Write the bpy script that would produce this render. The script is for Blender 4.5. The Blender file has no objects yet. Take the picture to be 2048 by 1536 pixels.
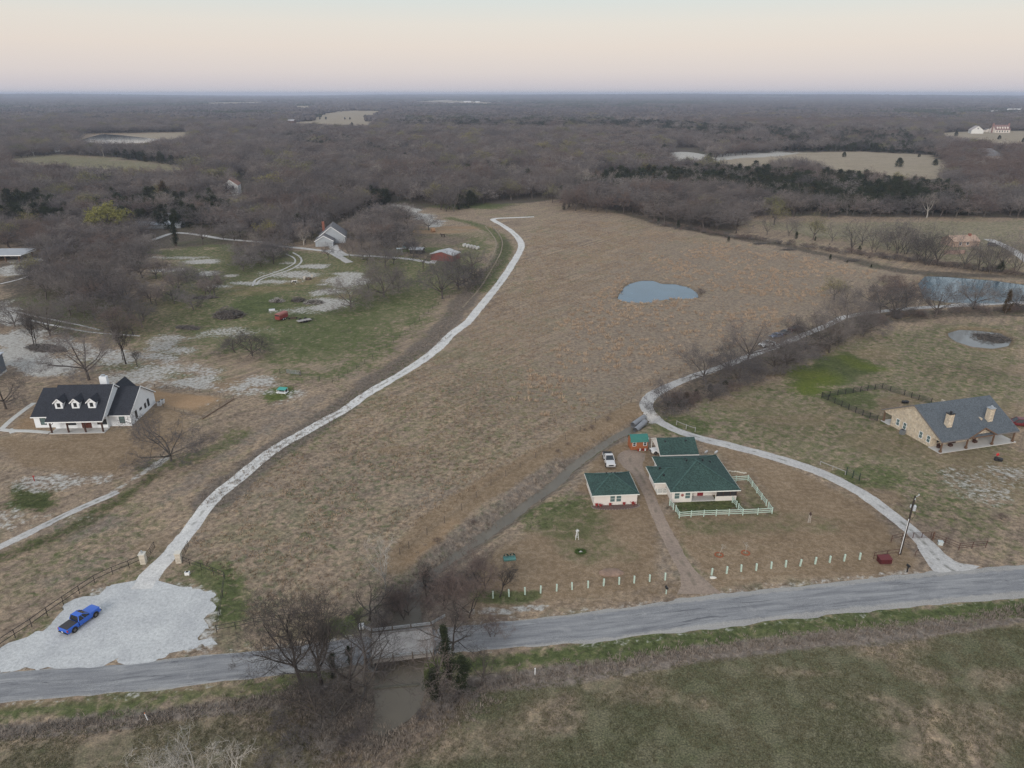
import bpy, bmesh, math, random
import numpy as np
from mathutils import Vector, Matrix

SC = bpy.context.scene
COL = SC.collection
RAD = math.radians
HC = 70.0                      # drone height in metres
FP = 1421.0                    # focal length in photo pixels (2048 wide)
PITCH = RAD(22.24)
CP, SP = math.cos(PITCH), math.sin(PITCH)
rnd = random.Random(7)
nrs = np.random.RandomState(11)


def at(px, py, z=0.0):
    """ground point (world metres) seen at a photo pixel"""
    u = (px - 1024) / FP
    v = (py - 768) / FP
    t = (HC - z) / (SP + v * CP)
    return Vector((u * t, (CP - v * SP) * t, z))


def atn(pts, z=0.0):
    p = np.asarray(pts, float)
    u = (p[:, 0] - 1024) / FP
    v = (p[:, 1] - 768) / FP
    t = (HC - z) / (SP + v * CP)
    return np.stack([u * t, (CP - v * SP) * t], 1)


def proj(x, y, z):
    f = y * CP + (HC - z) * SP
    d = -y * SP + (HC - z) * CP
    f = np.maximum(f, 1e-3)
    return 1024 + FP * x / f, 768 + FP * d / f


# ------------------------------------------------------------ value noise
_tab = nrs.rand(256, 256)


def vnoise(x, y, s=1.0, seed=0):
    x = np.asarray(x, float) / s + 37.3 * seed
    y = np.asarray(y, float) / s + 91.7 * seed
    xi = np.floor(x).astype(int)
    yi = np.floor(y).astype(int)
    fx = x - xi
    fy = y - yi
    fx = fx * fx * (3 - 2 * fx)
    fy = fy * fy * (3 - 2 * fy)
    a = _tab[xi % 256, yi % 256]
    b = _tab[(xi + 1) % 256, yi % 256]
    c = _tab[xi % 256, (yi + 1) % 256]
    d = _tab[(xi + 1) % 256, (yi + 1) % 256]
    return (a * (1 - fx) + b * fx) * (1 - fy) + (c * (1 - fx) + d * fx) * fy


def fbm(x, y, s, seed=0, o=3):
    r = 0
    a = 0.5
    t = 0
    for i in range(o):
        r = r + a * vnoise(x, y, s / 2 ** i, seed + i)
        t += a
        a *= 0.5
    return r / t


def sstep(a, b, x):
    t = np.clip((x - a) / (b - a + 1e-9), 0, 1)
    return t * t * (3 - 2 * t)


# ------------------------------------------------------------ geometry tests
def seg_dist(x, y, pts, closed=False):
    d = np.full(x.shape, 1e18)
    n = len(pts)
    for i in range(n if closed else n - 1):
        ax, ay = pts[i][0], pts[i][1]
        bx, by = pts[(i + 1) % n][0], pts[(i + 1) % n][1]
        dx, dy = bx - ax, by - ay
        L = dx * dx + dy * dy + 1e-9
        t = np.clip(((x - ax) * dx + (y - ay) * dy) / L, 0, 1)
        d = np.minimum(d, (x - ax - t * dx) ** 2 + (y - ay - t * dy) ** 2)
    return np.sqrt(d)


def inside(x, y, pts):
    r = np.zeros(np.shape(x), bool)
    n = len(pts)
    j = n - 1
    for i in range(n):
        xi, yi = pts[i][0], pts[i][1]
        xj, yj = pts[j][0], pts[j][1]
        c = ((yi > y) != (yj > y)) & (x < (xj - xi) * (y - yi) / (yj - yi + 1e-12) + xi)
        r ^= c
        j = i
    return r


def spline(pts, step=2.0):
    """Catmull-Rom through world points (tuples of any length), resampled about every step metres"""
    P = [np.asarray(p, float) for p in pts]
    P = [2 * P[0] - P[1]] + P + [2 * P[-1] - P[-2]]
    out = []
    for i in range(1, len(P) - 2):
        a, b, c, d = P[i - 1:i + 3]
        n = max(2, int(np.linalg.norm((c - b)[:2]) / step))
        for k in range(n):
            t = k / n
            out.append(0.5 * ((2 * b) + (c - a) * t + (2 * a - 5 * b + 4 * c - d) * t * t + (3 * b - a - 3 * c + d) * t ** 3))
    out.append(P[-2])
    return np.array(out)


# ------------------------------------------------------------ objects
def tag(o, label=None, cat=None, group=None, kind=None):
    if label: o['label'] = label
    if cat: o['category'] = cat
    if group: o['group'] = group
    if kind: o['kind'] = kind
    return o


def thing(name, label, cat, loc=(0, 0, 0), rz=0.0, group=None):
    o = bpy.data.objects.new(name, None)
    o.empty_display_size = 0.3
    COL.objects.link(o)
    o.location = loc
    o.rotation_euler = (0, 0, rz)
    return tag(o, label, cat, group)


_kids = {}


def link(name, me, parent=None, loc=None, rz=0.0):
    o = bpy.data.objects.new(name, me)
    COL.objects.link(o)
    if parent is not None:
        o.parent = parent
        _kids.setdefault(parent.name, []).append(o)
    if loc is not None:
        o.location = loc
        o.rotation_euler = (0, 0, rz)
    return o


def copy_tree(o, parent=None):
    c = o.copy()
    COL.objects.link(c)
    if parent is not None:
        c.parent = parent
        _kids.setdefault(parent.name, []).append(c)
    for ch in list(_kids.get(o.name, [])):
        copy_tree(ch, c)
    return c


class MB:
    """collects shapes for one mesh"""

    def __init__(s):
        s.v = []
        s.f = []

    def add(s, vs, fs):
        b = len(s.v)
        s.v += [tuple(q) for q in vs]
        s.f += [tuple(i + b for i in q) for q in fs]
        return s

    def box(s, x0, x1, y0, y1, z0, z1, M=None):
        vs = [(x, y, z) for x in (x0, x1) for y in (y0, y1) for z in (z0, z1)]
        if M is not None: vs = [M @ Vector(q) for q in vs]
        return s.add(vs, [(0, 1, 3, 2), (4, 6, 7, 5), (0, 4, 5, 1), (2, 3, 7, 6), (0, 2, 6, 4), (1, 5, 7, 3)])

    def bar(s, a, b, w, h=None, up=(0, 0, 1)):
        """square bar from a to b"""
        h = h or w
        a, b = Vector(a), Vector(b)
        d = (b - a).normalized()
        u = Vector(up)
        if abs(d.dot(u)) > 0.95: u = Vector((0, 1, 0))
        r = d.cross(u).normalized()
        u = r.cross(d)
        vs = []
        for p in (a, b):
            for i, j in ((-1, -1), (1, -1), (1, 1), (-1, 1)):
                vs.append(p + r * (i * w / 2) + u * (j * h / 2))
        return s.add(vs, [(3, 2, 1, 0), (4, 5, 6, 7), (0, 1, 5, 4), (1, 2, 6, 5), (2, 3, 7, 6), (3, 0, 4, 7)])

    def tube(s, a, b, r0, r1=None, n=8, cap=True):
        r1 = r0 if r1 is None else r1
        a, b = Vector(a), Vector(b)
        d = (b - a).normalized()
        u = Vector((0, 0, 1)) if abs(d.z) < 0.9 else Vector((1, 0, 0))
        e = d.cross(u).normalized()
        g = d.cross(e)
        vs = []
        for p, r in ((a, r0), (b, r1)):
            for i in range(n):
                t = 2 * math.pi * i / n
                vs.append(p + e * (r * math.cos(t)) + g * (r * math.sin(t)))
        fs = [(i, (i + 1) % n, n + (i + 1) % n, n + i) for i in range(n)]
        if cap: fs += [tuple(range(n))[::-1], tuple(range(n, 2 * n))]
        return s.add(vs, fs)

    def prism(s, poly, d, z=None):
        """polygon (3D points) pushed along vector d"""
        n = len(poly)
        p = [Vector(q) for q in poly]
        d = Vector(d)
        return s.add(p + [q + d for q in p], [tuple(range(n))[::-1], tuple(range(n, 2 * n))] +
                     [(i, (i + 1) % n, n + (i + 1) % n, n + i) for i in range(n)])

    def face(s, *pts):
        return s.add(pts, [tuple(range(len(pts)))])

    def slab(s, pts, t):
        """roof plane: polygon thickened downwards by t"""
        p = [Vector(q) for q in pts]
        nrm = (p[1] - p[0]).cross(p[2] - p[0]).normalized()
        if nrm.z < 0: p = p[::-1]
        n = len(p)
        q = [a - Vector((0, 0, t)) for a in p]
        return s.add(p + q, [tuple(range(n)), tuple(range(n, 2 * n))[::-1]] +
                     [(i, n + i, n + (i + 1) % n, (i + 1) % n) for i in range(n)])

    def ball(s, c, rx, ry, rz, n=10, m=6, jit=0.0, r=None):
        c = Vector(c)
        vs = [c + Vector((0, 0, -rz))]
        for j in range(1, m):
            ph = -math.pi / 2 + math.pi * j / m
            for i in range(n):
                t = 2 * math.pi * i / n
                k = 1 + (jit * ((r or rnd).random() - 0.5) if jit else 0)
                vs.append(c + Vector((rx * math.cos(ph) * math.cos(t) * k, ry * math.cos(ph) * math.sin(t) * k, rz * math.sin(ph) * k)))
        vs.append(c + Vector((0, 0, rz)))
        fs = [(0, 1 + (i + 1) % n, 1 + i) for i in range(n)]
        for j in range(m - 2):
            for i in range(n):
                a = 1 + j * n + i
                b = 1 + j * n + (i + 1) % n
                fs.append((a, b, b + n, a + n))
        L = len(vs) - 1
        k = 1 + (m - 2) * n
        fs += [(k + i, k + (i + 1) % n, L) for i in range(n)]
        return s.add(vs, fs)

    def mesh(s, name, mat=None, smooth=False):
        me = bpy.data.meshes.new(name)
        me.from_pydata([tuple(q) for q in s.v], [], s.f)
        if mat is not None: me.materials.append(mat)
        if smooth:
            me.polygons.foreach_set('use_smooth', [True] * len(me.polygons))
        me.update()
        return me

    def build(s, name, mat=None, parent=None, smooth=False, bevel=0.0, loc=None, rz=0.0):
        me = s.mesh(name, mat, smooth)
        if bevel:
            bm = bmesh.new()
            bm.from_mesh(me)
            bmesh.ops.remove_doubles(bm, verts=bm.verts, dist=1e-4)
            bmesh.ops.bevel(bm, geom=[e for e in bm.edges if e.is_manifold and e.calc_face_angle(0) > 0.5], offset=bevel,
                            segments=2, profile=0.6, affect='EDGES')
            bm.to_mesh(me)
            bm.free()
        return link(name, me, parent, loc, rz)


def np_mesh(name, V, Fq, mat=None, smooth=False):
    """fast mesh from arrays; Fq is (n,3) or (n,4)"""
    me = bpy.data.meshes.new(name)
    V = np.asarray(V, np.float32)
    Fq = np.asarray(Fq, np.int32)
    n, k = Fq.shape
    me.vertices.add(len(V))
    me.vertices.foreach_set('co', V.ravel())
    me.loops.add(n * k)
    me.loops.foreach_set('vertex_index', Fq.ravel())
    me.polygons.add(n)
    me.polygons.foreach_set('loop_start', np.arange(0, n * k, k, dtype=np.int32))
    if smooth: me.polygons.foreach_set('use_smooth', np.ones(n, bool))
    me.update(calc_edges=True)
    if mat is not None: me.materials.append(mat)
    return me


# ------------------------------------------------------------ node helpers
class NT:
    def __init__(s, nt):
        s.t = nt
        s.L = nt.links

    def n(s, typ, **kw):
        nd = s.t.nodes.new(typ)
        for k, v in kw.items():
            if k.startswith('i_'):
                nd.inputs[k[2:].replace('_', ' ')].default_value = v
            else:
                setattr(nd, k, v)
        return nd

    def l(s, a, b):
        s.L.new(a, b)

    def math(s, op, a, b=None, clamp=False):
        nd = s.n('ShaderNodeMath', operation=op, use_clamp=clamp)
        for i, q in enumerate((a, b)):
            if q is None: continue
            if isinstance(q, (int, float)): nd.inputs[i].default_value = q
            else: s.l(q, nd.inputs[i])
        return nd.outputs[0]

    def mix(s, f, a, b, blend='MIX'):
        nd = s.n('ShaderNodeMix', data_type='RGBA', blend_type=blend)
        for i, q in ((0, f), (6, a), (7, b)):
            if isinstance(q, (int, float)): nd.inputs[i].default_value = q
            elif isinstance(q, tuple): nd.inputs[i].default_value = q if len(q) == 4 else q + (1,)
            else: s.l(q, nd.inputs[i])
        return nd.outputs[2]

    def noise(s, scale, detail=4.0, rough=0.6, vec=None, dist=0.0):
        nd = s.n('ShaderNodeTexNoise')
        nd.inputs['Scale'].default_value = scale
        nd.inputs['Detail'].default_value = detail
        nd.inputs['Roughness'].default_value = rough
        nd.inputs['Distortion'].default_value = dist
        if vec is not None: s.l(vec, nd.inputs['Vector'])
        return nd.outputs['Fac']

    def ramp(s, f, stops, interp='LINEAR'):
        nd = s.n('ShaderNodeValToRGB')
        nd.color_ramp.interpolation = interp
        e = nd.color_ramp.elements
        while len(e) < len(stops): e.new(0.5)
        for q, (p, c) in zip(e, stops):
            q.position = p
            q.color = c if len(c) == 4 else tuple(c) + (1,)
        s.l(f, nd.inputs[0])
        return nd.outputs[0]

    def maprange(s, f, a, b, c=0.0, d=1.0, smooth=True):
        nd = s.n('ShaderNodeMapRange', interpolation_type='SMOOTHSTEP' if smooth else 'LINEAR')
        s.l(f, nd.inputs[0])
        for i, q in enumerate((a, b, c, d)): nd.inputs[1 + i].default_value = q
        return nd.outputs[0]


def newmat(name):
    m = bpy.data.materials.new(name)
    m.use_nodes = True
    nt = m.node_tree
    b = nt.nodes['Principled BSDF']
    b.inputs['Specular IOR Level'].default_value = 0.25
    return m, NT(nt), b


_mats = {}


def paint(name, col, rough=0.6, var=0.15, scale=3.0, metal=0.0, spec=0.3, coat=0.0, bump=0.0, obj_var=0.0):
    """solid colour with gentle procedural variation and wear"""
    if name in _mats: return _mats[name]
    m, t, b = newmat(name)
    tc = t.n('ShaderNodeTexCoord')
    f = t.noise(scale, 5, 0.65, tc.outputs['Object'])
    f2 = t.noise(scale * 9, 3, 0.6, tc.outputs['Object'])
    f = t.math('ADD', t.math('MULTIPLY', f, 0.65), t.math('MULTIPLY', f2, 0.35))
    lo = tuple(c * (1 - var) for c in col)
    hi = tuple(min(1, c * (1 + var)) for c in col)
    c = t.ramp(f, [(0.3, lo), (0.7, hi)])
    if obj_var:
        oi = t.n('ShaderNodeObjectInfo')
        hs = t.n('ShaderNodeHueSaturation')
        t.l(c, hs.inputs['Color'])
        t.l(t.maprange(oi.outputs['Random'], 0, 1, 1 - obj_var, 1 + obj_var, False), hs.inputs['Value'])
        c = hs.outputs[0]
    t.l(c, b.inputs['Base Color'])
    b.inputs['Roughness'].default_value = rough
    b.inputs['Metallic'].default_value = metal
    b.inputs['Specular IOR Level'].default_value = spec
    if coat: b.inputs['Coat Weight'].default_value = coat
    if bump:
        bp = t.n('ShaderNodeBump')
        bp.inputs['Strength'].default_value = bump
        bp.inputs['Distance'].default_value = 0.03
        t.l(f2, bp.inputs['Height'])
        t.l(bp.outputs[0], b.inputs['Normal'])
    _mats[name] = m
    return m


def glass(name='window_glass', col=(0.02, 0.025, 0.03)):
    if name in _mats: return _mats[name]
    m = paint(name, col, 0.08, 0.2, 1.0, spec=0.6)
    return m


# ------------------------------------------------------------ camera, render settings
cam = bpy.data.cameras.new('camera')
cam.sensor_width = 36.0
cam.lens = 36.0 * FP / 2048.0
cam.clip_start = 0.5
cam.clip_end = 60000
co = bpy.data.objects.new('camera', cam)
COL.objects.link(co)
co.location = (0, 0, HC)
co.rotation_euler = (math.pi / 2 - PITCH, 0, 0)
SC.camera = co
SC.view_settings.view_transform = 'Standard'
SC.view_settings.look = 'None'
SC.view_settings.exposure = 0.0
SC.view_settings.gamma = 1.0
cy = SC.cycles
cy.max_bounces = 6
cy.diffuse_bounces = 3
cy.glossy_bounces = 2
cy.transmission_bounces = 2
cy.transparent_max_bounces = 6
cy.volume_bounces = 2
cy.use_denoising = True
try:
    cy.denoiser = 'OPENIMAGEDENOISE'
except Exception:
    pass
try:
    cy.denoising_prefilter = 'NONE'
    cy.denoising_input_passes = 'RGB_ALBEDO_NORMAL'
except Exception:
    pass
cy.use_adaptive_sampling = False
cy.caustics_reflective = False
cy.caustics_refractive = False
# ------------------------------------------------------------ sky: dusk, sun low behind the camera
W = bpy.data.worlds.new('World')
SC.world = W
W.use_nodes = True
t = NT(W.node_tree)
bg = W.node_tree.nodes['Background']
SUN_EL, SUN_AZ = RAD(24), RAD(205)      # azimuth measured from +Y clockwise: behind the camera
sk = t.n('ShaderNodeTexSky', sky_type='NISHITA')
sk.sun_disc = False
sk.sun_elevation = SUN_EL
sk.sun_rotation = SUN_AZ
sk.air_density = 1.2
sk.dust_density = 2.0
tc = t.n('ShaderNodeTexCoord')
sx = t.n('ShaderNodeSeparateXYZ')
t.l(tc.outputs['Generated'], sx.inputs[0])
z = sx.outputs['Z']
dusk = t.ramp(t.math('MULTIPLY', z, 2.0, True), [
    (0.0, (0.62, 0.595, 0.64)), (0.02, (0.655, 0.605, 0.63)), (0.05, (0.73, 0.66, 0.64)), (0.11, (0.79, 0.70, 0.635)),
    (0.16, (0.78, 0.725, 0.66)), (0.21, (0.70, 0.725, 0.695)), (0.27, (0.655, 0.71, 0.69)), (0.4, (0.62, 0.70, 0.74)), (0.7, (0.66, 0.73, 0.82)), (1.0, (0.68, 0.75, 0.83))])
# warm glow of the set sun behind the camera
glow = t.math('MULTIPLY', t.maprange(sx.outputs['Y'], 0.3, -1.0, 0.0, 1.0), t.maprange(z, 0.9, 0.05, 0.0, 1.0))
dusk = t.mix(glow, dusk, (1.12, 1.0, 0.90))
ni = t.mix(1.0, sk.outputs[0], (0.09, 0.09, 0.09), 'MULTIPLY')
cl = t.mix(0.88, ni, dusk)
t.l(cl, bg.inputs[0])
bg.inputs[1].default_value = 1.0

sun = bpy.data.lights.new('sun', 'SUN')
sun.energy = 1.7
sun.angle = RAD(22)
sun.color = (1.0, 0.95, 0.89)
so = bpy.data.objects.new('sun', sun)
COL.objects.link(so)
sd = Vector((math.sin(SUN_AZ) * math.cos(SUN_EL), math.cos(SUN_AZ) * math.cos(SUN_EL), math.sin(SUN_EL)))
so.rotation_euler = sd.to_track_quat('Z', 'Y').to_euler()
so.location = sd * 100
SC.view_settings.exposure = 0.10

# ------------------------------------------------------------ haze: one closed box of even air
HZ = 24000.0
hb = MB().box(-HZ, HZ, -3000, HZ, -6.0, 92.0)
hm = bpy.data.materials.new('haze_air')
hm.use_nodes = True
hn = hm.node_tree
for q in list(hn.nodes):
    if q.type == 'BSDF_PRINCIPLED': hn.nodes.remove(q)
pv = hn.nodes.new('ShaderNodeVolumePrincipled')
pv.inputs['Color'].default_value = (0.70, 0.77, 0.95, 1)
pv.inputs['Density'].default_value = 0.00010
pv.inputs['Anisotropy'].default_value = 0.2
hn.links.new(pv.outputs[0], [q for q in hn.nodes if q.type == 'OUTPUT_MATERIAL'][0].inputs['Volume'])
haze = hb.build('haze', hm)
tag(haze, kind='stuff')
# ------------------------------------------------------------ where the ground dips: creek and ponds (photo pixels -> metres)
CREEK_Z = -1.35
creek_px = [(1290, 846), (1258, 861), (1213, 886), (1158, 924), (1104, 973), (1049, 1012), (988, 1059), (940, 1092), (885, 1133),
            (845, 1165), (825, 1195), (815, 1240), (805, 1300), (800, 1360), (795, 1405), (770, 1450), (735, 1500), (690, 1560), (600, 1660)]
creek_w = [0.4, 0.4, 0.45, 0.5, 0.5, 0.4, 0.35, 0.3, 0.3, 0.35, 0.6, 1.6, 2.3, 2.8, 2.6, 1.2, .5, .4, .3]     # half widths
creek_d = [1.53] * 11 + [1.75, 1.95, 1.95, 1.9, 1.45, 1.2, 1.15, 1.1]       # depth of the channel
creek = spline([tuple(at(p[0], p[1], CREEK_Z))[:2] + (w, d_) for p, w, d_ in zip(creek_px, creek_w, creek_d)], 1.5)
pond_px = [(1240, 597), (1243, 588), (1252, 575), (1262, 568), (1285, 562), (1305, 562), (1320, 568), (1350, 569), (1375, 575), (1390, 585),
           (1394, 594), (1386, 597), (1345, 598), (1315, 600), (1295, 605), (1268, 605), (1245, 601)]
rpond_px = [(1838, 567), (1854, 553), (1890, 554), (1929, 557), (1990, 562), (2048, 570), (2130, 575), (2130, 598), (2048, 601), (1980, 607),
            (1895, 605), (1850, 597)]
spond_px = [(1900, 667), (1922, 660.5), (1956, 662), (1997, 667), (2018, 681), (2011, 691), (1980, 696), (1946, 693), (1915, 683), (1902, 674)]
lake_px = [(160, 281), (185, 273), (205, 268), (239, 270), (284, 275), (330, 279), (300, 285), (222, 288), (171, 288)]
PONDS = [[tuple(q) for q in atn(p, -0.3)] for p in (pond_px, rpond_px, spond_px, lake_px)]
MOUND_C = at(1372, 318)
MOUND = (MOUND_C.x, MOUND_C.y, 34.0, 60.0, 7.0)


def gz(x, y):
    """ground height"""
    x = np.asarray(x, float)
    y = np.asarray(y, float)
    z = (fbm(x, y, 38, 3) - 0.5) * 0.25
    far = sstep(3500, 14000, y)
    hill = (fbm(x, y * 0.6, 5200, 8, 4) - 0.40) * 110 + 16 * np.exp(-((x / y + 0.75) / 0.3) ** 2) + 16 * np.exp(-((x / y - 0.7) / 0.35) ** 2)
    z = z + far * np.clip(hill, -4, 60)
    d = np.full(x.shape, 99.0)
    hw = np.full(x.shape, 1.5)
    dep = np.full(x.shape, 1.95)
    near = (y < 175) & (y > 30) & (x > -70) & (x < 60)
    if near.any():
        xs, ys = x[near], y[near]
        dd = np.full(xs.shape, 1e9)
        ww = np.full(xs.shape, 1.5)
        dp = np.full(xs.shape, 1.95)
        for i in range(len(creek) - 1):
            ax, ay, aw, ad = creek[i]
            bx, by, bw, bd = creek[i + 1]
            L = (bx - ax) ** 2 + (by - ay) ** 2 + 1e-9
            t = np.clip(((xs - ax) * (bx - ax) + (ys - ay) * (by - ay)) / L, 0, 1)
            q = np.hypot(xs - ax - t * (bx - ax), ys - ay - t * (by - ay))
            m = q < dd
            dd[m] = q[m]
            ww[m] = (aw + (bw - aw) * t)[m]
            dp[m] = (ad + (bd - ad) * t)[m]
        d[near] = dd
        hw[near] = ww
        dep[near] = dp
    n = (fbm(x, y, 3.0, 21) - 0.5) * 1.2
    z = z - dep * (1 - sstep(0.0, 1.0, (d - hw * 0.7 + n * 0.7) / 3.6)) * sstep(60, 35, np.abs(x))
    for k, P in enumerate(PONDS):
        xs = [p[0] for p in P]
        ys = [p[1] for p in P]
        pad = 6
        m = (x > min(xs) - pad) & (x < max(xs) + pad) & (y > min(ys) - pad) & (y < max(ys) + pad)
        if m.any():
            sdv = seg_dist(x[m], y[m], P, True) * np.where(inside(x[m], y[m], P), 1, -1)
            z[m] -= 0.9 * sstep(-2.5, 2.0, sdv)
            z[m] += 0.35 * np.exp(-((sdv + 3.2) / 1.6) ** 2) * (k != 3)
    r = ((x - MOUND[0]) / MOUND[2]) ** 2 + ((y - MOUND[1]) / MOUND[3]) ** 2
    z = z + MOUND[4] * np.clip(1 - r, 0, 1) ** 0.8
    return z


def g1(x, y):
    return float(gz(np.array([x]), np.array([y]))[0])


def ga(px, py):
    """ground point under a photo pixel, on the real relief"""
    p = at(px, py)
    for _ in range(3):
        p = at(px, py, g1(p.x, p.y))
    return p


# ------------------------------------------------------------ the ground sheet
ys = [36.0]
while ys[-1] < 21500:
    Y = ys[-1]
    ys.append(Y * (1.0052 if Y < 420 else 1.008 if Y < 2200 else 1.02))
ys = np.array(ys)
sl = np.concatenate([np.linspace(-4.5, -1.5, 14)[:-1], np.linspace(-1.5, -0.92, 24)[:-1], np.linspace(-0.92, 0.92, 410), np.linspace(0.92, 1.5, 24)[1:], np.linspace(1.5, 4.5, 14)[1:]])
GX = (sl[None, :] * ys[:, None])
GY = np.repeat(ys[:, None], len(sl), 1)
GX = np.clip(GX, -22500, 22500).ravel()
GY = GY.ravel()
GZ = gz(GX, GY)
nr, nc = len(ys), len(sl)
idx = np.arange(nr * nc).reshape(nr, nc)
quads = np.stack([idx[:-1, :-1], idx[:-1, 1:], idx[1:, 1:], idx[1:, :-1]], -1).reshape(-1, 4)

Z = {k: np.zeros(len(GX)) for k in ('green', 'bare', 'cal', 'weed', 'litter', 'lawn', 'pale', 'olive', 'orange', 'bright', 'tuft', 'darken')}
WARP = (fbm(GX, GY, 9, 31) - 0.5)


def put(k, m, val, a):
    z = Z[k]
    z[m] = np.maximum(z[m], val * a) if val > 0 else z[m] * (1 + val * a)


def zpoly(k, pts, val, f=4.0, warp=5.0, zz=0.0):
    P = [tuple(q) for q in atn(pts, zz)]
    xs = [p[0] for p in P]
    yy = [p[1] for p in P]
    pad = f + warp
    m = (GX > min(xs) - pad) & (GX < max(xs) + pad) & (GY > min(yy) - pad) & (GY < max(yy) + pad)
    if not m.any(): return
    x, y = GX[m], GY[m]
    s = seg_dist(x, y, P, True) * np.where(inside(x, y, P), 1, -1) + WARP[m] * warp * 2
    put(k, m, val, sstep(-f, f, s))


def zline(k, pts, w, val, f=1.5, warp=1.5):
    C = spline([tuple(q) for q in atn(pts)], 4.0)
    m = (GX > C[:, 0].min() - w - 9) & (GX < C[:, 0].max() + w + 9) & (GY > C[:, 1].min() - w - 9) & (GY < C[:, 1].max() + w + 9)
    if not m.any(): return
    d = seg_dist(GX[m], GY[m], C) + WARP[m] * warp * 2
    put(k, m, val, 1 - sstep(w - f, w + f, d))


def zblob(k, px, py, rx, ry, val, f=0.5, warp=0.5):
    c = at(px, py)
    m = (np.abs(GX - c.x) < rx * 2.2) & (np.abs(GY - c.y) < ry * 2.2)
    if not m.any(): return
    r = np.hypot((GX[m] - c.x) / rx, (GY[m] - c.y) / ry) + WARP[m] * warp * 2
    put(k, m, val, 1 - sstep(1 - f, 1 + f, r))


# green grass
zpoly('green', [(290, 650), (330, 560), (300, 500), (430, 490), (560, 500), (700, 510), (860, 515), (960, 470), (1000, 470), (960, 545), (880, 625), (760, 715), (690, 760),
                (560, 742), (440, 700), (370, 690)], 0.68, 8, 12)
zpoly('green', [(500, 600), (540, 585), (640, 590), (720, 620), (860, 560), (850, 620), (700, 690), (600, 700), (520, 690), (480, 640)], 0.70, 9, 12)
zline('green', [(560, 742), (650, 752), (700, 735), (760, 690), (800, 665)], 2.5, 0.68, 2, 2)
zblob('green', 520, 610, 18, 16, 1.0)
zpoly('green', [(480, 600), (560, 590), (720, 625), (830, 600), (740, 690), (600, 725), (500, 690)], .82, 10, 12)
zblob('green', 700, 610, 22, 14, 0.85)
zblob('green', 830, 500, 14, 9, 0.95)
zblob('green', 830, 545, 22, 14, 0.7)
zblob('green', 770, 600, 14, 20, 0.75)
zblob('lawn', 740, 660, 50, 40, 0.9)
zblob('lawn', 620, 690, 40, 25, 0.9)
zpoly('lawn', [(560, 742), (600, 660), (860, 560), (960, 470), (1000, 470), (880, 625), (690, 760)], 0.9, 5, 3)
zline('green', [(740, 440), (860, 460), (960, 470)], 10, 0.35, 6, 6)
zblob('green', 945, 412, 30, 14, 0.8)
zline('green', [(900, 436), (960, 452), (1000, 476), (1010, 500), (990, 545), (960, 580)], 4, 0.75, 2, 2)
zpoly('green', [(0, 965), (60, 955), (110, 985), (95, 1010), (0, 1022)], 1.0, 2, 3)
zpoly('darken', [(0, 965), (60, 955), (110, 985), (95, 1010), (0, 1022)], 0.7, 2, 3)
zblob('green', 557, 787, 4.0, 6.0, 1.0)
zblob('bright', 557, 787, 4.0, 6.0, 0.45)
zline('green', [(300, 935), (370, 920), (440, 895), (470, 870)], 3.0, 0.58, 2, 2)
zline('green', [(0, 1115), (110, 1070), (230, 1005), (310, 950)], 2.2, 0.6, 1.5, 2)
zline('darken', [(0, 1118), (110, 1073), (230, 1007), (310, 952)], 1.6, 0.8, 1.5, 2)
zpoly('green', [(400, 1125), (470, 1130), (500, 1180), (470, 1250), (420, 1240), (425, 1190), (380, 1150)], 0.85, 2, 3)
zpoly('green', [(310, 1160), (380, 1120), (420, 1190), (330, 1180)], 0.45, 2, 3)
zpoly('green', [(640, 1245), (720, 1225), (730, 1270), (650, 1282)], 0.95, 1.5, 2)
zline('green', [(860, 1335), (1100, 1312), (1348, 1280), (1700, 1240), (2080, 1212)], 1.9, 0.9, 1.2, 1.2)
zline('green', [(0, 1428), (200, 1405), (440, 1382), (640, 1352)], 1.8, 0.72, 1.2, 1.5)
zline('green', [(0, 1320), (80, 1268), (170, 1205), (260, 1150), (300, 1110)], 2.2, 0.42, 1.6, 2.0)
zpoly('green', [(0, 1330), (0, 1110), (260, 1010), (330, 1000), (300, 1090), (200, 1160), (60, 1260)], 0.34, 5, 8)
zpoly('green', [(1340, 850), (1440, 800), (1560, 740), (1680, 690), (1860, 650), (2060, 640), (2060, 1120), (1960, 1105), (1880, 1075), (1780, 1010), (1660, 945),
                (1520, 900), (1400, 870)], 0.50, 6, 10)
for _i in range(16): zblob('bare', 1420 + rnd.random() * 620, 690 + rnd.random() * 380, 5 + 8 * rnd.random(), 3 + 5 * rnd.random(), .35 + .3 * rnd.random(), .7, 1)
for _i in range(14): zblob('darken', 1420 + rnd.random() * 620, 690 + rnd.random() * 380, 5 + 8 * rnd.random(), 3 + 5 * rnd.random(), .2 + .2 * rnd.random(), .7, 1)
zpoly('lawn', [(1340, 850), (1680, 690), (1860, 650), (2060, 640), (2060, 900), (1700, 930), (1400, 870)], .6, 6, 6)
zline('darken', [(1560, 870), (1640, 850), (1700, 880), (1800, 900)], 5, .3, 4, 6)
zblob('darken', 1920, 745, 14, 6, .3)
zblob('darken', 1500, 810, 12, 8, .25)
zpoly('green', [(1555, 765), (1580, 740), (1650, 715), (1700, 708), (1780, 738), (1740, 765), (1660, 775), (1640, 790), (1590, 785)], 0.98, 4, 5)
zpoly('bright', [(1575, 765), (1600, 745), (1650, 740), (1680, 760), (1640, 785), (1590, 783)], 0.9, 4, 4)
zpoly('bright', [(1690, 715), (1730, 725), (1785, 742), (1760, 748), (1700, 735)], 0.7, 3, 4)
zblob('green', 1690, 795, 9, 7, 0.85)
zblob('green', 1760, 950, 10, 5, 0.75)
zblob('green', 1360, 850, 10, 6, 0.8)
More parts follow.
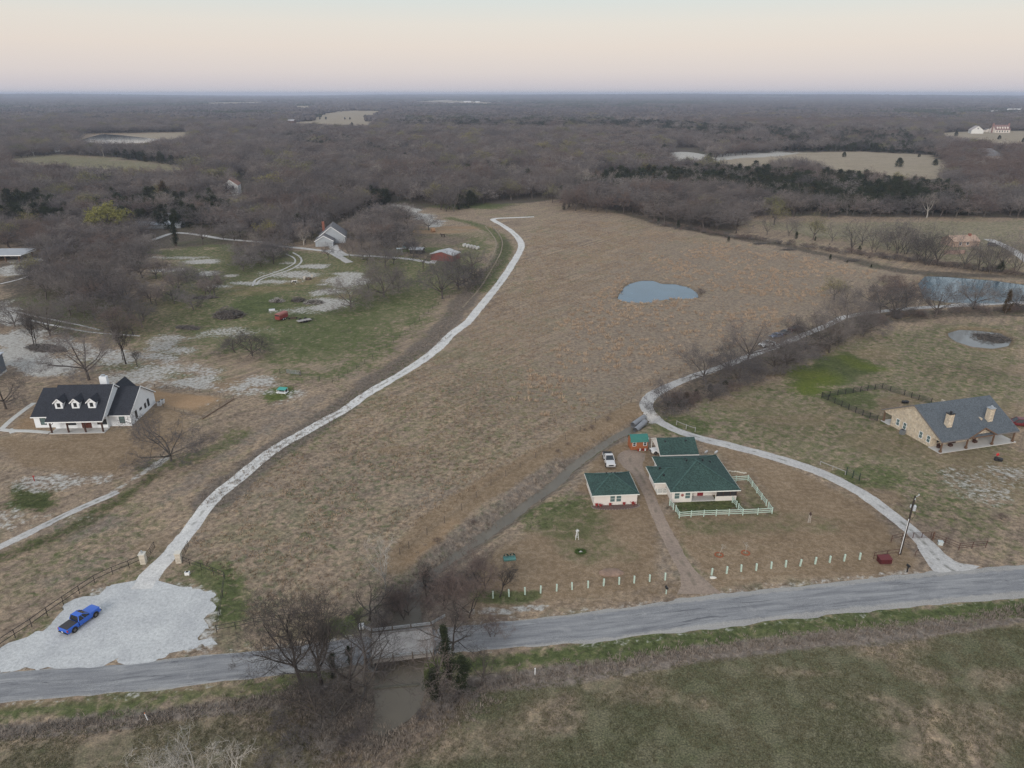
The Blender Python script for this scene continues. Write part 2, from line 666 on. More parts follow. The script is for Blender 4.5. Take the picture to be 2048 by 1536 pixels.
zpoly('green', [(1480, 445), (2060, 440), (2060, 545), (1960, 540), (1800, 505), (1600, 470)], 0.42, 8, 10)
zpoly('green', [(40, 308), (200, 312), (390, 333), (380, 345), (160, 338), (20, 330)], 0.52, 25, 30)
zpoly('green', [(1870, 228), (1920, 228), (1920, 238), (1870, 238)], 0.5, 60, 60)
zblob('green', 1155, 1055, 7.5, 6.0, 0.66)
zblob('darken', 1155, 1055, 7, 5.5, 0.22)
zblob('green', 1210, 1080, 5, 4.0, 0.45)
zblob('green', 1600, 1040, 13, 3.0, 0.5)
zblob('green', 1430, 1045, 11, 2.0, 0.55)
zline('green', [(1370, 1050), (1365, 1090), (1390, 1140), (1425, 1150)], 0.8, 0.5, 0.6, 0.6)
zpoly('green', [(1350, 1000), (1480, 990), (1490, 1020), (1355, 1028)], 0.9, 0.7, 1)
zpoly('green', [(1480, 950), (1500, 950), (1545, 1020), (1490, 1025)], 0.6, 0.7, 1)
zline('green', [(1280, 925), (1272, 945), (1290, 975), (1310, 1000)], 0.6, 0.75, 0.4, 0.5)
zline('green', [(960, 1190), (1040, 1196), (1065, 1190)], 1.6, 0.9, 1, 1)
zline('green', [(1100, 960), (1190, 895), (1245, 858)], 0.8, 0.8, 0.8, 0.8)
zpoly('olive', [(880, 1440), (960, 1380), (1348, 1322), (1700, 1290), (2100, 1240), (2100, 1700), (300, 1700), (760, 1540)], 0.95, 4, 6)
zpoly('olive', [(0, 1475), (460, 1425), (640, 1400), (680, 1500), (600, 1600), (-80, 1650)], 0.55, 4, 6)
for q in [(1730, 1395, 3.2, 1.6), (1840, 1350, 2.5, 1.3), (1770, 1437, 5, 2.2), (1660, 1410, 2, 1.3), (1960, 1440, 7, 4), (1400, 1405, 3, 2), (1290, 1390, 5, 2.2), (2010, 1350, 5, 2.2),
          (1080, 1430, 5, 2.5), (980, 1470, 6, 3), (1870, 1500, 5, 2), (1600, 1345, 6, 1.5)]:
    zblob('olive', *q, -0.55, 0.7, 0.9)
# woods floor
zpoly('green', [(40, 600), (300, 590), (430, 650), (420, 725), (260, 700), (120, 660)], .52, 6, 8)
zpoly('darken', [(80, 560), (300, 560), (430, 640), (330, 700), (160, 655)], .5, 8, 8)
zpoly('darken', [(440, 500), (580, 490), (600, 520), (520, 550), (440, 560)], .35, 6, 6)
zpoly('litter', [(0, 660), (0, 395), (470, 400), (600, 470), (520, 490), (330, 500), (270, 560), (230, 640), (160, 670)], 0.8, 8, 14)
zpoly('litter', [(560, 500), (600, 470), (700, 440), (860, 415), (980, 415), (1110, 400), (1270, 428), (1400, 460), (1470, 466), (1500, 432), (2100, 436), (2100, 200), (-60, 200),
                 (-60, 400), (470, 400)], 0.95, 6, 8)
zpoly('litter', [(-3000, 212), (5000, 212), (5000, 190.5), (-3000, 190.5)], 0.95, 60, 60)
zpoly('litter', [(490, 500), (570, 485), (585, 530), (540, 545), (470, 560), (440, 535)], 0.7, 5, 6)
zpoly('litter', [(600, 470), (690, 500), (780, 520), (900, 520), (960, 470), (880, 465), (760, 440), (700, 440)], 0.55, 6, 8)
zline('litter', [(1330, 820), (1420, 770), (1540, 710), (1660, 660), (1790, 635), (2060, 622)], 5, 0.65, 2.5, 3)
zline('litter', [(1240, 425), (1400, 462), (1560, 490), (1700, 520), (1830, 545), (2060, 553)], 5, 0.75, 3, 3)
# clearings in the woods: pale fields
PALE = {
    'lake': [(150, 285), (165, 266), (384, 264), (379, 275), (325, 281), (280, 290), (165, 291)],
    'meadow': [(30, 312), (130, 308), (200, 312), (400, 336), (370, 346), (160, 340), (0, 335)],
    'field': [(565, 250), (600, 240), (640, 226), (690, 221), (790, 222), (760, 232), (750, 246), (745, 256), (640, 251)],
    'cedar_field': [(1410, 318), (1560, 306), (1720, 303), (1860, 310), (1905, 335), (1880, 352), (1920, 362), (1700, 345), (1600, 322), (1480, 335)],
    'mound': [(1336, 302), (1350, 297), (1400, 297), (1415, 312), (1400, 322), (1360, 318)],
    'quarry': [(1400, 318), (1420, 309), (1560, 303), (1600, 306), (1560, 312), (1420, 322)],
    'right': [(1862, 267), (1960, 262), (2100, 262), (2100, 296), (2000, 290), (1900, 278)],
    'far_tan': [(800, 206), (880, 200), (1010, 206), (990, 211), (880, 208)],
    'far_left': [(370, 207), (560, 204), (600, 206), (440, 211)],
    'far_mid': [(560, 214), (640, 210), (655, 213), (590, 218)],
}
for k in ('field', 'cedar_field', 'right', 'far_tan', 'far_left', 'far_mid'):
    f = 12 if k in ('field', 'cedar_field', 'right') else 60
    zpoly('litter', PALE[k], -1.0, f, f)
    zpoly('pale', PALE[k], 0.95, f, f)
zpoly('litter', PALE['meadow'], -0.9, 15, 15)
zpoly('pale', PALE['meadow'], 0.5, 15, 15)
zpoly('pale', [(239, 270), (384, 264), (379, 275), (325, 279), (284, 275)], 0.95, 8, 8)
zpoly('litter', PALE['lake'], -1.0, 12, 12)
zpoly('cal', PALE['quarry'], 0.95, 14, 20)
m_ = ((GX - MOUND[0]) / MOUND[2]) ** 2 + ((GY - MOUND[1]) / MOUND[3]) ** 2 < 1.05
Z['cal'][m_] = 1.0
zpoly('cal', [(761, 402), (807, 409), (844, 422), (881, 437), (903, 448), (881, 456), (853, 454), (831, 441), (815, 424)], 0.9, 5, 7)
zpoly('litter', [(1480, 446), (2060, 440), (2060, 548), (1960, 540), (1800, 508), (1620, 476)], -0.8, 8, 8)
zpoly('pale', [(1480, 446), (2060, 440), (2060, 505), (1800, 490), (1620, 470)], 0.62, 8, 8)
zline('pale', [(1300, 445), (1450, 480), (1600, 510), (1720, 535), (1830, 552), (2060, 562)], 3, 0.45, 2.5, 2)
# caliche
zpoly('cal', [(0, 605), (50, 640), (110, 676), (180, 686), (300, 706), (420, 738), (530, 760), (530, 772), (440, 788), (330, 775), (200, 765), (110, 758), (0, 742)], 0.74, 4, 8)
zpoly('cal', [(0, 668), (70, 690), (150, 715), (180, 740), (100, 752), (0, 738)], 1.35, 4, 5)
zpoly('cal', [(350, 748), (460, 748), (530, 762), (470, 780), (360, 770)], 0.85, 3, 6)
for x, y, rx, ry, v in [(406, 524, 7, 5, .95), (417, 546, 6, 4, .8), (464, 552, 4, 3, .9), (477, 566, 8, 4, .95), (440, 572, 7, 4, .8), (580, 550, 13, 6, .78), (552, 563, 9, 4, .75),
                         (622, 532, 9, 4, .85), (572, 527, 4, 3, .7), (698, 563, 9, 14, .78), (660, 583, 8, 6, .8), (661, 603, 7, 6, .85), (640, 615, 5, 4, .9), (598, 620, 8, 6, .62),
                         (645, 569, 3, 2, 1), (462, 665, 12, 6, .62), (358, 540, 9, 3, .9), (365, 515, 12, 3, .7), (330, 690, 5, 8, .85), (355, 700, 6, 5, .75), (700, 548, 7, 3, .8),
                         (20, 540, 14, 9, .95), (60, 520, 8, 7, .8), (135, 965, 8, 3.2, .62), (190, 960, 7, 2.5, .55), (20, 1040, 6, 4, .5), (90, 1035, 9, 2, .42), (1985, 970, 10, 7, .50),
                         (2030, 950, 8, 6, .6), (1230, 1000, 1, 1, .0), (560, 805, 3, 2, .5), (590, 790, 3, 4, .55), (500, 783, 8, 3, .6), (1080, 1215, 2.2, .8, .8), (985, 1222, 4, .7, .7), (1045, 1217, 2, .6, .8)]:
    zblob('cal', x, y, rx, ry, v, 0.7, 0.9)
zline('cal', [(0, 1095), (60, 1065), (130, 1030), (200, 1000), (240, 975), (300, 938), (335, 915)], 1.0, 0.82, 0.9, 1.2)
zline('cal', [(400, 812), (470, 790), (560, 745)], 0.8, 0.35, 0.8, 1)
for off in (-1, 1):
    pass
zpoly('cal', [(430, 1180), (432, 1235), (424, 1300), (0, 1345), (-40, 1340), (100, 1238), (200, 1172), (300, 1160), (380, 1170)], .62, 1.2, 1.5)
zline('green', [(180, 720), (260, 730), (330, 748), (420, 760)], 3.0, .55, 2, 4)
for x_, y_ in ((120, 705), (215, 742), (300, 722), (380, 752), (460, 765), (160, 730)): zblob('cal', x_, y_, 5, 4, -.5, .7, 1)
zline('cal', [(470, 1366), (250, 1390), (0, 1411)], .7, .36, .7, .6)
zline('cal', [(880, 1312), (1200, 1289), (1500, 1254), (1850, 1217), (2060, 1198)], .6, .34, .6, .6)
zline('cal', [(430, 1304), (640, 1284), (740, 1268)], .8, .5, .7, .6)
zline('cal', [(930, 1250), (1250, 1213), (1500, 1178), (1830, 1142)], .8, .42, .7, .8)
# bare tan soil
zpoly('bare', [(1888, 668), (1920, 654), (1960, 656), (2010, 662), (2032, 682), (2020, 700), (1970, 704), (1930, 696)], .8, 1.5, 1)
zpoly('bare', [(0, 878), (100, 872), (262, 862), (335, 800), (405, 838), (335, 905), (240, 946), (120, 950), (0, 935)], 0.95, 3, 4)
zpoly('bare', [(300, 778), (400, 788), (462, 797), (400, 838), (320, 806), (270, 800)], 0.95, 1.5, 2)
zpoly('orange', [(300, 778), (400, 788), (440, 797), (390, 825), (320, 806), (270, 800)], 0.62, 1.5, 2)
zpoly('bare', [(20, 860), (70, 790), (110, 765), (200, 765), (330, 778), (250, 800), (70, 862)], 0.8, 3, 4)
zpoly('orange', [(30, 858), (75, 790), (100, 780), (70, 862)], 0.3, 2, 3)
for x, y, rx, ry in [(628, 559, 13, 5), (550, 577, 12, 4), (496, 586, 6, 4), (466, 575, 6, 3), (519, 646, 4, 4), (590, 566, 10, 4), (540, 631, 4, 4), (690, 592, 4, 4), (870, 463, 20, 6), (920, 455, 30, 5)]:
    zblob('bare', x, y, rx, ry, 0.8)
    zblob('orange', x, y, rx, ry, 0.55 if y > 500 else .25)
zpoly('bare', [(950, 1150), (1000, 1100), (1180, 1000), (1290, 1010), (1335, 1165), (1180, 1200), (980, 1200)], 0.86, 2, 3)
zpoly('bare', [(1130, 985), (1200, 900), (1255, 880), (1300, 890), (1330, 1000), (1290, 1010)], 0.8, 1.5, 2)
zpoly('bare', [(1325, 1035), (1350, 1028), (1545, 1025), (1490, 930), (1540, 920), (1650, 965), (1745, 1030), (1840, 1115), (1830, 1145), (1430, 1175)], 0.88, 1.5, 2)
zpoly('bare', [(1380, 880), (1470, 900), (1560, 925), (1490, 945), (1420, 900)], 0.8, 1, 1.5)
zline('bare', [(960, 1215), (1100, 1203), (1348, 1180), (1400, 1185)], 2.4, 0.5, 1.5, 1.5)
zline('bare', [(790, 1130), (860, 1060), (960, 985), (1060, 925), (1150, 880), (1230, 835), (1270, 815)], 3.2, 1.0, 1.5, 1.5)
zpoly('orange', [(820, 1120), (900, 1040), (930, 1045), (850, 1110)], 0.35, 2, 2)
zline('bare', [(500, 1378), (350, 1382), (0, 1415)], 0.9, 0.7, 0.6, 0.8)
zpoly('bare', [(1810, 890), (1950, 900), (2060, 900), (2060, 1010), (1960, 990), (1850, 940)], 0.55, 4, 6)
zpoly('bare', [(1720, 800), (1800, 785), (1850, 800), (1760, 835)], 0.75, 2, 2)
zpoly('bare', [(1640, 700), (1740, 730), (1720, 760), (1660, 745)], 0.3, 3, 4)
for q in [(470, 770, 12, 4, .7), (430, 870, 8, 8, .3), (310, 1085, 4, 4, .5), (1000, 940, 8, 3, .35), (790, 900, 5, 2, .6), (1070, 820, 16, 6, .3), (1560, 815, 10, 6, .3)]:
    zblob('bare', *q)
# dark dry weeds
zline('weed', [(420, 1010), (500, 935), (640, 845), (760, 755), (870, 672), (950, 575), (1000, 520), (1010, 480)], 3.6, 0.85, 2.0, 2.0)
zline('darken', [(420, 1010), (500, 935), (640, 845), (760, 755), (870, 672), (950, 575), (1000, 520), (1010, 480)], 3.4, 0.62, 1.6, 1.5)
zline('weed', [(330, 1000), (480, 890), (640, 795)], 2.5, 0.5, 2, 2)
zline('weed', [(870, 1380), (1000, 1366), (1348, 1310), (1655, 1276), (1895, 1250), (2080, 1216)], 1.9, 1.0, 1.0, 1.0)
zline('weed', [(-20, 1469), (205, 1443), (342, 1430), (461, 1410), (600, 1390)], 1.5, 0.85, 1.0, 1.2)
zline('weed', [(1240, 868), (1150, 912), (1040, 1000), (940, 1075), (860, 1135), (810, 1190)], 4.2, 0.6, 2, 1.5)
zpoly('weed', [(560, 1300), (700, 1260), (760, 1200), (860, 1180), (960, 1190), (960, 1260), (900, 1310), (930, 1400), (760, 1500), (660, 1500), (560, 1420)], 0.75, 3, 4)
zpoly('darken', [(680, 1350), (760, 1320), (880, 1320), (900, 1400), (780, 1500), (680, 1540), (640, 1440)], 0.6, 3, 4)
for i in range(26):
    zblob('weed', 560 + rnd.random() * 800, 620 + rnd.random() ** 0.7 * 520, 5 + 10 * rnd.random(), 3 + 6 * rnd.random(), 0.15 + 0.3 * rnd.random(), 0.7, 1)
for i in range(10):
    zblob('weed', 60 + rnd.random() * 260, 1040 + rnd.random() * 170, 4 + 5 * rnd.random(), 2 + 3 * rnd.random(), 0.3 + 0.3 * rnd.random(), 0.7, 1)
for pl in ([(1000, 1150), (1010, 1105), (1180, 1000), (1290, 1010), (1335, 1165), (1180, 1190)], [(1325, 1035), (1545, 1025), (1650, 965), (1745, 1030), (1840, 1115), (1830, 1140), (1430, 1170)], [(0, 878), (262, 862), (335, 905), (240, 946), (0, 935)]):
    zpoly('lawn', pl, 0.9, 2, 2)
zblob('green', 1130, 1040, 9, 7, .72)
zblob('green', 1180, 1095, 8, 6, .62)
zblob('green', 1240, 1110, 4, 3, .5)
zpoly('green', [(1350, 1032), (1545, 1030), (1680, 1045), (1700, 1070), (1500, 1075), (1370, 1070)], .62, 3, 3)
zpoly('green', [(1360, 1085), (1560, 1080), (1700, 1090), (1560, 1100), (1400, 1105)], .42, 2, 3)
zpoly('green', [(380, 1080), (560, 920), (760, 790), (900, 690), (1050, 700), (1180, 840), (1000, 950), (820, 1090), (640, 1230), (480, 1240)], .29, 14, 22)
zpoly('weed', [(380, 1080), (600, 930), (760, 900), (900, 960), (800, 1090), (640, 1230), (480, 1240)], .38, 12, 20)
zpoly('green', [(440, 980), (640, 830), (860, 690), (900, 700), (700, 860), (520, 1000)], .34, 4, 8)
# ragged grassy clumps part of the big field
zpoly('tuft', [(1040, 800), (1100, 640), (1250, 560), (1350, 480), (1760, 540), (1640, 640), (1350, 760), (1180, 830)], 1.0, 20, 25)
d_ = np.minimum.reduce([seg_dist(GX, GY, P, True) for P in PONDS[:3]])
Z['darken'] = np.maximum(Z['darken'], (1 - sstep(0.6, 2.2, d_)) * 0.8)
zline('darken', creek_px[:11], 1.8, 0.35, 1.0, 0.6)

# ------------------------------------------------------------ ground material
gm, t, bs = newmat('field_ground')
geo = t.n('ShaderNodeNewGeometry')
pos = geo.outputs['Position']


def attr(nm):
    a = t.n('ShaderNodeAttribute', attribute_name=nm)
    s = t.n('ShaderNodeSeparateColor')
    t.l(a.outputs['Color'], s.inputs[0])
    return s.outputs[0], s.outputs[1], s.outputs[2], a.outputs['Alpha']


A = attr('zone_a')
B = attr('zone_b')
C_ = attr('zone_c')
zn = dict(zip(('green', 'bare', 'cal', 'weed', 'litter', 'lawn', 'pale', 'olive', 'orange', 'bright', 'tuft', 'darken'), A + B + C_))
n_far = t.noise(0.0035, 4, 0.6, pos)
n_big = t.noise(0.035, 4, 0.6, pos)
n_mid = t.noise(0.22, 5, 0.65, pos)
n_fin = t.noise(1.1, 4, 0.65, pos, 0.3)
n_mic = t.noise(4.5, 3, 0.7, pos)
n_m2 = t.noise(0.6, 4, 0.7, pos, 0.5)


def masked(m, w=0.3, amp=1.0, nz=None):
    q = t.maprange(nz if nz is not None else n_m2, 0.30, 0.70, -0.5, 0.5, False)
    f = t.math('ADD', m, t.math('MULTIPLY', q, amp * .75))
    return t.maprange(f, 0.5 - w, 0.5 + w)


nn = t.math('ADD', t.math('MULTIPLY', n_mid, 0.6), t.math('MULTIPLY', n_big, 0.4))
base = t.ramp(nn, [(0.30, (.165, .130, .107)), (0.42, (.235, .183, .140)), (0.52, (.290, .225, .166)), (0.60, (.210, .180, .120)), (0.72, (.345, .262, .190))])
mott = t.ramp(n_fin, [(0.30, (.50, .48, .46)), (0.5, (.95, .95, .95)), (0.68, (1.36, 1.32, 1.26))])
vr = t.n('ShaderNodeVectorRotate', rotation_type='Z_AXIS')
vr.inputs['Angle'].default_value = RAD(-52)
t.l(pos, vr.inputs['Vector'])
vm = t.n('ShaderNodeMapping')
vm.inputs['Scale'].default_value = (.035, .55, .5)
t.l(vr.outputs[0], vm.inputs[0])
streak = t.noise(1.0, 4, .6, vm.outputs[0], .3)
base = t.mix(.8, base, t.ramp(streak, [(.32, (.70, .70, .72)), (.5, (1.0, 1.0, 1.0)), (.68, (1.24, 1.20, 1.14))]), 'MULTIPLY')
base = t.mix(t.math('SUBTRACT', 1.0, t.math('MULTIPLY', zn['lawn'], .6)), base, mott, 'MULTIPLY')
tuf = t.ramp(n_m2, [(0.36, (.170, .138, .112)), (0.50, (.235, .190, .148)), (0.62, (.30, .238, .180))])
base = t.mix(t.math('MULTIPLY', zn['tuft'], 0.75), base, t.mix(0.55, tuf, mott, 'MULTIPLY'))
olive = t.ramp(nn, [(0.30, (.088, .091, .053)), (0.45, (.115, .114, .068)), (0.55, (.140, .131, .084)), (0.68, (.165, .150, .10))])
ol_d = t.ramp(n_mic, [(0.34, (.62, .62, .62)), (0.5, (.97, .97, .97)), (0.66, (1.35, 1.32, 1.26))])
olive = t.mix(0.9, olive, ol_d, 'MULTIPLY')
base = t.mix(masked(zn['olive'], 0.35, 0.3), base, olive)
weed = t.ramp(n_fin, [(0.32, (.125, .107, .092)), (0.5, (.195, .163, .138)), (0.68, (.28, .232, .195))])
base = t.mix(masked(zn['weed'], 0.3, 0.8), base, weed)
lit = t.ramp(n_fin, [(0.32, (.058, .050, .043)), (0.5, (.098, .082, .066)), (0.68, (.15, .122, .095))])
lit = t.mix(t.math('MULTIPLY', t.maprange(n_big, 0.5, 0.65), 0.6), lit, (.078, .080, .045))
base = t.mix(masked(zn['litter'], 0.35, 0.7), base, lit)
pale = t.ramp(nn, [(0.35, (.235, .195, .145)), (0.55, (.30, .25, .185)), (0.7, (.34, .285, .21))])
base = t.mix(masked(zn['pale'], 0.3, 0.5), base, pale)
grn = t.ramp(nn, [(0.32, (.088, .100, .044)), (0.5, (.105, .120, .052)), (0.62, (.150, .142, .080)), (0.75, (.098, .118, .040))])
grn = t.mix(t.math('MULTIPLY', t.maprange(zn['green'], 0.6, 1.0), 0.75), grn, t.ramp(n_mid, [(.35, (.056, .072, .030)), (.6, (.088, .108, .042))]))
grn = t.mix(t.math('MULTIPLY', t.math('SUBTRACT', 1.0, t.math('MULTIPLY', zn['lawn'], 0.6)), 0.9), grn,
            t.mix(1.0, grn, t.ramp(n_fin, [(0.3, (.5, .5, .5)), (0.5, (1, 1, 1)), (.7, (1.45, 1.35, 1.3))]), 'MULTIPLY'))
grn = t.mix(t.math('MULTIPLY', zn['bright'], .85), grn, t.ramp(n_fin, [(.3, (.075, .105, .018)), (.7, (.15, .165, .03))]))
base = t.mix(masked(zn['green'], 0.38, 1.25), base, grn)
bare = t.ramp(nn, [(0.32, (.195, .140, .092)), (0.5, (.255, .185, .122)), (0.68, (.315, .235, .162))])
bare = t.mix(t.math('MULTIPLY', t.maprange(n_fin, 0.60, 0.42, 0, 1), 0.55), t.mix(.12, bare, (.30, .24, .18)), t.mix(1.0, bare, (.62, .60, .54), 'MULTIPLY'))
bare = t.mix(t.math('MULTIPLY', zn['orange'], 0.9), bare, (.40, .255, .145))
base = t.mix(t.math('MULTIPLY', masked(zn['bare'], 0.35, 0.6), t.maprange(t.math('ADD', zn['green'], t.math('MULTIPLY', n_m2, .3)), 0.45, 0.95, 1.0, 0.15)), base, bare)
cal = t.ramp(n_fin, [(0.28, (.20, .185, .162)), (0.48, (.36, .342, .315)), (0.68, (.49, .475, .445))])
base = t.mix(masked(t.math('MULTIPLY', zn['cal'], .86), 0.20, 1.25, t.math('ADD', t.math('MULTIPLY', n_m2, .5), t.math('MULTIPLY', n_fin, .5))), base, cal)
base = t.mix(t.math('MULTIPLY', zn['darken'], 0.72), base, t.mix(1.0, base, (.42, .40, .36), 'MULTIPLY'))  # darkens the ground: wet pond and creek rims, darker soil and grass
fine = t.ramp(n_mic, [(0.32, (.74, .74, .74)), (0.5, (1, 1, 1)), (0.68, (1.26, 1.25, 1.22))])
base = t.mix(0.9, base, fine, 'MULTIPLY')
t.l(base, bs.inputs['Base Color'])
bs.inputs['Roughness'].default_value = 0.95
bs.inputs['Specular IOR Level'].default_value = 0.05
hgt = t.math('ADD', t.math('MULTIPLY', n_fin, 0.5), t.math('ADD', t.math('MULTIPLY', n_mic, 0.2), t.math('MULTIPLY', n_m2, 0.7)))
bp = t.n('ShaderNodeBump')
bp.inputs['Strength'].default_value = 0.8
bp.inputs['Distance'].default_value = 0.35
t.l(hgt, bp.inputs['Height'])
t.l(bp.outputs[0], bs.inputs['Normal'])

gme = np_mesh('ground', np.stack([GX, GY, GZ], 1), quads, gm, True)
for nm, ks in (('zone_a', ('green', 'bare', 'cal', 'weed')), ('zone_b', ('litter', 'lawn', 'pale', 'olive')), ('zone_c', ('orange', 'bright', 'tuft', 'darken'))):
    a = gme.color_attributes.new(nm, 'FLOAT_COLOR', 'POINT')
    a.data.foreach_set('color', np.stack([Z[k] for k in ks], 1).astype(np.float32).ravel())
ground = link('ground', gme)
tag(ground, kind='structure')


# ------------------------------------------------------------ strips: road, gravel drives, creek
def strip(name, C, w, mat, z=0.03, flat=None, jit=0.25, nx=6, js=1.3, kind='structure', seed=0):
    """ribbon along C (x, y) with half widths w, lying on the ground"""
    C = np.asarray(C, float)
    w = np.broadcast_to(np.asarray(w, float), (len(C),))
    T = np.gradient(C[:, :2], axis=0)
    T /= np.linalg.norm(T, axis=1)[:, None] + 1e-9
    Nn = np.stack([T[:, 1], -T[:, 0]], 1)
    L = np.concatenate([[0], np.cumsum(np.linalg.norm(np.diff(C[:, :2], axis=0), axis=1))])
    jl = (vnoise(L, L * 0 + seed, js, 5) + vnoise(L, L * 0 + seed, js * 4, 6) - 1) * jit
    jr = (vnoise(L, L * 0 + seed + 9, js, 7) + vnoise(L, L * 0 + seed, js * 4, 8) - 1) * jit
    V, U = [], []
    for k in range(nx + 1):
        s = -1 + 2 * k / nx
        off = s * w + (jl if k == 0 else jr if k == nx else 0)
        x = C[:, 0] + Nn[:, 0] * off
        y = C[:, 1] + Nn[:, 1] * off
        zz = np.full(len(x), flat) if flat is not None else gz(x, y) + z
        if flat is None and k in (0, nx): zz -= z + 0.02
        V.append(np.stack([x, y, zz], 1))
        U.append(np.stack([off, L], 1))
    V = np.stack(V, 1)
    U = np.stack(U, 1)
    n = len(C)
    ii = np.arange(n * (nx + 1)).reshape(n, nx + 1)
    q = np.stack([ii[:-1, :-1], ii[:-1, 1:], ii[1:, 1:], ii[1:, :-1]], -1).reshape(-1, 4)
    me = np_mesh(name, V.reshape(-1, 3), q, mat, True)
    uv = me.uv_layers.new(name='UVMap')
    uv.data.foreach_set('uv', U.reshape(-1, 2)[q.ravel()].astype(np.float32).ravel())
    o = link(name, me)
    tag(o, kind=kind)
    return o


def gravel_mat(name, col, rut=0.0, rutw=0.55):
    m, t, b = newmat(name)
    g = t.n('ShaderNodeNewGeometry').outputs['Position']
    f = t.noise(2.2, 5, 0.75, g)
    f2 = t.noise(0.25, 4, 0.6, g)
    f3 = t.noise(7.0, 3, 0.7, g)
    c = t.ramp(f, [(0.3, tuple(q * .72 for q in col)), (0.5, col), (0.7, tuple(q * 1.2 for q in col))])
    c = t.mix(0.55, c, t.ramp(f2, [(0.3, (.72, .72, .74)), (0.65, (1.1, 1.1, 1.08))]), 'MULTIPLY')
    c = t.mix(0.6, c, t.ramp(f3, [(0.3, (.7, .7, .7)), (0.7, (1.2, 1.2, 1.2))]), 'MULTIPLY')
    if rut:
        uv = t.n('ShaderNodeUVMap')
        s = t.n('ShaderNodeSeparateXYZ')
        t.l(uv.outputs[0], s.inputs[0])
        mid = t.maprange(t.math('ABSOLUTE', s.outputs[0]), rutw, 0.1)
        mask = t.math('MULTIPLY', mid, t.maprange(t.math('ADD', t.noise(0.55, 4, .7, g), t.math('MULTIPLY', t.noise(.045, 3, .6, g), .8)), 0.90, 1.05))
        c = t.mix(t.math('MULTIPLY', mask, rut), c, (.085, .085, .06))
        edge = t.maprange(t.math('ABSOLUTE', s.outputs[0]), 0.9, 1.9)
        c = t.mix(t.math('MULTIPLY', edge, t.maprange(t.noise(.9, 4, .7, g), .52, .64, 0, .5)), c, (.17, .15, .11))
    t.l(c, b.inputs['Base Color'])
    b.inputs['Roughness'].default_value = 0.95
    b.inputs['Specular IOR Level'].default_value = 0.05
    bp = t.n('ShaderNodeBump')
    bp.inputs['Strength'].default_value = 0.5
    bp.inputs['Distance'].default_value = 0.08
    t.l(f, bp.inputs['Height'])
    t.l(bp.outputs[0], b.inputs['Normal'])
    return m


M_gravel = gravel_mat('white_gravel', (.60, .585, .565), 0.5)
M_gravel2 = gravel_mat('pale_gravel', (.47, .455, .44), 0.6, 0.45)
M_pad = gravel_mat('pad_gravel', (.50, .505, .505))
M_dirtdrive = gravel_mat('tan_gravel', (.30, .235, .19), 0.5)

drive_px = [(282, 1178, 2.2), (305, 1145, 1.9), (335, 1115, 1.6), (356, 1088, 1.55), (379, 1060, 1.55), (427, 997, 1.6), (477, 957, 1.65), (547, 900, 1.65), (615, 861, 1.6), (694, 817, 1.6),
            (731, 790, 1.6), (817, 739, 1.65), (871, 701, 1.7), (905, 667, 1.75), (935, 644, 1.75), (955, 620, 1.75), (977, 594, 1.75), (998, 567, 1.75), (1014, 545, 1.8), (1027, 524, 1.8), (1038, 506, 1.8),
            (1043, 490, 1.9), (1036, 476, 1.9), (1023, 463, 1.9), (1004, 450, 1.9), (990, 442.5, 1.9), (986, 439, 1.9), (996, 436.5, 1.9), (1020, 435.5, 1.8), (1045, 434.5, 1.7), (1068, 433.5, 1.4)]
Cd = spline([tuple(at(a, b))[:2] + (w,) for a, b, w in drive_px], 0.7)
strip('driveway', Cd, Cd[:, 2], M_gravel, 0.035, jit=0.45)
drive2_px = [(1925, 1152, 5.5), (1895, 1135, 3.4), (1872, 1115, 2.4), (1842, 1080, 1.7), (1790, 1035, 1.55), (1720, 985, 1.6), (1640, 945, 1.65), (1560, 918, 1.65), (1480, 896, 1.6), (1400, 876, 1.5),
             (1345, 857, 1.45), (1312, 837, 1.5), (1293, 815, 1.8), (1298, 796, 1.9), (1330, 777, 1.7), (1380, 755, 1.5), (1440, 735, 1.5), (1520, 704, 1.5), (1560, 690, 1.5), (1600, 673, 1.5),
             (1656, 650, 1.5), (1690, 634, 1.5), (1758, 623.5, 1.5), (1826, 616.5, 1.6), (1929, 611, 1.7), (2048, 606, 1.8), (2200, 600, 1.8)]
Cd2 = spline([tuple(at(a, b))[:2] + (w,) for a, b, w in drive2_px], 0.7)
strip('driveway', Cd2, Cd2[:, 2], M_gravel2, 0.035, jit=0.4, seed=40)
drive3_px = [(1398, 1188, 4.0), (1388, 1165, 2.4), (1370, 1135, 1.5), (1343, 1085, 1.35), (1318, 1035, 1.3), (1297, 985, 1.3), (1280, 950, 1.5), (1265, 930, 2.4), (1262, 915, 3.2), (1275, 903, 2.2)]
Cd3 = spline([tuple(at(a, b))[:2] + (w,) for a, b, w in drive3_px], 0.6)
strip('driveway', Cd3, Cd3[:, 2], M_dirtdrive, 0.03, jit=0.4, seed=70)
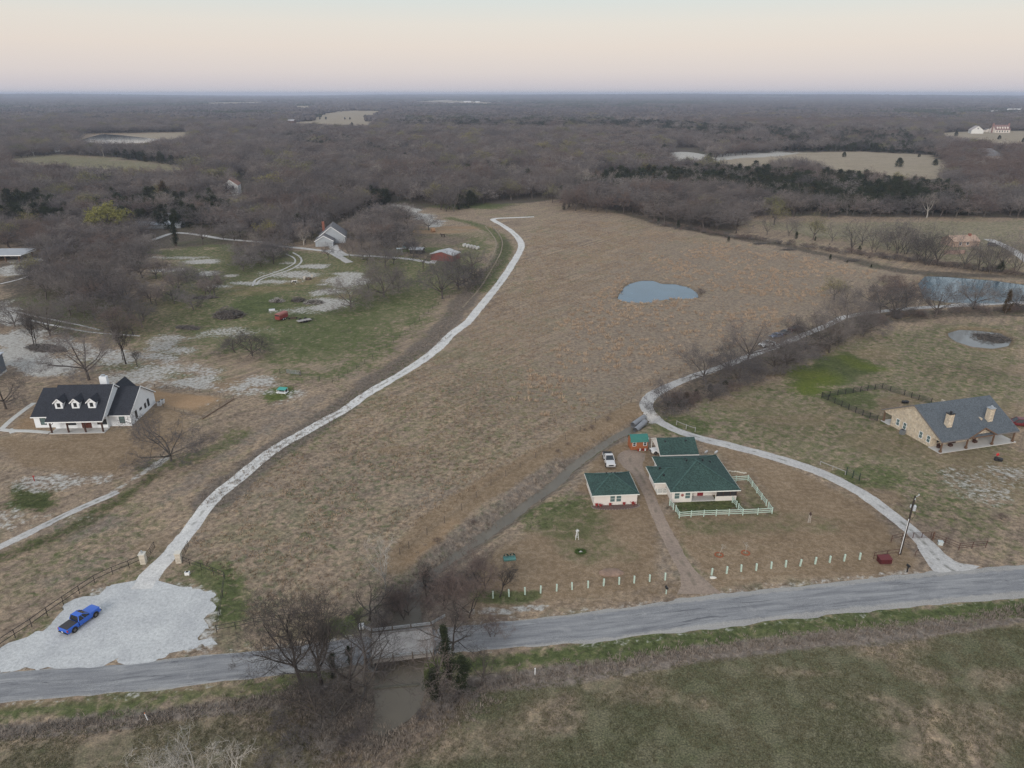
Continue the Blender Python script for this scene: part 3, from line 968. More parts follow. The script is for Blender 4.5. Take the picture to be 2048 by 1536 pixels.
# smaller tracks and lanes on the left
for pts, w in (([(586, 505), (600, 514), (602, 524), (592, 533), (575, 541), (550, 549), (522, 559), (512, 570)], .5),
               ([(572, 508), (588, 516), (590, 525), (580, 532), (563, 540), (540, 548), (512, 559), (505, 572)], .45),
               ([(0, 625), (60, 640), (130, 655), (190, 665), (280, 672)], .5),
               ([(10, 618), (70, 632), (150, 648), (200, 660)], .45),
               ([(0, 568), (40, 558), (90, 540)], .8)):
    c = spline([tuple(at(a, b))[:2] for a, b in pts], 0.8)
    strip('path', c, w, M_gravel2, 0.03, jit=0.35, seed=int(pts[0][0]))
for pts, w in (([(270, 490), (310, 478), (350, 466), (400, 470), (450, 478), (520, 484), (560, 492), (600, 496), (650, 502), (700, 510), (760, 513), (820, 518), (862, 526)], 1.7),
               ([(690, 512), (672, 500), (665, 490)], 2.5),
               ([(655, 500), (690, 520), (700, 525)], 2.0),
               ([(862, 527), (880, 510), (890, 500)], 1.8),
               ([(2060, 525), (2025, 500), (1995, 485), (1975, 478)], 2.6)):
    c = spline([tuple(at(a, b))[:2] for a, b in pts], 1.0)
    strip('path', c, w, M_gravel2, 0.04, jit=0.5, seed=int(pts[0][0]))
for pts in ([(985, 452), (1002, 475), (1003, 500), (985, 535), (960, 575), (925, 615)], [(970, 452), (990, 478), (990, 500), (970, 535)]):
    c = spline([tuple(at(a, b))[:2] for a, b in pts], 1.0)
    strip('path', c, 0.35, gravel_mat('worn_track', (.26, .215, .16)) if 'worn_track' not in bpy.data.materials else bpy.data.materials['worn_track'], 0.03, jit=0.4, seed=5)
strip('path', spline([tuple(at(a, b))[:2] for a, b in [(-30, 1110), (0, 1094), (60, 1064), (130, 1030), (190, 1004), (236, 984)]], .7), 1.0, M_gravel2, .03, jit=.7, seed=91)
# farmhouse concrete walk
M_conc = paint('pale_concrete', (.50, .49, .465), 0.85, 0.14, 0.9, bump=0.2)
for pts, w in (([(100, 865), (60, 862), (20, 861), (2, 859)], .75), ([(2, 859), (25, 838), (55, 815), (68, 806)], .7), ([(20, 858), (26, 866)], .6)):
    c = spline([tuple(at(a, b))[:2] for a, b in pts], 0.8)
    strip('path', c, w, M_conc, 0.05, jit=0.0, seed=3)

# gravel pad by the road
pad_px = [(-60, 1345), (-60, 1352), (0, 1338), (270, 1323), (420, 1302), (409, 1290), (385, 1278), (380, 1262), (418, 1246), (422, 1225), (424, 1188), (376, 1178), (330, 1176), (309, 1172), (296, 1160), (272, 1160),
          (262, 1172), (202, 1178), (170, 1197), (137, 1219), (100, 1244), (68, 1266), (30, 1290), (0, 1307), (-60, 1335)]
P = [Vector((q[0], q[1])) for q in atn(pad_px)]
out = []
for i in range(len(P)):
    a, b = P[i], P[(i + 1) % len(P)]
    n = max(1, int((b - a).length / 0.35))
    for k in range(n):
        p = a.lerp(b, k / n)
        j = Vector((fbm(p.x, p.y, 3.2, 44) - .5, fbm(p.x, p.y, 3.2, 55) - .5)) * 5.5 + Vector((fbm(p.x, p.y, .7, 46) - .5, fbm(p.x, p.y, .7, 57) - .5)) * 1.2
        out.append(p + j)
bm = bmesh.new()
vs = [bm.verts.new((p.x, p.y, g1(p.x, p.y) + 0.02)) for p in out]
f = bm.faces.new(vs)
bmesh.ops.triangulate(bm, faces=[f])
bmesh.ops.recalc_face_normals(bm, faces=bm.faces)
for f in bm.faces:
    if f.normal.z < 0: f.normal_flip()
me = bpy.data.meshes.new('gravel_pad')
bm.to_mesh(me)
bm.free()
me.materials.append(M_pad)
tag(link('gravel_pad', me), kind='structure')

# the county road: worn grey chip seal, in two runs either side of the bridge
rm, t, b = newmat('worn_asphalt')
uv = t.n('ShaderNodeUVMap')
mp = t.n('ShaderNodeMapping')
mp.inputs['Scale'].default_value = (1.0, 0.09, 1)
t.l(uv.outputs[0], mp.inputs[0])
su = t.n('ShaderNodeSeparateXYZ')
t.l(uv.outputs[0], su.inputs[0])
g = t.n('ShaderNodeNewGeometry').outputs['Position']
st = t.noise(1.3, 5, 0.65, mp.outputs[0], 0.4)
c = t.ramp(st, [(0.28, (.150, .153, .163)), (0.45, (.215, .217, .226)), (0.6, (.275, .276, .280)), (0.75, (.35, .348, .345))])
gn = t.noise(6.0, 4, 0.75, g)
c = t.mix(0.6, c, t.ramp(gn, [(0.3, (.7, .7, .7)), (0.7, (1.25, 1.25, 1.25))]), 'MULTIPLY')
pt = t.noise(0.33, 4, 0.6, g, 0.6)
c = t.mix(t.maprange(pt, 0.60, 0.72, 0, .4), c, (.35, .345, .34))
c = t.mix(t.maprange(t.noise(0.9, 5, 0.7, mp.outputs[0], 1.0), 0.59, 0.65, 0, .75), c, (.085, .088, .097))
au = t.math('ABSOLUTE', su.outputs[0])
en = t.math('ADD', au, t.math('MULTIPLY', t.math('SUBTRACT', t.noise(0.8, 5, 0.7, g), .5), 1.6))
c = t.mix(t.maprange(en, 2.2, 2.75, 0, .7), c, t.ramp(gn, [(.3, (.27, .255, .235)), (.7, (.43, .41, .38))]))
ck = t.noise(1.6, 6, 0.75, g, 1.5)
c = t.mix(t.math('MULTIPLY', t.maprange(t.math('ABSOLUTE', t.math('SUBTRACT', ck, 0.5)), 0.0, 0.012, 1, 0), t.maprange(t.noise(.15, 3, .5, g), .5, .6)), c, (.06, .06, .065))
t.l(c, b.inputs['Base Color'])
b.inputs['Roughness'].default_value = 0.85
b.inputs['Specular IOR Level'].default_value = 0.2
up = [(-140, 1352), (0, 1340), (270, 1324), (480, 1300), (660, 1282), (748, 1266), (862, 1254), (1028, 1239), (1250, 1213), (1348, 1196), (1500, 1179), (1700, 1157), (1900, 1137), (2048, 1127), (2300, 1104)]
lo = [(-170, 1430), (0, 1408), (250, 1388), (470, 1364), (640, 1344), (748, 1326), (862, 1311), (1020, 1299), (1200, 1287), (1348, 1269), (1500, 1252), (1700, 1230), (1850, 1216), (2048, 1199), (2330, 1170)]
U_, L_ = atn(up), atn(lo)
_x = np.linspace(-78, 122, 26)
_u, _l = np.interp(_x, U_[:, 0], U_[:, 1]), np.interp(_x, L_[:, 0], L_[:, 1])
_g = np.gradient((_u + _l) / 2, _x)
ctr = [(x_, (u_ + l_) / 2, (u_ - l_) / 2 / math.hypot(1, g_)) for x_, u_, l_, g_ in zip(_x, _u, _l, _g)]
for e_, o_, L_e in ((0, 1, 70), (-1, -2, 110)):
    v_ = np.array(ctr[e_]) - np.array(ctr[o_])
    w_ = np.array(ctr[e_]) + v_ / np.linalg.norm(v_[:2]) * L_e
    w_[2] = ctr[e_][2]
    ctr = ([tuple(w_)] + ctr) if e_ == 0 else (ctr + [tuple(w_)])
Cr = spline(ctr, 0.8)
ROADW = float(np.mean(Cr[:, 2]))
BR0 = (U_[5] + L_[5]) / 2      # bridge ends on the centre line
BR1 = (U_[6] + L_[6]) / 2
BDIR = (BR1 - BR0) / np.linalg.norm(BR1 - BR0)
BLEN = float(np.linalg.norm(BR1 - BR0))
s_along = (Cr[:, :2] - BR0) @ BDIR
west = Cr[s_along < 0.9]
east = Cr[s_along > BLEN - 0.9]
wj = (vnoise(s_along, s_along * 0, 14, 2) - .5) * .5
strip('road', west, west[:, 2] * 0.96, rm, 0.07, jit=0.6, nx=8, js=1.6)
strip('road', east, east[:, 2] * 0.96, rm, 0.07, jit=0.6, nx=8, js=1.6, seed=20)

# ------------------------------------------------------------ water
def water_mat(name, col, rough=0.06):
    m, t, b = newmat(name)
    g = t.n('ShaderNodeNewGeometry').outputs['Position']
    f = t.noise(0.15, 3, 0.5, g)
    t.l(t.ramp(f, [(0.3, tuple(c * .85 for c in col)), (0.7, tuple(c * 1.12 for c in col))]), b.inputs['Base Color'])
    b.inputs['Roughness'].default_value = rough
    b.inputs['Specular IOR Level'].default_value = 0.5
    bp = t.n('ShaderNodeBump')
    bp.inputs['Strength'].default_value = 0.06
    bp.inputs['Distance'].default_value = 0.05
    t.l(t.noise(1.2, 3, 0.5, g), bp.inputs['Height'])
    t.l(bp.outputs[0], b.inputs['Normal'])
    return m


M_creek = water_mat('muddy_water', (.135, .115, .086), 0.42)
strip('creek', creek, creek[:, 2] + 2.2, M_creek, flat=CREEK_Z, jit=0.0)
for nm, P, c in (('pond', PONDS[0], (.055, .105, .15)), ('pond', PONDS[1], (.07, .105, .13)), ('pond', PONDS[2], (.13, .125, .115)), ('lake', PONDS[3], (.05, .065, .07))):
    cx = sum(p[0] for p in P) / len(P)
    cyy = sum(p[1] for p in P) / len(P)
    S = spline(P + [P[0]], 1.0 if nm == 'pond' else 6.0)[:, :2]
    k = 1.0
    mb = MB()
    dd = S - np.array([cx, cyy])
    S2 = S + dd / np.linalg.norm(dd, axis=1)[:, None] * 1.6
    mb.add([(cx, cyy, -0.32)] + [(p[0], p[1], -0.32) for p in S2], [(0, i + 1, (i + 1) % len(S2) + 1) for i in range(len(S2))])
    tag(mb.build(nm, water_mat(nm + '_water', c, 0.10)), kind='structure')
# ------------------------------------------------------------ tree building
class TreeMB:
    def __init__(s):
        s.V = []
        s.T = []
        s.m = []

    def tube(s, pts, rad, n=4, mi=0):
        b = len(s.V)
        P = [Vector(p) for p in pts]
        k = len(P)
        e = None
        for i in range(k):
            d = (P[min(i + 1, k - 1)] - P[max(i - 1, 0)])
            if d.length < 1e-6: d = Vector((0, 0, 1))
            d.normalize()
            if e is None:
                e = d.cross(Vector((0.3, 1, 0.2))).normalized()
            else:
                e = (e - d * e.dot(d)).normalized()
            g = d.cross(e)
            for j in range(n):
                a = 2 * math.pi * j / n
                q = P[i] + (e * math.cos(a) + g * math.sin(a)) * rad[i]
                s.V.append((q.x, q.y, q.z))
        for i in range(k - 1):
            for j in range(n):
                a, c = b + i * n + j, b + i * n + (j + 1) % n
                s.T += [(a, c, c + n), (a, c + n, a + n)]
                s.m += [mi, mi]

    def blade(s, p, q, w, r, mi=0):
        d = (q - p)
        u = d.cross(Vector((r.uniform(-1, 1), r.uniform(-1, 1), r.uniform(-1, 1))))
        if u.length < 1e-5: return
        u = u.normalized() * w * 0.5
        b = len(s.V)
        for v in (p - u, p + u, q): s.V.append((v.x, v.y, v.z))
        s.T.append((b, b + 1, b + 2))
        s.m.append(mi)

    def ribbon(s, pts, w, r, mi=0):
        d = pts[-1] - pts[0]
        u = d.cross(Vector((r.uniform(-1, 1), r.uniform(-1, 1), r.uniform(-1, 1)))).normalized()
        b = len(s.V)
        k = len(pts)
        for i, p in enumerate(pts):
            h = u * (w * (1 - 0.6 * i / k) * .5)
            for v in (p - h, p + h): s.V.append((v.x, v.y, v.z))
        for i in range(k - 1):
            a = b + 2 * i
            s.T += [(a, a + 1, a + 3), (a, a + 3, a + 2)]
            s.m += [mi, mi]

    def mesh(s, name, mats):
        me = np_mesh(name, s.V, s.T)
        for q in mats: me.materials.append(q)
        if len(mats) > 1: me.polygons.foreach_set('material_index', np.array(s.m, np.int32))
        return me


def wood_mat(name, cols, rough=0.9, inst=True):
    """bark or twig colour, each tree a little different"""
    m, t, b = newmat(name)
    oi = t.n('ShaderNodeObjectInfo')
    n = len(cols)
    c = t.ramp(oi.outputs['Random'], [(i / max(1, n - 1), q) for i, q in enumerate(cols)])
    g = t.n('ShaderNodeNewGeometry').outputs['Position']
    f = t.noise(1.5, 3, 0.6, g)
    c = t.mix(0.6, c, t.ramp(f, [(0.3, (.68, .68, .68)), (0.7, (1.3, 1.3, 1.3))]), 'MULTIPLY')
    t.l(c, b.inputs['Base Color'])
    b.inputs['Roughness'].default_value = rough
    b.inputs['Specular IOR Level'].default_value = 0.1
    return m


M_bark = wood_mat('oak_bark', [(.068, .058, .051), (.096, .080, .072), (.080, .070, .064), (.120, .108, .096)])
M_twig = wood_mat('grey_twigs', [(.078, .071, .068), (.173, .153, .146), (.105, .096, .097), (.196, .171, .157), (.089, .082, .083), (.160, .133, .121)])
M_twigw = wood_mat('woodland_twigs', [(.077, .070, .070), (.194, .174, .168), (.118, .108, .112), (.249, .219, .203), (.090, .084, .087), (.212, .176, .158), (.145, .122, .115)])
M_barkd = wood_mat('dark_bark', [(.040, .034, .031), (.058, .050, .045)])
M_twigd = wood_mat('dark_twigs', [(.062, .054, .049), (.085, .073, .066)])
M_twigr = wood_mat('red_brown_twigs', [(.132, .100, .089), (.162, .123, .106), (.115, .089, .085)])
M_pale = wood_mat('pale_bark', [(.34, .32, .29), (.42, .39, .35)])
M_ptwig = wood_mat('pale_twigs', [(.20, .178, .16), (.26, .23, .205)])
M_bud = wood_mat('spring_buds', [(.17, .17, .075), (.20, .185, .085), (.23, .21, .06)])
M_yel = wood_mat('yellow_green_leaves', [(.20, .20, .058), (.235, .225, .075)])
M_ced = wood_mat('cedar_needles', [(.023, .032, .018), (.033, .043, .022), (.040, .047, .025), (.028, .036, .022), (.050, .050, .028)])
M_rust = wood_mat('rusty_needles', [(.075, .048, .026), (.095, .055, .028)])
M_cbark = wood_mat('cedar_bark', [(.10, .075, .06), (.13, .10, .085)])


def rdir(d, ang, r):
    """d turned by ang about a random perpendicular"""
    u = d.cross(Vector((r.uniform(-1, 1), r.uniform(-1, 1), r.uniform(-1, 1)))).normalized()
    return (d * math.cos(ang) + u * math.sin(ang)).normalized()


def bare(seed, H=10.0, spread=1.0, trunk=0.22, nlimb=5, kids=(5, 5, 4, 4), twig=1.0, tw=0.035, lean=(0, 0), up=0.12, r0=None, stems=1, buds=0, budm=0.16, droop=0.0, ang=(28, 62)):
    """returns (trunk builder, crown builder) of a leafless tree H metres high"""
    r = random.Random(seed)
    tr, cr = TreeMB(), TreeMB()
    r0 = r0 or H * 0.021
    tips = []
    nl = len(kids)

    def branch(p, d, L, rad, lev):
        k = 4 if lev < 2 else 3
        pts = [p]
        q = p
        dd = d
        for i in range(k):
            j = Vector((r.gauss(0, 1), r.gauss(0, 1), r.gauss(0, .6))) * (0.17 if lev < 3 else 0.24)
            dd = (dd + j + Vector((0, 0, up if lev < 3 else up * .4 - droop))).normalized()
            q = q + dd * (L / k)
            pts.append(q)
        rr = [rad * (1 - 0.62 * i / k) for i in range(k + 1)]
        if lev == 1:
            tr.tube(pts, rr, 5)
        elif lev == 2:
            cr.tube(pts, rr, 4)
        elif lev == 3:
            cr.tube(pts, rr, 3)
        else:
            cr.ribbon(pts, max(rad * 2, tw), r)
        if lev > nl:
            for _ in range(int(4 * twig)):
                a = pts[r.randint(1, k)]
                e = a + rdir(dd, RAD(r.uniform(15, 65)), r) * (L * r.uniform(.5, 1.0)) + Vector((0, 0, -droop * L))
                cr.blade(a, e, tw * 0.9, r)
                tips.append(e)
            return
        n = kids[lev - 1]
        n = max(2, int(round(n * r.uniform(.75, 1.25))))
        for i in range(n):
            t = 0.30 + 0.70 * (i + r.random()) / n
            t = min(0.999, t)
            a = int(t * k)
            f = t * k - a
            pp = pts[a].lerp(pts[a + 1], f)
            base = (pts[a + 1] - pts[a]).normalized()
            d2 = rdir(base, RAD(r.uniform(*ang)) * (1.0 if t < .95 else .5), r)
            if d2.z < -0.35: d2.z *= .3; d2.normalize()
            branch(pp, d2, L * r.uniform(.48, .70) * (1.1 - .25 * t), max(rad * (1 - .62 * t) * .62, .008), lev + 1)

    for s in range(stems):
        a0 = r.uniform(0, 6.28)
        b0 = Vector((0, 0, -0.3)) + (Vector((math.cos(a0), math.sin(a0), 0)) * (0.25 + .3 * r.random()) if stems > 1 else Vector((0, 0, 0)))
        d = Vector((lean[0], lean[1], 1)).normalized()
        if stems > 1: d = (d + Vector((math.cos(a0), math.sin(a0), 0)) * r.uniform(.15, .5)).normalized()
        Ht = H * trunk * r.uniform(.85, 1.15)
        pts = [b0]
        q = b0
        for i in range(4):
            d = (d + Vector((r.gauss(0, .06), r.gauss(0, .06), 0))).normalized()
            q = q + d * ((Ht + .3) / 4)
            pts.append(q)
        R = r0 * (1 if stems == 1 else .62)
        tr.tube(pts, [R * 1.35, R * 1.02, R * .95, R * .9, R * .86], 7)
        L = H * (1 - trunk) * 0.62
        # leader plus limbs
        branch(q, rdir(d, RAD(r.uniform(3, 14)), r), L, R * .7, 1)
        for i in range(nlimb - 1):
            az = 2 * math.pi * (i + r.uniform(-.3, .3)) / max(1, nlimb - 1) + a0
            el = RAD(r.uniform(22, 58))
            o = Vector((math.cos(az) * math.cos(el) * spread, math.sin(az) * math.cos(el) * spread, math.sin(el))).normalized()
            st = pts[-1] if r.random() < .55 else pts[-2].lerp(pts[-1], r.random())
            branch(st, (o + d * .15).normalized(), L * r.uniform(.75, 1.05) * (.75 + .25 * spread), R * r.uniform(.45, .62), 1)
    if buds:
        r.shuffle(tips)
        for i in range(buds):
            e = tips[i % len(tips)]
            c = e + Vector((r.gauss(0, .22), r.gauss(0, .22), r.gauss(0, .2)))
            cr.blade(c, c + Vector((r.uniform(-1, 1), r.uniform(-1, 1), r.uniform(-1, 1))).normalized() * budm * 1.4, budm, r, 1)
    return tr, cr


def cedar(seed, H=8.0, W=2.4, n=2600, leaf=0.34, base=0.06, lump=0.35, rust=0.0):
    r = random.Random(seed)
    tr, cr = TreeMB(), TreeMB()
    tr.tube([(0, 0, -.3), (0.03, 0, H * .3), (0, .04, H * .62), (0, 0, H * .9)], [H * .022, H * .017, H * .011, .02], 6)
    lob = [(r.uniform(0, 6.28), r.uniform(0.1, .85), r.uniform(.5, 1.1), r.uniform(.4, .9)) for _ in range(12)]
    nb = int(n / 22)
    for i in range(nb):
        t = r.random() ** 0.8
        z = H * (base + (1 - base) * t)
        az = r.uniform(0, 6.28)
        prof = W * (1 - t) ** 0.62 * (0.35 + 0.65 * min(1, (t + .02) / .16))
        k = 1.0
        for a, tt, am, wd in lob:
            da = math.atan2(math.sin(az - a), math.cos(az - a))
            k += lump * am * math.exp(-(da / wd) ** 2 - ((t - tt) / .14) ** 2) - lump * .10
        R = prof * k * r.uniform(.55, 1.05)
        c = Vector((math.cos(az) * R, math.sin(az) * R, z))
        out = Vector((math.cos(az), math.sin(az), r.uniform(.1, .9))).normalized()
        if i % 3 == 0:
            cr.blade(Vector((0, 0, z - R * .3)), c, .06, r)
        for j in range(22):
            p = c + Vector((r.gauss(0, 1), r.gauss(0, 1), r.gauss(0, 1.0))) * (leaf * .95)
            d = (out + Vector((r.gauss(0, .6), r.gauss(0, .6), r.gauss(0, .5)))).normalized()
            cr.blade(p, p + d * leaf * r.uniform(.8, 1.5), leaf * r.uniform(.35, .6), r, 1 if r.random() < rust else 0)
    return tr, cr


HREF = {}


def proto(build, bark, twig, extra=None):
    tr, cr = build
    top = max(v[2] for v in cr.V)
    p_ = _proto(tr, cr, bark, twig, extra)
    HREF[p_[1].name] = top
    return p_


def _proto(tr, cr, bark, twig, extra):
    return tr.mesh('trunk', [bark]), cr.mesh('crown', [twig] + ([extra] if extra else []))


def far_proto(build, bark, twig, extra=None):
    """trunk and crown as one mesh, for the far woods"""
    tr, cr = build
    b = len(cr.V)
    cr.V += tr.V
    cr.T += [(a + b, c + b, e + b) for a, c, e in tr.T]
    cr.m += [2 if extra else 1] * len(tr.T)
    return cr.mesh('woodland_tree', [twig] + ([extra] if extra else []) + [bark])


def plant(me2, name, label, p, h, href, group=None, rz=None, cat='tree', wide=1.0, tilt=(0, 0)):
    """one tree: an Empty at its foot with its trunk and its crown"""
    s = h / HREF.get(me2[1].name, href)
    o = bpy.data.objects.new(name, None)
    o.empty_display_size = .3
    COL.objects.link(o)
    o.location = (p[0], p[1], g1(p[0], p[1]))
    o.rotation_euler = (tilt[0], tilt[1], rnd.uniform(0, 6.28) if rz is None else rz)
    o.scale = (s * wide, s * wide, s)
    tag(o, label, cat, group)
    for nm, me in zip(('trunk', 'crown') if cat != 'shrub' else ('stem', 'foliage'), me2):
        c = bpy.data.objects.new(nm, me)
        COL.objects.link(c)
        c.parent = o
        _kids.setdefault(o.name, []).append(c)
    return o


# prototypes -------------------------------------------------------------
OAK = [proto(bare(100 + i, 8.6, 1.6, .26, 7, (5, 5, 4), tw=.034, up=.05, ang=(28, 66)), M_bark, M_twig) for i in range(5)]
OAKR = [proto(bare(130 + i, 8.6, 1.5, .26, 7, (5, 5, 4), tw=.036, up=.05), M_bark, M_twigr) for i in range(2)]
TALL = [proto(bare(150 + i, 12, .85, .10, 5, (5, 4, 4), twig=.6, tw=.034, up=.10, stems=1 + i % 3, r0=.2), M_bark, M_twig) for i in range(4)]
PALE_T = [proto(bare(170 + i, 14, .6, .30, 5, (5, 4, 4), tw=.04, up=.2), M_pale, M_ptwig) for i in range(2)]
BUDT = [proto(bare(180 + i, 11, .9, .22, 5, (5, 5, 4), tw=.03, buds=2600, budm=.15), M_bark, M_twig, M_bud) for i in range(2)]
YELT = [proto(bare(190, 10, 1.1, .16, 6, (5, 5, 4), tw=.03, buds=6000, budm=.26), M_bark, M_twig, M_yel)]
CED = [proto(cedar(200 + i, 8, W, 3600, .30), M_cbark, M_ced) for i, W in enumerate((2.3, 2.9, 1.9))]
CEDW = [proto(cedar(210, 6, 3.8, 3600, .36), M_cbark, M_ced)]
CEDR = [proto(cedar(220, 8, 2.7, 3000, .32, rust=.75), M_cbark, M_ced, M_rust)]
SHR = [proto(bare(230 + i, 4, 1.2, .06, 4, (4, 4, 3), tw=.03, stems=3, up=.1), M_bark, M_twig) for i in range(3)]
SHRR = [proto(bare(240 + i, 4, 1.2, .06, 4, (4, 4, 3), tw=.03, stems=3, up=.05), M_bark, M_twigr) for i in range(2)]
SHRP = [proto(bare(250 + i, 4, 1.3, .05, 4, (4, 4, 3), tw=.028, stems=3, up=.0), M_ptwig, M_ptwig) for i in range(2)]


def topheight(px, py, ytop):
    """height of something standing at the foot pixel whose top is at photo row ytop"""
    p = ga(px, py)
    v = (ytop - 768) / FP
    f = p.y / (CP - v * SP)
    return HC - f * (SP + v * CP) - p.z


def T(pr, px, py, ytop, label, name='bare_tree', cat='tree', wide=1.0, href=None, rz=None, group=None, tilt=(0, 0)):
    h = topheight(px, py, ytop)
    href = href or {id(OAK): 10, id(OAKR): 10, id(TALL): 14, id(PALE_T): 14, id(BUDT): 11, id(YELT): 10, id(CED): 8, id(CEDW): 6, id(CEDR): 8, id(SHR): 4, id(SHRR): 4, id(SHRP): 4}[id(pr)]
    return plant(pr[rnd.randrange(len(pr))], name, label, ga(px, py), h, href * 1.0, group, rz, cat, wide, tilt)


# high detail prototypes for the trees in the foreground
FG1 = [proto(bare(301, 12, .85, .15, 7, (6, 5, 4, 3), tw=.02, up=.18, lean=(-.10, 0), r0=.17), M_barkd, M_twigd)]
FG2 = [proto(bare(302, 13, .6, .30, 6, (6, 5, 4, 3), tw=.02, up=.25, r0=.2), M_barkd, M_twigd)]
FG3 = [proto(bare(303, 9, 1.2, .16, 5, (5, 4, 4, 2), twig=.6, tw=.02, up=.05, droop=.05), M_bark, M_twigd), proto(bare(313, 9, 1.1, .2, 5, (5, 4, 4, 2), twig=.6, tw=.02, up=.08, droop=.03), M_bark, M_twigd), proto(bare(323, 9, 1.2, .18, 5, (5, 4, 4, 2), twig=.6, tw=.022, up=.06, droop=.03), M_bark, M_twig)]
FG4 = [proto(bare(304, 9, 1.15, .12, 5, (5, 4, 4, 3), tw=.02, stems=2, up=.1), M_bark, M_twigr)]
FGP = [proto(bare(305 + i, 9, 1.0, .16, 5, (4, 4, 3), twig=.5, tw=.03, up=.16, r0=.17), M_pale, M_pale) for i in range(2)]
FGO = [proto(bare(311, 8, 1.9, .13, 8, (5, 5, 4, 3), tw=.022, up=.03), M_bark, M_twig), proto(bare(312, 8, 1.6, .20, 7, (5, 5, 4, 3), tw=.022, up=.08), M_bark, M_twig)]
FGC = [proto(cedar(320, 9, 1.5, 6500, .17, lump=1.0), M_cbark, M_ced), proto(cedar(321, 6, 2.2, 6500, .18, lump=1.0), M_cbark, M_ced)]


def FT(pr, px, py, ytop, label, href, name='bare_tree', **k):
    return T(pr, px, py, ytop, label, name, href=href, **k)


FT(FG1, 602, 1362, 1168, 'tall bare tree forking low beside the road, its limbs leaning left over the asphalt', 12.6, rz=0.3, wide=1.1)
FT(FG2, 645, 1388, 1172, 'tall slim bare tree with one straight trunk, right of the low forked tree', 13, wide=1.2)
FT(FG3, 728, 1398, 1262, 'bare drooping tree with a tangle of pale twigs just left of the bridge', 9, wide=1.1)
FT(FG3, 735, 1326, 1205, 'thin bare tree with a crooked trunk at the west end of the bridge', 9, wide=.8)
FT(FG3, 738, 1240, 1150, 'bare spreading tree on the creek bank behind the short white bridge rail', 9, wide=1.1)
FT(FG4, 930, 1232, 1118, 'reddish bare thicket tree between the creek and the first mint post', 9, wide=1.05)
FT(FG4, 885, 1215, 1135, 'bare brushy tree on the right creek bank behind the bridge', 9)
FT(FG4, 968, 1172, 1092, 'low dense reddish bare tree at the corner of the garage lawn', 9, wide=1.25)
FT(FG3, 700, 1385, 1245, 'bare tree with many fine twigs between the slim tree and the bridge', 9, wide=1.1)
FT(FG3, 640, 1445, 1335, 'low bare tree on the slope below the forked roadside trees', 9, wide=1.2)
FT(FG3, 905, 1300, 1195, 'bare tree behind the tall cedar at the right end of the bridge', 9, wide=1.0)
FT(FG4, 815, 1240, 1160, 'bare reddish tree on the creek bank directly behind the bridge', 9, wide=1.0)
FT(FGP, 772, 1180, 1062, 'slender pale barked bare tree on the left creek bank', 9, wide=.6)
FT(FG2, 1000, 1194, 1110, 'small leaning bare tree beside the row of mint posts', 13, tilt=(0, .32), wide=.9, rz=0)
FT(FG2, 853, 1196, 1112, 'bare sapling standing at the edge of the muddy creek water', 13, wide=.7)
FT(FG3, 878, 1392, 1250, 'bare grey tree in front of the tall cedar at the bridge', 9, wide=.85)
FT(FG3, 962, 1370, 1290, 'low pale bare tree right of the cedars below the road', 9, wide=1.0)
FT(FG3, 672, 1445, 1350, 'bare tangle of a tree on the lower left creek bank', 9, wide=1.1)
FT(FG4, 985, 1275, 1225, 'twiggy bare tree at the road edge just right of the bridge', 9, wide=1.0)
FT([FGC[0]], 900, 1358, 1238, 'tall narrow dark cedar at the south east corner of the bridge', 9, 'cedar_tree', rz=1.0, wide=1.15, tilt=(0, -.10))
FT([FGC[1]], 925, 1388, 1310, 'dark cedar with a lopsided crown below the tall narrow cedar', 6, 'cedar_tree', wide=1.2)
FT([FGC[1]], 868, 1400, 1335, 'short dark cedar beside the brown creek pool', 6, 'cedar_tree', wide=1.3)
FT([FGC[1]], 668, 1358, 1305, 'small olive cedar between the tall slim tree and the bridge', 6, 'cedar_tree')
FT([FGC[1]], 700, 1330, 1290, 'small dark cedar at the road edge west of the bridge', 6, 'cedar_tree', wide=.8)
for px, py, h, w, lb in ((372, 1462, 8.5, 1.0, 'whitish bare treetop at the bottom edge, the tallest of them'), (285, 1508, 8.0, .9, 'whitish bare treetop at the bottom edge, the lowest and leftmost of them'),
                         (452, 1490, 7.6, .9, 'whitish bare treetop at the bottom edge, the rightmost of them'), (332, 1495, 7.4, .8, 'whitish bare treetop at the bottom edge, between two others')):
    p = at(px, py, h)
    plant(FGP[rnd.randrange(2)], 'bare_tree', lb, p, h, 9, None, None, 'tree', w)
for px, py, h in ((560, 1450, 2.2), (600, 1490, 2.4), (645, 1510, 2.2), (585, 1535, 2.2), (650, 1465, 2.0), (690, 1490, 1.8), (530, 1540, 2.0)):
    plant((SHR + SHRP)[rnd.randrange(5)], 'shrub', 'grey twiggy bush on the slope left of the creek outlet', ga(px, py), h, 4, 'grey bushes left of the creek outlet', None, 'shrub', 1.3)
for px, py, h in ((600, 1385, 2.5), (630, 1400, 2.4), (660, 1405, 2.6), (880, 1425, 2.0), (905, 1405, 2.2), (940, 1395, 2.0), (985, 1370, 1.6), (720, 1470, 2.0), (845, 1440, 1.5), (700, 1420, 2.4), (760, 1345, 2.2)):
    plant(SHR[rnd.randrange(3)], 'shrub', 'dark bare bush in the thicket around the creek pool', ga(px, py), h, 4, 'bushes around the creek pool', None, 'shrub', 1.3)
for i in range(20):
    f = rnd.random()
    px, py = 760 + 190 * f + rnd.uniform(-25, 25), 1240 - 95 * f + rnd.uniform(-22, 30)
    plant((SHRR + SHR)[rnd.randrange(5)], 'shrub', 'brown bare bush on the creek banks north of the bridge', ga(px, py), rnd.uniform(1.4, 3.0), 4, 'bushes on the creek banks north of the bridge', None, 'shrub', 1.1)
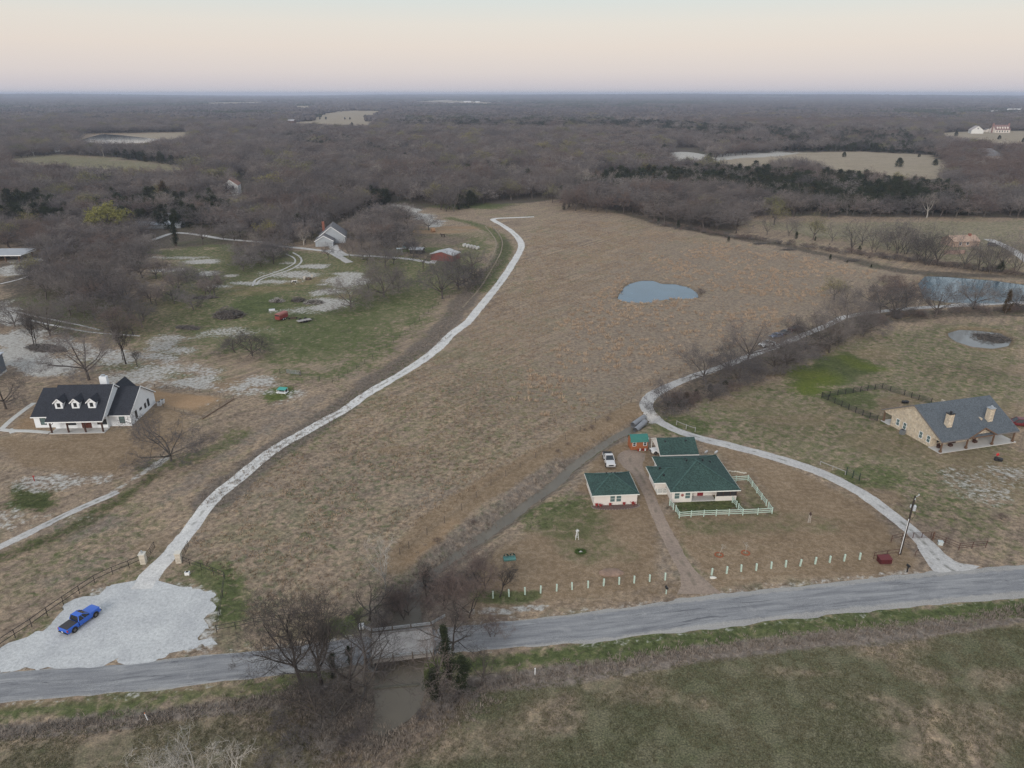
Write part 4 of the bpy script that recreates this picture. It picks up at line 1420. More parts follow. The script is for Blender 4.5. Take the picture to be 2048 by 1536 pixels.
for i in range(7):
    f = rnd.random()
    px, py = 850 + 390 * f + rnd.uniform(-8, 8), 1110 - 255 * f + rnd.uniform(-6, 6) + 18 * math.sin(f * 6) - 20
    plant(SHRR[rnd.randrange(2)], 'shrub', 'low dry bush on the left bank of the straight creek', ga(px, py), rnd.uniform(.7, 1.3), 4, 'low dry bushes along the straight creek', None, 'shrub', 1.2)

# trees round the white farmhouse and its yard
FT([FGO[0]], 342, 922, 818, 'wide bare tree with a dark trunk in front of the white farmhouse', 9.3, wide=1.05)
FT([FGO[1]], 178, 760, 640, 'bare tree with many upswept limbs directly behind the white farmhouse', 9.5)
FT([FGO[1]], 12, 818, 735, 'bare tree at the left edge in front of the grey house corner', 9.5, wide=1.1)
FT(FG2, 252, 728, 610, 'slim pale grey bare tree on the white rock behind the farmhouse', 13, wide=.8)
FT(FG2, 246, 720, 640, 'slim bare tree just left of another on the white rock', 13, wide=.6)
FT(FG2, 275, 733, 690, 'short bare tree on the white rock right of the slim pair', 13, wide=1.0)
FT(FG2, 68, 690, 605, 'thin bare tree rising from the dark brush pile', 13, wide=.8)
FT(FG2, 74, 698, 622, 'short thin bare tree at the front of the dark brush pile', 13, wide=.7)
FT([FGO[0]], 101, 672, 575, 'dark trunked bare tree behind the brush pile', 9.5, wide=.8)
FT([FGO[0]], 30, 653, 590, 'bare tree with a black trunk at the left edge by the white track', 9.5, wide=.8)
FT([FGO[0]], 505, 712, 650, 'low leaning bare tree in the grass above the farmhouse paddock', 9.5, wide=1.0)
FT([FGO[1]], 470, 705, 668, 'small bare tree fallen sideways in the grass', 9.5, wide=1.6, tilt=(0, -.5), rz=0)
for px, py, yt, lb, w in ((846, 538, 485, 'bare tree in front of the red shed with a pale roof', 1.0), (885, 598, 510, 'large bare tree with a forked dark trunk beside the long driveway', 1.05), (917, 578, 500, 'bare tree behind the large forked one beside the driveway', 1.0),
                          (944, 545, 480, 'bare tree nearest the bend of the farm track', 1.0), (928, 568, 498, 'bare tree in the clump by the farm track', .9), (768, 594, 515, 'multi stemmed bare tree in the middle of the pasture clump', 1.0),
                          (787, 576, 520, 'bare tree at the back of the pasture clump', .9), (797, 585, 530, 'slender bare tree on the right of the pasture clump', .7), (738, 585, 540, 'bare tree on the left of the pasture clump', .9),
                          (702, 617, 548, 'lone bare tree with a thick trunk on bright green grass', 1.05), (699, 516, 470, 'bare tree right of the gray gabled garage', .9), (722, 503, 455, 'bare tree in the garden of the gray gabled house', 1.0),
                          (657, 519, 480, 'thin bare tree before the gray gabled garage', .7), (402, 616, 590, 'small dark bare tree beside the round brush heap', .7), (770, 535, 490, 'bare tree between the gray house and the red shed', 1.0),
                          (740, 520, 470, 'bare tree at the garden lane behind the pasture', 1.0), (815, 505, 460, 'bare tree beside the small green truck', .9), (406, 489, 445, 'bare tree on the lane with a leaning trunk', 1.1),
                          (525, 512, 475, 'low bare tree at the edge of the lane', 1.1), (500, 522, 492, 'small bare tree on the knoll', 1.1), (478, 530, 500, 'small bare tree left on the knoll', 1.0), (545, 515, 480, 'bare tree on the knoll by the lane', 1.2)):
    FT([FGO[0], FGO[1]] if py > 560 else OAK, px, py, yt, lb, 9.5, wide=w)
FT([FGC[0]], 352, 492, 428, 'dark green conifer beside the pale metal roofed buildings', 9, 'cedar_tree', wide=1.5)
FT(YELT, 216, 470, 402, 'bright yellow green tree in leaf above the left grove', 9.5, 'leafing_tree', wide=1.15)
FT(BUDT, 120, 410, 362, 'pale green budding tree far left in the woods', 10.5, 'leafing_tree', wide=1.2)
FT(BUDT, 1548, 450, 398, 'yellowish budding tree at the edge of the cedar belt', 10.5, 'leafing_tree', wide=1.2)
FT(BUDT, 1626, 479, 420, 'fresh green budding tree on the pasture fence line', 10.5, 'leafing_tree', wide=1.0)
FT(BUDT, 1668, 600, 548, 'pale green budding tree at the right end of the tussock field', 10.5, 'leafing_tree', wide=1.3)
FT(BUDT, 1022, 400, 350, 'pale green budding tree in the woods beyond the driveway end', 10.5, 'leafing_tree', wide=1.2)
FT(BUDT, 1105, 405, 362, 'small green budding tree at the front of the woods', 10.5, 'leafing_tree', wide=1.0)
FT(OAKR, 1045, 292, 262, 'small rust red tree alone in the far grey woods', 9.5, 'leafing_tree', wide=1.2)
FT(CEDR, 330, 405, 358, 'rust tinted cedar on the skyline of the left grove', 8, 'cedar_tree', wide=1.2)

# creek line at the right: trees and a dense thicket
for px, py, yt, lb in ((1407, 760, 692, 'crooked bare tree standing at the bend of the right gravel drive'), (1455, 742, 688, 'forked bare tree over the right gravel drive'), (1494, 728, 640, 'tallest bare tree along the right gravel drive'),
                       (1332, 826, 772, 'small bare tree at the tip of the thicket by the drive bend'), (1478, 764, 700, 'bare tree inside the thicket, left of its pale reeds'), (1548, 742, 672, 'bare tree in the middle of the drive thicket'),
                       (1572, 735, 670, 'bare tree above the pale reeds of the thicket'), (1658, 705, 625, 'wide bare tree on the lower side of the thicket'), (1690, 668, 590, 'bare tree where the drive leaves the thicket'),
                       (1610, 700, 640, 'bare tree beside the parked red vehicle'), (1640, 690, 625, 'bare tree just right of the parked red vehicle'), (1725, 668, 608, 'bare tree on the thicket edge near the bright grass')):
    FT([FGO[0], FGO[1]], px, py, yt - 10, lb, 9.6, wide=1.0)
for i in range(42):
    f = (i + rnd.random()) / 42
    cx = 1330 + 480 * f
    cyy = 812 - 190 * f + 10 * math.sin(f * 3.1)
    s = (1 - f) * .7 + .3
    px, py = cx + rnd.uniform(-12, 12), cyy + rnd.uniform(-14, 16) * s + 10 * s
    kind = (SHR + SHRR + SHR)[rnd.randrange(8)]
    plant(kind, 'shrub', 'bare brown bush in the thicket along the right gravel drive', ga(px, py), rnd.uniform(2.2, 4.2), 4, 'bushes of the thicket along the right gravel drive', None, 'shrub', 1.15)
for i in range(12):
    f = i / 11
    px, py = 1490 + 140 * f + rnd.uniform(-6, 6), 768 - 55 * f + rnd.uniform(-5, 5)
    plant(SHRP[rnd.randrange(2)], 'shrub', 'pale dry reedy bush on the lawn side of the drive thicket', ga(px, py), rnd.uniform(1.6, 2.6), 4, 'pale reedy bushes on the lawn side of the drive thicket', None, 'shrub', 1.1)
for px, py in ((1350, 806), (1372, 800), (1392, 792), (1420, 782), (1450, 776), (1362, 815), (1338, 815)):
    plant(CEDW[0], 'shrub', 'dark evergreen bush in the thicket by the drive bend', ga(px, py), rnd.uniform(1.6, 2.4), 6, 'dark evergreen bushes by the drive bend', None, 'shrub', 1.0)
# far side of the right pond and the pasture fence line
for i, (px, py, yt) in enumerate(((1464, 456, 405), (1534, 470, 412), (1577, 472, 420), (1592, 466, 425), (1664, 483, 430), (1703, 504, 432), (1724, 490, 425), (1748, 504, 428), (1776, 500, 440), (1796, 507, 422), (1812, 508, 440),
                                  (1854, 530, 445), (1874, 530, 438), (1929, 538, 450), (1980, 545, 455), (2030, 545, 440), (1957, 540, 470), (2006, 540, 480), (1836, 520, 455))):
    where = ('first', 'second', 'third', 'fourth', 'fifth', 'sixth', 'seventh', 'eighth', 'ninth', 'tenth', 'eleventh', 'twelfth', 'thirteenth', 'fourteenth', 'fifteenth', 'sixteenth', 'seventeenth', 'eighteenth', 'nineteenth')
    T(TALL, px, py, yt, 'tall bare tree on the pasture fence line between the tussock field and the cedars', group='tall bare trees on the pasture fence line', href=13.5, wide=1.0)
for px, py, yt, lb in ((1871, 634, 560, 'bare tree on the near bank of the right pond, the left one'), (1946, 618, 556, 'bare tree mirrored in the right pond'), (1788, 632, 560, 'bare tree at the left end of the right pond'),
                       (1812, 615, 550, 'reddish bare tree at the tip of the right pond'), (1760, 625, 555, 'bare tree left of the right pond'), (2035, 618, 570, 'bare tree at the right edge by the pond'), (1690, 615, 560, 'leaning bare tree at the corner of the tussock field')):
    FT([FGO[0], FGO[1]] if 'reddish' not in lb else OAKR, px, py, yt, lb, 9.5, wide=1.05)
T(CEDR, 2010, 628, 575, 'brown leaved narrow tree beside the right pond', 'cedar_tree', wide=.7)
for i in range(30):
    f = rnd.random()
    px, py = 1740 + 320 * f, 640 - 22 * f ** .6 + rnd.uniform(-5, 6)
    plant((SHR + SHRR)[rnd.randrange(5)], 'shrub', 'bare bush along the near bank of the right pond', ga(px, py), rnd.uniform(1.6, 3.2), 4, 'bushes along the near bank of the right pond', None, 'shrub', 1.3)
for i in range(14):
    px, py = 1775 + rnd.uniform(-25, 45), 575 + rnd.uniform(-15, 35)
    plant(SHRR[rnd.randrange(2)], 'shrub', 'reddish bush at the left tip of the right pond', ga(px, py), rnd.uniform(2, 4), 4, 'reddish bushes at the left tip of the right pond', None, 'shrub', 1.3)
for i in range(96):
    f = (i + rnd.random()) / 96
    px, py = 1300 + 750 * f, 446 + 105 * f ** .85 + rnd.uniform(-3, 3)
    plant((SHR + SHRR)[rnd.randrange(5)], 'shrub', 'dark bush on the fence line behind the tussock field', ga(px, py), rnd.uniform(1.4, 3.4), 4, 'bushes on the fence line behind the tussock field', None, 'shrub', 1.4)
for px, py, yt in ((1630, 482, 472), (1592, 478, 462), (1718, 503, 490), (1659, 490, 486), (1965, 543, 533), (2000, 545, 520), (1457, 243 + 240, 472), (1660, 520, 508), (1742, 536, 528), (1694, 526, 520), (1316, 449, 435), (1356, 456, 440), (1128, 420, 402)):
    T(CED, px, py, yt, 'small dark cedar along the fence line behind the tussock field', 'cedar_tree', group='small cedars along the field fence line', wide=1.2)
plant(SHRR[0], 'shrub', 'orange brown reed clump at the right end of the round field pond', ga(1400, 588), 2.4, 4, None, 0, 'shrub', 1.3)
plant(SHRR[1], 'shrub', 'dry orange brown bush on the lawn below the stone house', ga(2003, 1038), 1.6, 4, None, 0, 'shrub', 1.2)
# cedars on the far tan field
for px, py, yt, lb in ((1797, 334, 314, 'largest round cedar alone on the far tan field'), (1870, 331, 317, 'round cedar right of the largest on the far tan field'), (1910, 352, 330, 'broad cedar at the lower right corner of the far tan field'),
                       (1688, 314, 303, 'small cedar at the back edge of the far tan field'), (1375, 318, 301, 'dark cedar in front of the white gravel mound'), (1838, 314, 307, 'tiny cedar at the back of the far tan field'),
                       (1912, 272, 262, 'round cedar in front of the white barn'), (1998, 279, 270, 'round cedar in front of the far white mansion'), (2047, 285, 274, 'round cedar at the right edge of the mansion field')):
    T(CEDW, px, py, yt, lb, 'cedar_tree', wide=1.15)
for px, yt in ((598, 232), (640, 234), (652, 233), (690, 234), (700, 234), (742, 234), (704, 244), (669, 248), (748, 236)):
    T(CEDW, px, 239 if yt < 240 else 252, yt, 'small dark tree in the hedge between the two far tan fields', 'cedar_tree', group='small trees between the far tan fields', wide=1.1)
# ------------------------------------------------------------ the woods: nearest trees one by one, the rest as woodland
from mathutils import noise as mnoise
HIDE = [  # (polygon in the photo that must stay open, as it shows between the treetops)
    [(150, 288), (165, 268), (384, 264), (379, 275), (325, 281), (290, 290)],
    [(20, 318), (130, 310), (200, 313), (390, 336), (370, 345), (160, 338), (0, 330)],
    [(565, 248), (600, 241), (640, 226), (690, 221), (790, 222), (760, 232), (750, 246), (745, 254), (640, 250)],
    [(1400, 319), (1560, 304), (1720, 303), (1860, 310), (1905, 335), (1880, 352), (1920, 362), (1700, 345), (1600, 322), (1480, 330)],
    [(1334, 318), (1345, 296), (1402, 296), (1420, 314), (1402, 324), (1350, 322)],
    [(1862, 267), (1960, 262), (2100, 262), (2100, 292), (2000, 288), (1900, 276)],
    [(800, 206), (880, 200), (1010, 206), (990, 210), (880, 208)], [(370, 207), (560, 204), (600, 206), (440, 211)], [(560, 214), (640, 210), (655, 213), (590, 217)],
    [(454, 392), (455, 362), (480, 348), (515, 360), (508, 386)],      # white house with a red roof
    [(642, 486), (660, 462), (690, 446), (700, 462), (690, 488)],      # gray gabled house
    [(285, 440), (300, 434), (335, 437), (335, 441)],                  # pale metal roofs
    [(1955, 318), (1985, 300), (2012, 314), (2010, 322)],              # grey roof in the red woods
    [(572, 246), (572, 238), (592, 236), (592, 246)],
    [(1870, 229), (1920, 229), (1920, 236), (1870, 236)],
    [(110, 304), (110, 298), (126, 298), (126, 304)],
]
CEDZ = [([(1140, 398), (1300, 388), (1480, 398), (1620, 428), (1960, 430), (1900, 385), (1700, 362), (1500, 350), (1250, 352), (1150, 368)], .86),
        ([(780, 232), (1250, 240), (1500, 262), (1480, 282), (1200, 264), (780, 258)], .78), ([(1340, 250), (1860, 268), (1860, 308), (1420, 300)], .66),
        ([(0, 405), (90, 405), (150, 440), (60, 455), (0, 445)], .75), ([(170, 430), (250, 402), (420, 398), (470, 430), (400, 455), (330, 460)], .62),
        ([(230, 312), (410, 335), (400, 352), (260, 335)], .6), ([(540, 275), (800, 290), (860, 335), (600, 300)], .45), ([(560, 400), (780, 392), (780, 412), (600, 424)], .5),
        ([(860, 330), (1000, 345), (1130, 380), (1000, 372), (880, 350)], .4), ([(1480, 215), (1760, 222), (1740, 236), (1500, 230)], .7), ([(340, 230), (480, 236), (470, 250), (340, 244)], .6)]
REDZ = [([(1860, 320), (1960, 300), (2100, 305), (2100, 410), (1980, 400), (1900, 360)], .75), ([(0, 470), (110, 460), (130, 500), (0, 500)], .5), ([(760, 350), (980, 340), (980, 380), (780, 390)], .4),
        ([(1480, 240), (1860, 244), (1860, 256), (1480, 252)], .5)]
HP = [atn(p) for p in HIDE]


def pix_in(px, py, polys):
    r = np.zeros(px.shape, bool)
    for P in polys: r |= inside(px, py, P)
    return r


def scatter(poly, s0, seed, jitter=.42, grow=0.0):
    """jittered grid points in a pixel polygon laid on the ground"""
    P = atn(poly)
    y0, y1 = P[:, 1].min(), P[:, 1].max()
    rs = np.random.RandomState(seed)
    X, Y = [], []
    y = y0
    while y < y1:
        s = s0 + grow * max(0, y - 450)
        xs = np.arange(P[:, 0].min(), P[:, 0].max() + s, s)
        X.append(xs + rs.uniform(-jitter, jitter, len(xs)) * s + (s * .5 if len(X) % 2 else 0))
        Y.append(y + rs.uniform(-jitter, jitter, len(xs)) * s)
        y += s
    X, Y = np.concatenate(X), np.concatenate(Y)
    m = inside(X, Y, [tuple(q) for q in P]) & (np.abs(X / Y) < 0.95)
    return X[m], Y[m]


MAIN = [(640, 470), (700, 440), (745, 418), (800, 404), (850, 408), (905, 430), (940, 424), (955, 410), (1000, 400), (1110, 398), (1142, 424), (1270, 432), (1330, 447), (1400, 461), (1472, 470), (1492, 436),
        (2500, 436), (2500, 234), (-450, 234), (-450, 400), (470, 400)]
PATCH = [([(60, 548), (250, 522), (300, 500), (285, 560), (310, 620), (260, 650), (150, 640), (90, 605)], 7.6, 10.5, 'left grove beside the white track'),
         ([(-40, 452), (260, 466), (320, 455), (300, 492), (240, 515), (110, 522), (60, 500), (-40, 492)], 7.6, 10.5, 'grove behind the open carport'),
         ([(-60, 398), (470, 398), (600, 440), (640, 468), (560, 478), (420, 462), (320, 450), (-60, 450)], 7.2, 11.5, 'woods behind the left grove'),
         ([(300, 545), (420, 560), (440, 590), (400, 625), (320, 640), (290, 590)], 8.5, 8.0, 'scattered scrub oaks left of the hay patches'),
         ([(190, 650), (300, 640), (330, 660), (240, 690)], 8, 9.5, 'oaks at the edge of the white rock'),
         ([(560, 475), (640, 468), (650, 480), (600, 492), (565, 488)], 6.5, 10.5, 'oaks along the lane'),
         ([(700, 470), (745, 430), (800, 440), (830, 470), (800, 500), (730, 498)], 7.2, 11, 'oaks around the gray gabled house'),
         ([(820, 440), (860, 462), (900, 458), (880, 470), (830, 470)], 11, 9, 'oaks in front of the white gravel yard'),
         ([(480, 492), (570, 488), (580, 520), (540, 535), (470, 545)], 7.5, 7.5, 'small oaks on the knoll'),
         ([(700, 500), (830, 505), (835, 530), (760, 540), (700, 530)], 12, 8, 'oaks between the gray house and the red shed'),
         ([(440, 470), (560, 478), (560, 490), (440, 480)], 7, 10.5, 'oaks along the far lane')]
cand = []
for k, (poly, s, h, gname) in enumerate(PATCH):
    X, Y = scatter(poly, s, 500 + k)
    for x, y in zip(X, Y): cand.append((x, y, h * rnd.uniform(.75, 1.2), gname))
X, Y = scatter(MAIN, 8.2, 601, .45, 0.0034)
# skip trees that would never show: outside the frame with a margin
hh = 12.8 + 4.0 * fbm(X, Y, 120, 61) + nrs.uniform(-4.0, 3.6, len(X))
for x, y, h in zip(X, Y, hh): cand.append((x, y, h, 'grey woods beyond the driveway end'))
ncand_bare = len(cand)
for k, (P_, v) in enumerate(CEDZ):
    X, Y = scatter(P_, 5.6, 650 + k, .45, .0042)
    keep = nrs.rand(len(X)) < v
    for x, y in zip(X[keep], Y[keep]): cand.append((x, y, 9.5 * rnd.uniform(.7, 1.2), 'cedar belt woods'))
cx = np.array([c[0] for c in cand])
cyy = np.array([c[1] for c in cand])
ch = np.array([c[2] for c in cand])
ok = np.ones(len(cand), bool)
pb = proj(cx, cyy, 0 * cx)
for f in (0.0, .3, .6):
    px, py = proj(cx, cyy, ch * f)
    ok &= ~pix_in(px, py, HIDE)
cp = np.full(len(cand), .045) + .55 * sstep(.57, .68, fbm(cx, cyy, 110, 71)) * (cyy > 460)
rp = np.full(len(cand), .08)
cp = np.where(np.array(['woods' in c[3] for c in cand]), cp, .0)
for P, v in CEDZ: cp = np.where(inside(pb[0], pb[1], P), v, cp)
for P, v in REDZ: rp = np.where(inside(pb[0], pb[1], P), v, rp)
rr = nrs.rand(len(cand), 3)
isbelt = np.arange(len(cand)) >= ncand_bare
isced = (rr[:, 0] < cp * .45) | isbelt
for P, v in CEDZ: ok &= ~(inside(pb[0], pb[1], P) & ~isbelt & (rr[:, 2] < v * 1.05))
isred = rr[:, 1] < rp
dist = np.hypot(cx, cyy)
order = np.argsort(dist / ch)
N_BARE, N_CED = 205, 230
nb = ncd = 0
rest_b, rest_c = [], []
for i in order:
    if not ok[i]: continue
    x, y, h, gname = cand[i]
    inview = -40 < pb[0][i] < 2090
    if isced[i]:
        h = min(h, 11) * rnd.uniform(.7, 1.0)
        if ncd < N_CED and inview:
            ncd += 1
            plant(CED[rnd.randrange(3)], 'cedar_tree', 'dark green cedar among the bare trees of the ' + (gname if 'woods' in gname else 'grove'), (x, y), h, 8, 'cedars of the ' + (gname if 'woods' in gname else 'grove'), None, 'tree', rnd.uniform(1.1, 1.7))
        else:
            rest_c.append((x, y, h))
    else:
        if nb < N_BARE and inview:
            nb += 1
            if isred[i]:
                plant(OAKR[rnd.randrange(2)], 'bare_tree', 'reddish bare tree in the ' + gname, (x, y), h, 9.6, 'reddish bare trees, ' + gname, None, 'tree', rnd.uniform(.95, 1.2))
            elif 'woods' in gname and rnd.random() < .3:
                plant(TALL[rnd.randrange(4)], 'bare_tree', 'tall bare tree in the ' + gname, (x, y), h * 1.1, 13.5, 'tall bare trees, ' + gname, None, 'tree', rnd.uniform(.95, 1.2))
            else:
                plant(OAK[rnd.randrange(5)], 'bare_tree', 'grey bare tree in the ' + gname, (x, y), h, 9.6, 'grey bare trees, ' + gname, None, 'tree', rnd.uniform(.95, 1.25))
        else:
            rest_b.append((x, y, h, isred[i]))

# woodland prototypes, kept out of the scene; the woodland object sets copies of them on its points
LIB = bpy.data.collections.new('woodland_library')


def lib(coll_name, meshes):
    c = bpy.data.collections.new(coll_name)
    for k, me in enumerate(meshes):
        o = bpy.data.objects.new('%s_%02d' % (coll_name, k), me)
        c.objects.link(o)
    return c


lib_b = lib('bare_kinds', [far_proto(bare(400 + i, 9, 1.6, .24, 7, (5, 4, 4), tw=.05, up=.05), M_bark, M_twigw) for i in range(5)] +
            [far_proto(bare(420, 10, .8, .22, 5, (5, 4, 4), tw=.05, up=.2), M_bark, M_twigw)] +
            [far_proto(bare(430 + i, 9, 1.5, .24, 7, (5, 4, 4), tw=.05, up=.05), M_bark, M_twigr) for i in range(2)] +
            [far_proto(bare(440, 10, .7, .26, 5, (5, 4, 3), tw=.06, up=.2), M_pale, M_ptwig)] +
            [far_proto(bare(450, 10, 1.0, .2, 5, (5, 4, 4), tw=.045, buds=1500, budm=.2), M_bark, M_twigw, M_bud)])
lib_c = lib('cedar_kinds', [far_proto(cedar(460 + i, 8, W, 1900, .42), M_cbark, M_ced) for i, W in enumerate((2.3, 2.9, 2.0))] + [far_proto(cedar(470, 8, 2.6, 1500, .42, rust=.3), M_cbark, M_ced, M_rust)])


def scatter_group(coll):
    ng = bpy.data.node_groups.new('set_trees_on_points', 'GeometryNodeTree')
    ng.interface.new_socket('Geometry', in_out='INPUT', socket_type='NodeSocketGeometry')
    ng.interface.new_socket('Geometry', in_out='OUTPUT', socket_type='NodeSocketGeometry')
    N = ng.nodes
    gi, go = N.new('NodeGroupInput'), N.new('NodeGroupOutput')
    mp = N.new('GeometryNodeMeshToPoints')
    ip = N.new('GeometryNodeInstanceOnPoints')
    ci = N.new('GeometryNodeCollectionInfo')
    ci.inputs['Collection'].default_value = coll
    ci.inputs['Separate Children'].default_value = True
    ci.inputs['Reset Children'].default_value = True

    def named(nm, typ):
        a = N.new('GeometryNodeInputNamedAttribute')
        a.data_type = typ
        a.inputs['Name'].default_value = nm
        return [q for q in a.outputs if q.name == 'Attribute' and q.enabled][0]
    L = ng.links
    L.new(gi.outputs[0], mp.inputs[0])
    L.new(mp.outputs[0], ip.inputs['Points'])
    L.new(ci.outputs[0], ip.inputs['Instance'])
    ip.inputs['Pick Instance'].default_value = True
    L.new(named('kind_index', 'INT'), ip.inputs['Instance Index'])
    rv = N.new('ShaderNodeCombineXYZ')
    L.new(named('turn', 'FLOAT'), rv.inputs[2])
    e2r = N.new('FunctionNodeEulerToRotation')
    L.new(rv.outputs[0], e2r.inputs[0])
    L.new(e2r.outputs[0], ip.inputs['Rotation'])
    L.new(named('size', 'FLOAT_VECTOR'), ip.inputs['Scale'])
    L.new(ip.outputs[0], go.inputs[0])
    return ng


def woodland(name, pts, kinds, sizes, coll):
    pts = np.asarray(pts, float)
    zz = gz(pts[:, 0], pts[:, 1])
    me = bpy.data.meshes.new(name)
    n = len(pts)
    me.vertices.add(n)
    me.vertices.foreach_set('co', np.stack([pts[:, 0], pts[:, 1], zz], 1).astype(np.float32).ravel())
    a = me.attributes.new('kind_index', 'INT', 'POINT')
    a.data.foreach_set('value', np.asarray(kinds, np.int32))
    a = me.attributes.new('turn', 'FLOAT', 'POINT')
    a.data.foreach_set('value', nrs.uniform(0, 6.28, n).astype(np.float32))
    a = me.attributes.new('size', 'FLOAT_VECTOR', 'POINT')
    a.data.foreach_set('vector', np.asarray(sizes, np.float32).ravel())
    o = link(name, me)
    m = o.modifiers.new('trees', 'NODES')
    m.node_group = scatter_group(coll)
    tag(o, kind='stuff')
    return o


rb = np.array([q[:3] for q in rest_b])
red = np.array([q[3] for q in rest_b])
kd = nrs.choice([0, 1, 2, 3, 4, 5, 8, 9], len(rb), p=[.18, .18, .18, .18, .13, .10, .02, .03])
kd = np.where(red, nrs.choice([6, 7], len(rb)), kd)
sz = rb[:, 2] / 9.6
wd = sz * nrs.uniform(1.0, 1.5, len(rb)) * (1 + np.clip((rb[:, 1] - 900) / 3000, 0, .5))
woodland('bare_woods', rb[:, :2], kd, np.stack([wd, wd, sz], 1), lib_b)
rc = np.array(rest_c)
sz = rc[:, 2] / 8.0
wd = sz * nrs.uniform(1.2, 1.8, len(rc)) * (1 + np.clip((rc[:, 1] - 900) / 3000, 0, .5))
woodland('cedar_woods', rc[:, :2], nrs.choice([0, 1, 2, 3], len(rc), p=[.36, .36, .22, .06]), np.stack([wd, wd, sz], 1), lib_c)

# beyond two kilometres: clumps of treetops
def clump(seed, mat, n=15, L=46, W=24, h=11):
    r = random.Random(seed)
    mb = MB()
    for i in range(n):
        c = Vector((r.uniform(-L, L), r.uniform(-W, W), 0))
        R = r.uniform(4, 8)
        H = h * r.uniform(.7, 1.15)
        mb.ball((c.x, c.y, H * .48), R, R, H * .52, 7, 5, .55, r)
    return mb.mesh('far_treetops', mat)


M_farw = wood_mat('far_bare_woods', [(.055, .052, .056), (.088, .08, .081), (.115, .10, .097), (.066, .063, .068), (.13, .112, .105)])  # bluish: some of the distance haze is put into the colour
M_farc = wood_mat('far_cedar_woods', [(.035, .042, .030), (.048, .054, .036)])
lib_f = lib('treetop_kinds', [clump(480 + i, M_farw) for i in range(5)] + [clump(490 + i, M_farc, h=8) for i in range(2)])
P = []
y = 1980.0
while y < 19000:
    s = y / 88
    xs = np.arange(-1.0 * y, 1.0 * y, s * 1.1)
    P.append(np.stack([xs + nrs.uniform(-.5, .5, len(xs)) * s, y + nrs.uniform(-.5, .5, len(xs)) * s], 1))
    y += s
P = np.concatenate(P)
px, py = proj(P[:, 0], P[:, 1], 0 * P[:, 0])
px2, py2 = proj(P[:, 0], P[:, 1], 0 * P[:, 0] + 6)
ff = fbm(P[:, 0], P[:, 1] * .35, 700, 81)
m = ~pix_in(px, py, HIDE) & ~pix_in(px2, py2, HIDE) & (ff < .70) & (np.abs(P[:, 0]) < 21000)
P = P[m]
cpr = np.full(len(P), .06) + .85 * sstep(.52, .62, fbm(P[:, 0], P[:, 1] * .5, 900, 91))
for Q, v in CEDZ: cpr = np.where(inside(px[m], py[m], Q), v, cpr)
ce = nrs.rand(len(P)) < cpr
kd = np.where(ce, nrs.randint(5, 7, len(P)), nrs.randint(0, 5, len(P)))
sc_ = nrs.uniform(.8, 1.25, len(P))
wf = np.clip(P[:, 1] / 2600, 1, 5)
woodland('distant_woods', P, kd, np.stack([sc_ * wf * .9, sc_ * wf * .9, sc_ * (1 + .1 * wf)], 1), lib_f)
# ------------------------------------------------------------ building materials
def shingle(name, col, var=.45):
    m, t, b = newmat(name)
    tc = t.n('ShaderNodeTexCoord')
    o = tc.outputs['Object']
    n1 = t.noise(3.2, 3, .6, o)
    n2 = t.noise(0.5, 3, .5, o)
    vo = t.n('ShaderNodeTexVoronoi')
    vo.inputs['Scale'].default_value = 6.5
    t.l(o, vo.inputs['Vector'])
    s = t.n('ShaderNodeSeparateColor')
    t.l(vo.outputs['Color'], s.inputs[0])
    f = t.math('ADD', t.math('MULTIPLY', s.outputs[0], .45), t.math('ADD', t.math('MULTIPLY', n1, .35), t.math('MULTIPLY', n2, .2)))
    c = t.ramp(f, [(.25, tuple(q * (1 - var) for q in col)), (.5, col), (.75, tuple(q * (1 + var) for q in col))])
    t.l(c, b.inputs['Base Color'])
    b.inputs['Roughness'].default_value = .9
    bp = t.n('ShaderNodeBump')
    bp.inputs['Strength'].default_value = .4
    bp.inputs['Distance'].default_value = .02
    t.l(f, bp.inputs['Height'])
    t.l(bp.outputs[0], b.inputs['Normal'])
    return m


def stone_mat(name, cols, scale=3.0):
    m, t, b = newmat(name)
    o = t.n('ShaderNodeTexCoord').outputs['Object']
    vo = t.n('ShaderNodeTexVoronoi')
    vo.inputs['Scale'].default_value = scale
    t.l(o, vo.inputs['Vector'])
    ve = t.n('ShaderNodeTexVoronoi', feature='DISTANCE_TO_EDGE')
    ve.inputs['Scale'].default_value = scale
    t.l(o, ve.inputs['Vector'])
    s = t.n('ShaderNodeSeparateColor')
    t.l(vo.outputs['Color'], s.inputs[0])
    n = len(cols)
    c = t.ramp(s.outputs[0], [(i / (n - 1), q) for i, q in enumerate(cols)])
    c = t.mix(.4, c, t.ramp(t.noise(9, 3, .6, o), [(.3, (.75, .75, .75)), (.7, (1.2, 1.2, 1.2))]), 'MULTIPLY')
    c = t.mix(t.maprange(ve.outputs['Distance'], 0.0, .05, .7, 0), c, (.30, .28, .25))
    t.l(c, b.inputs['Base Color'])
    b.inputs['Roughness'].default_value = .9
    return m


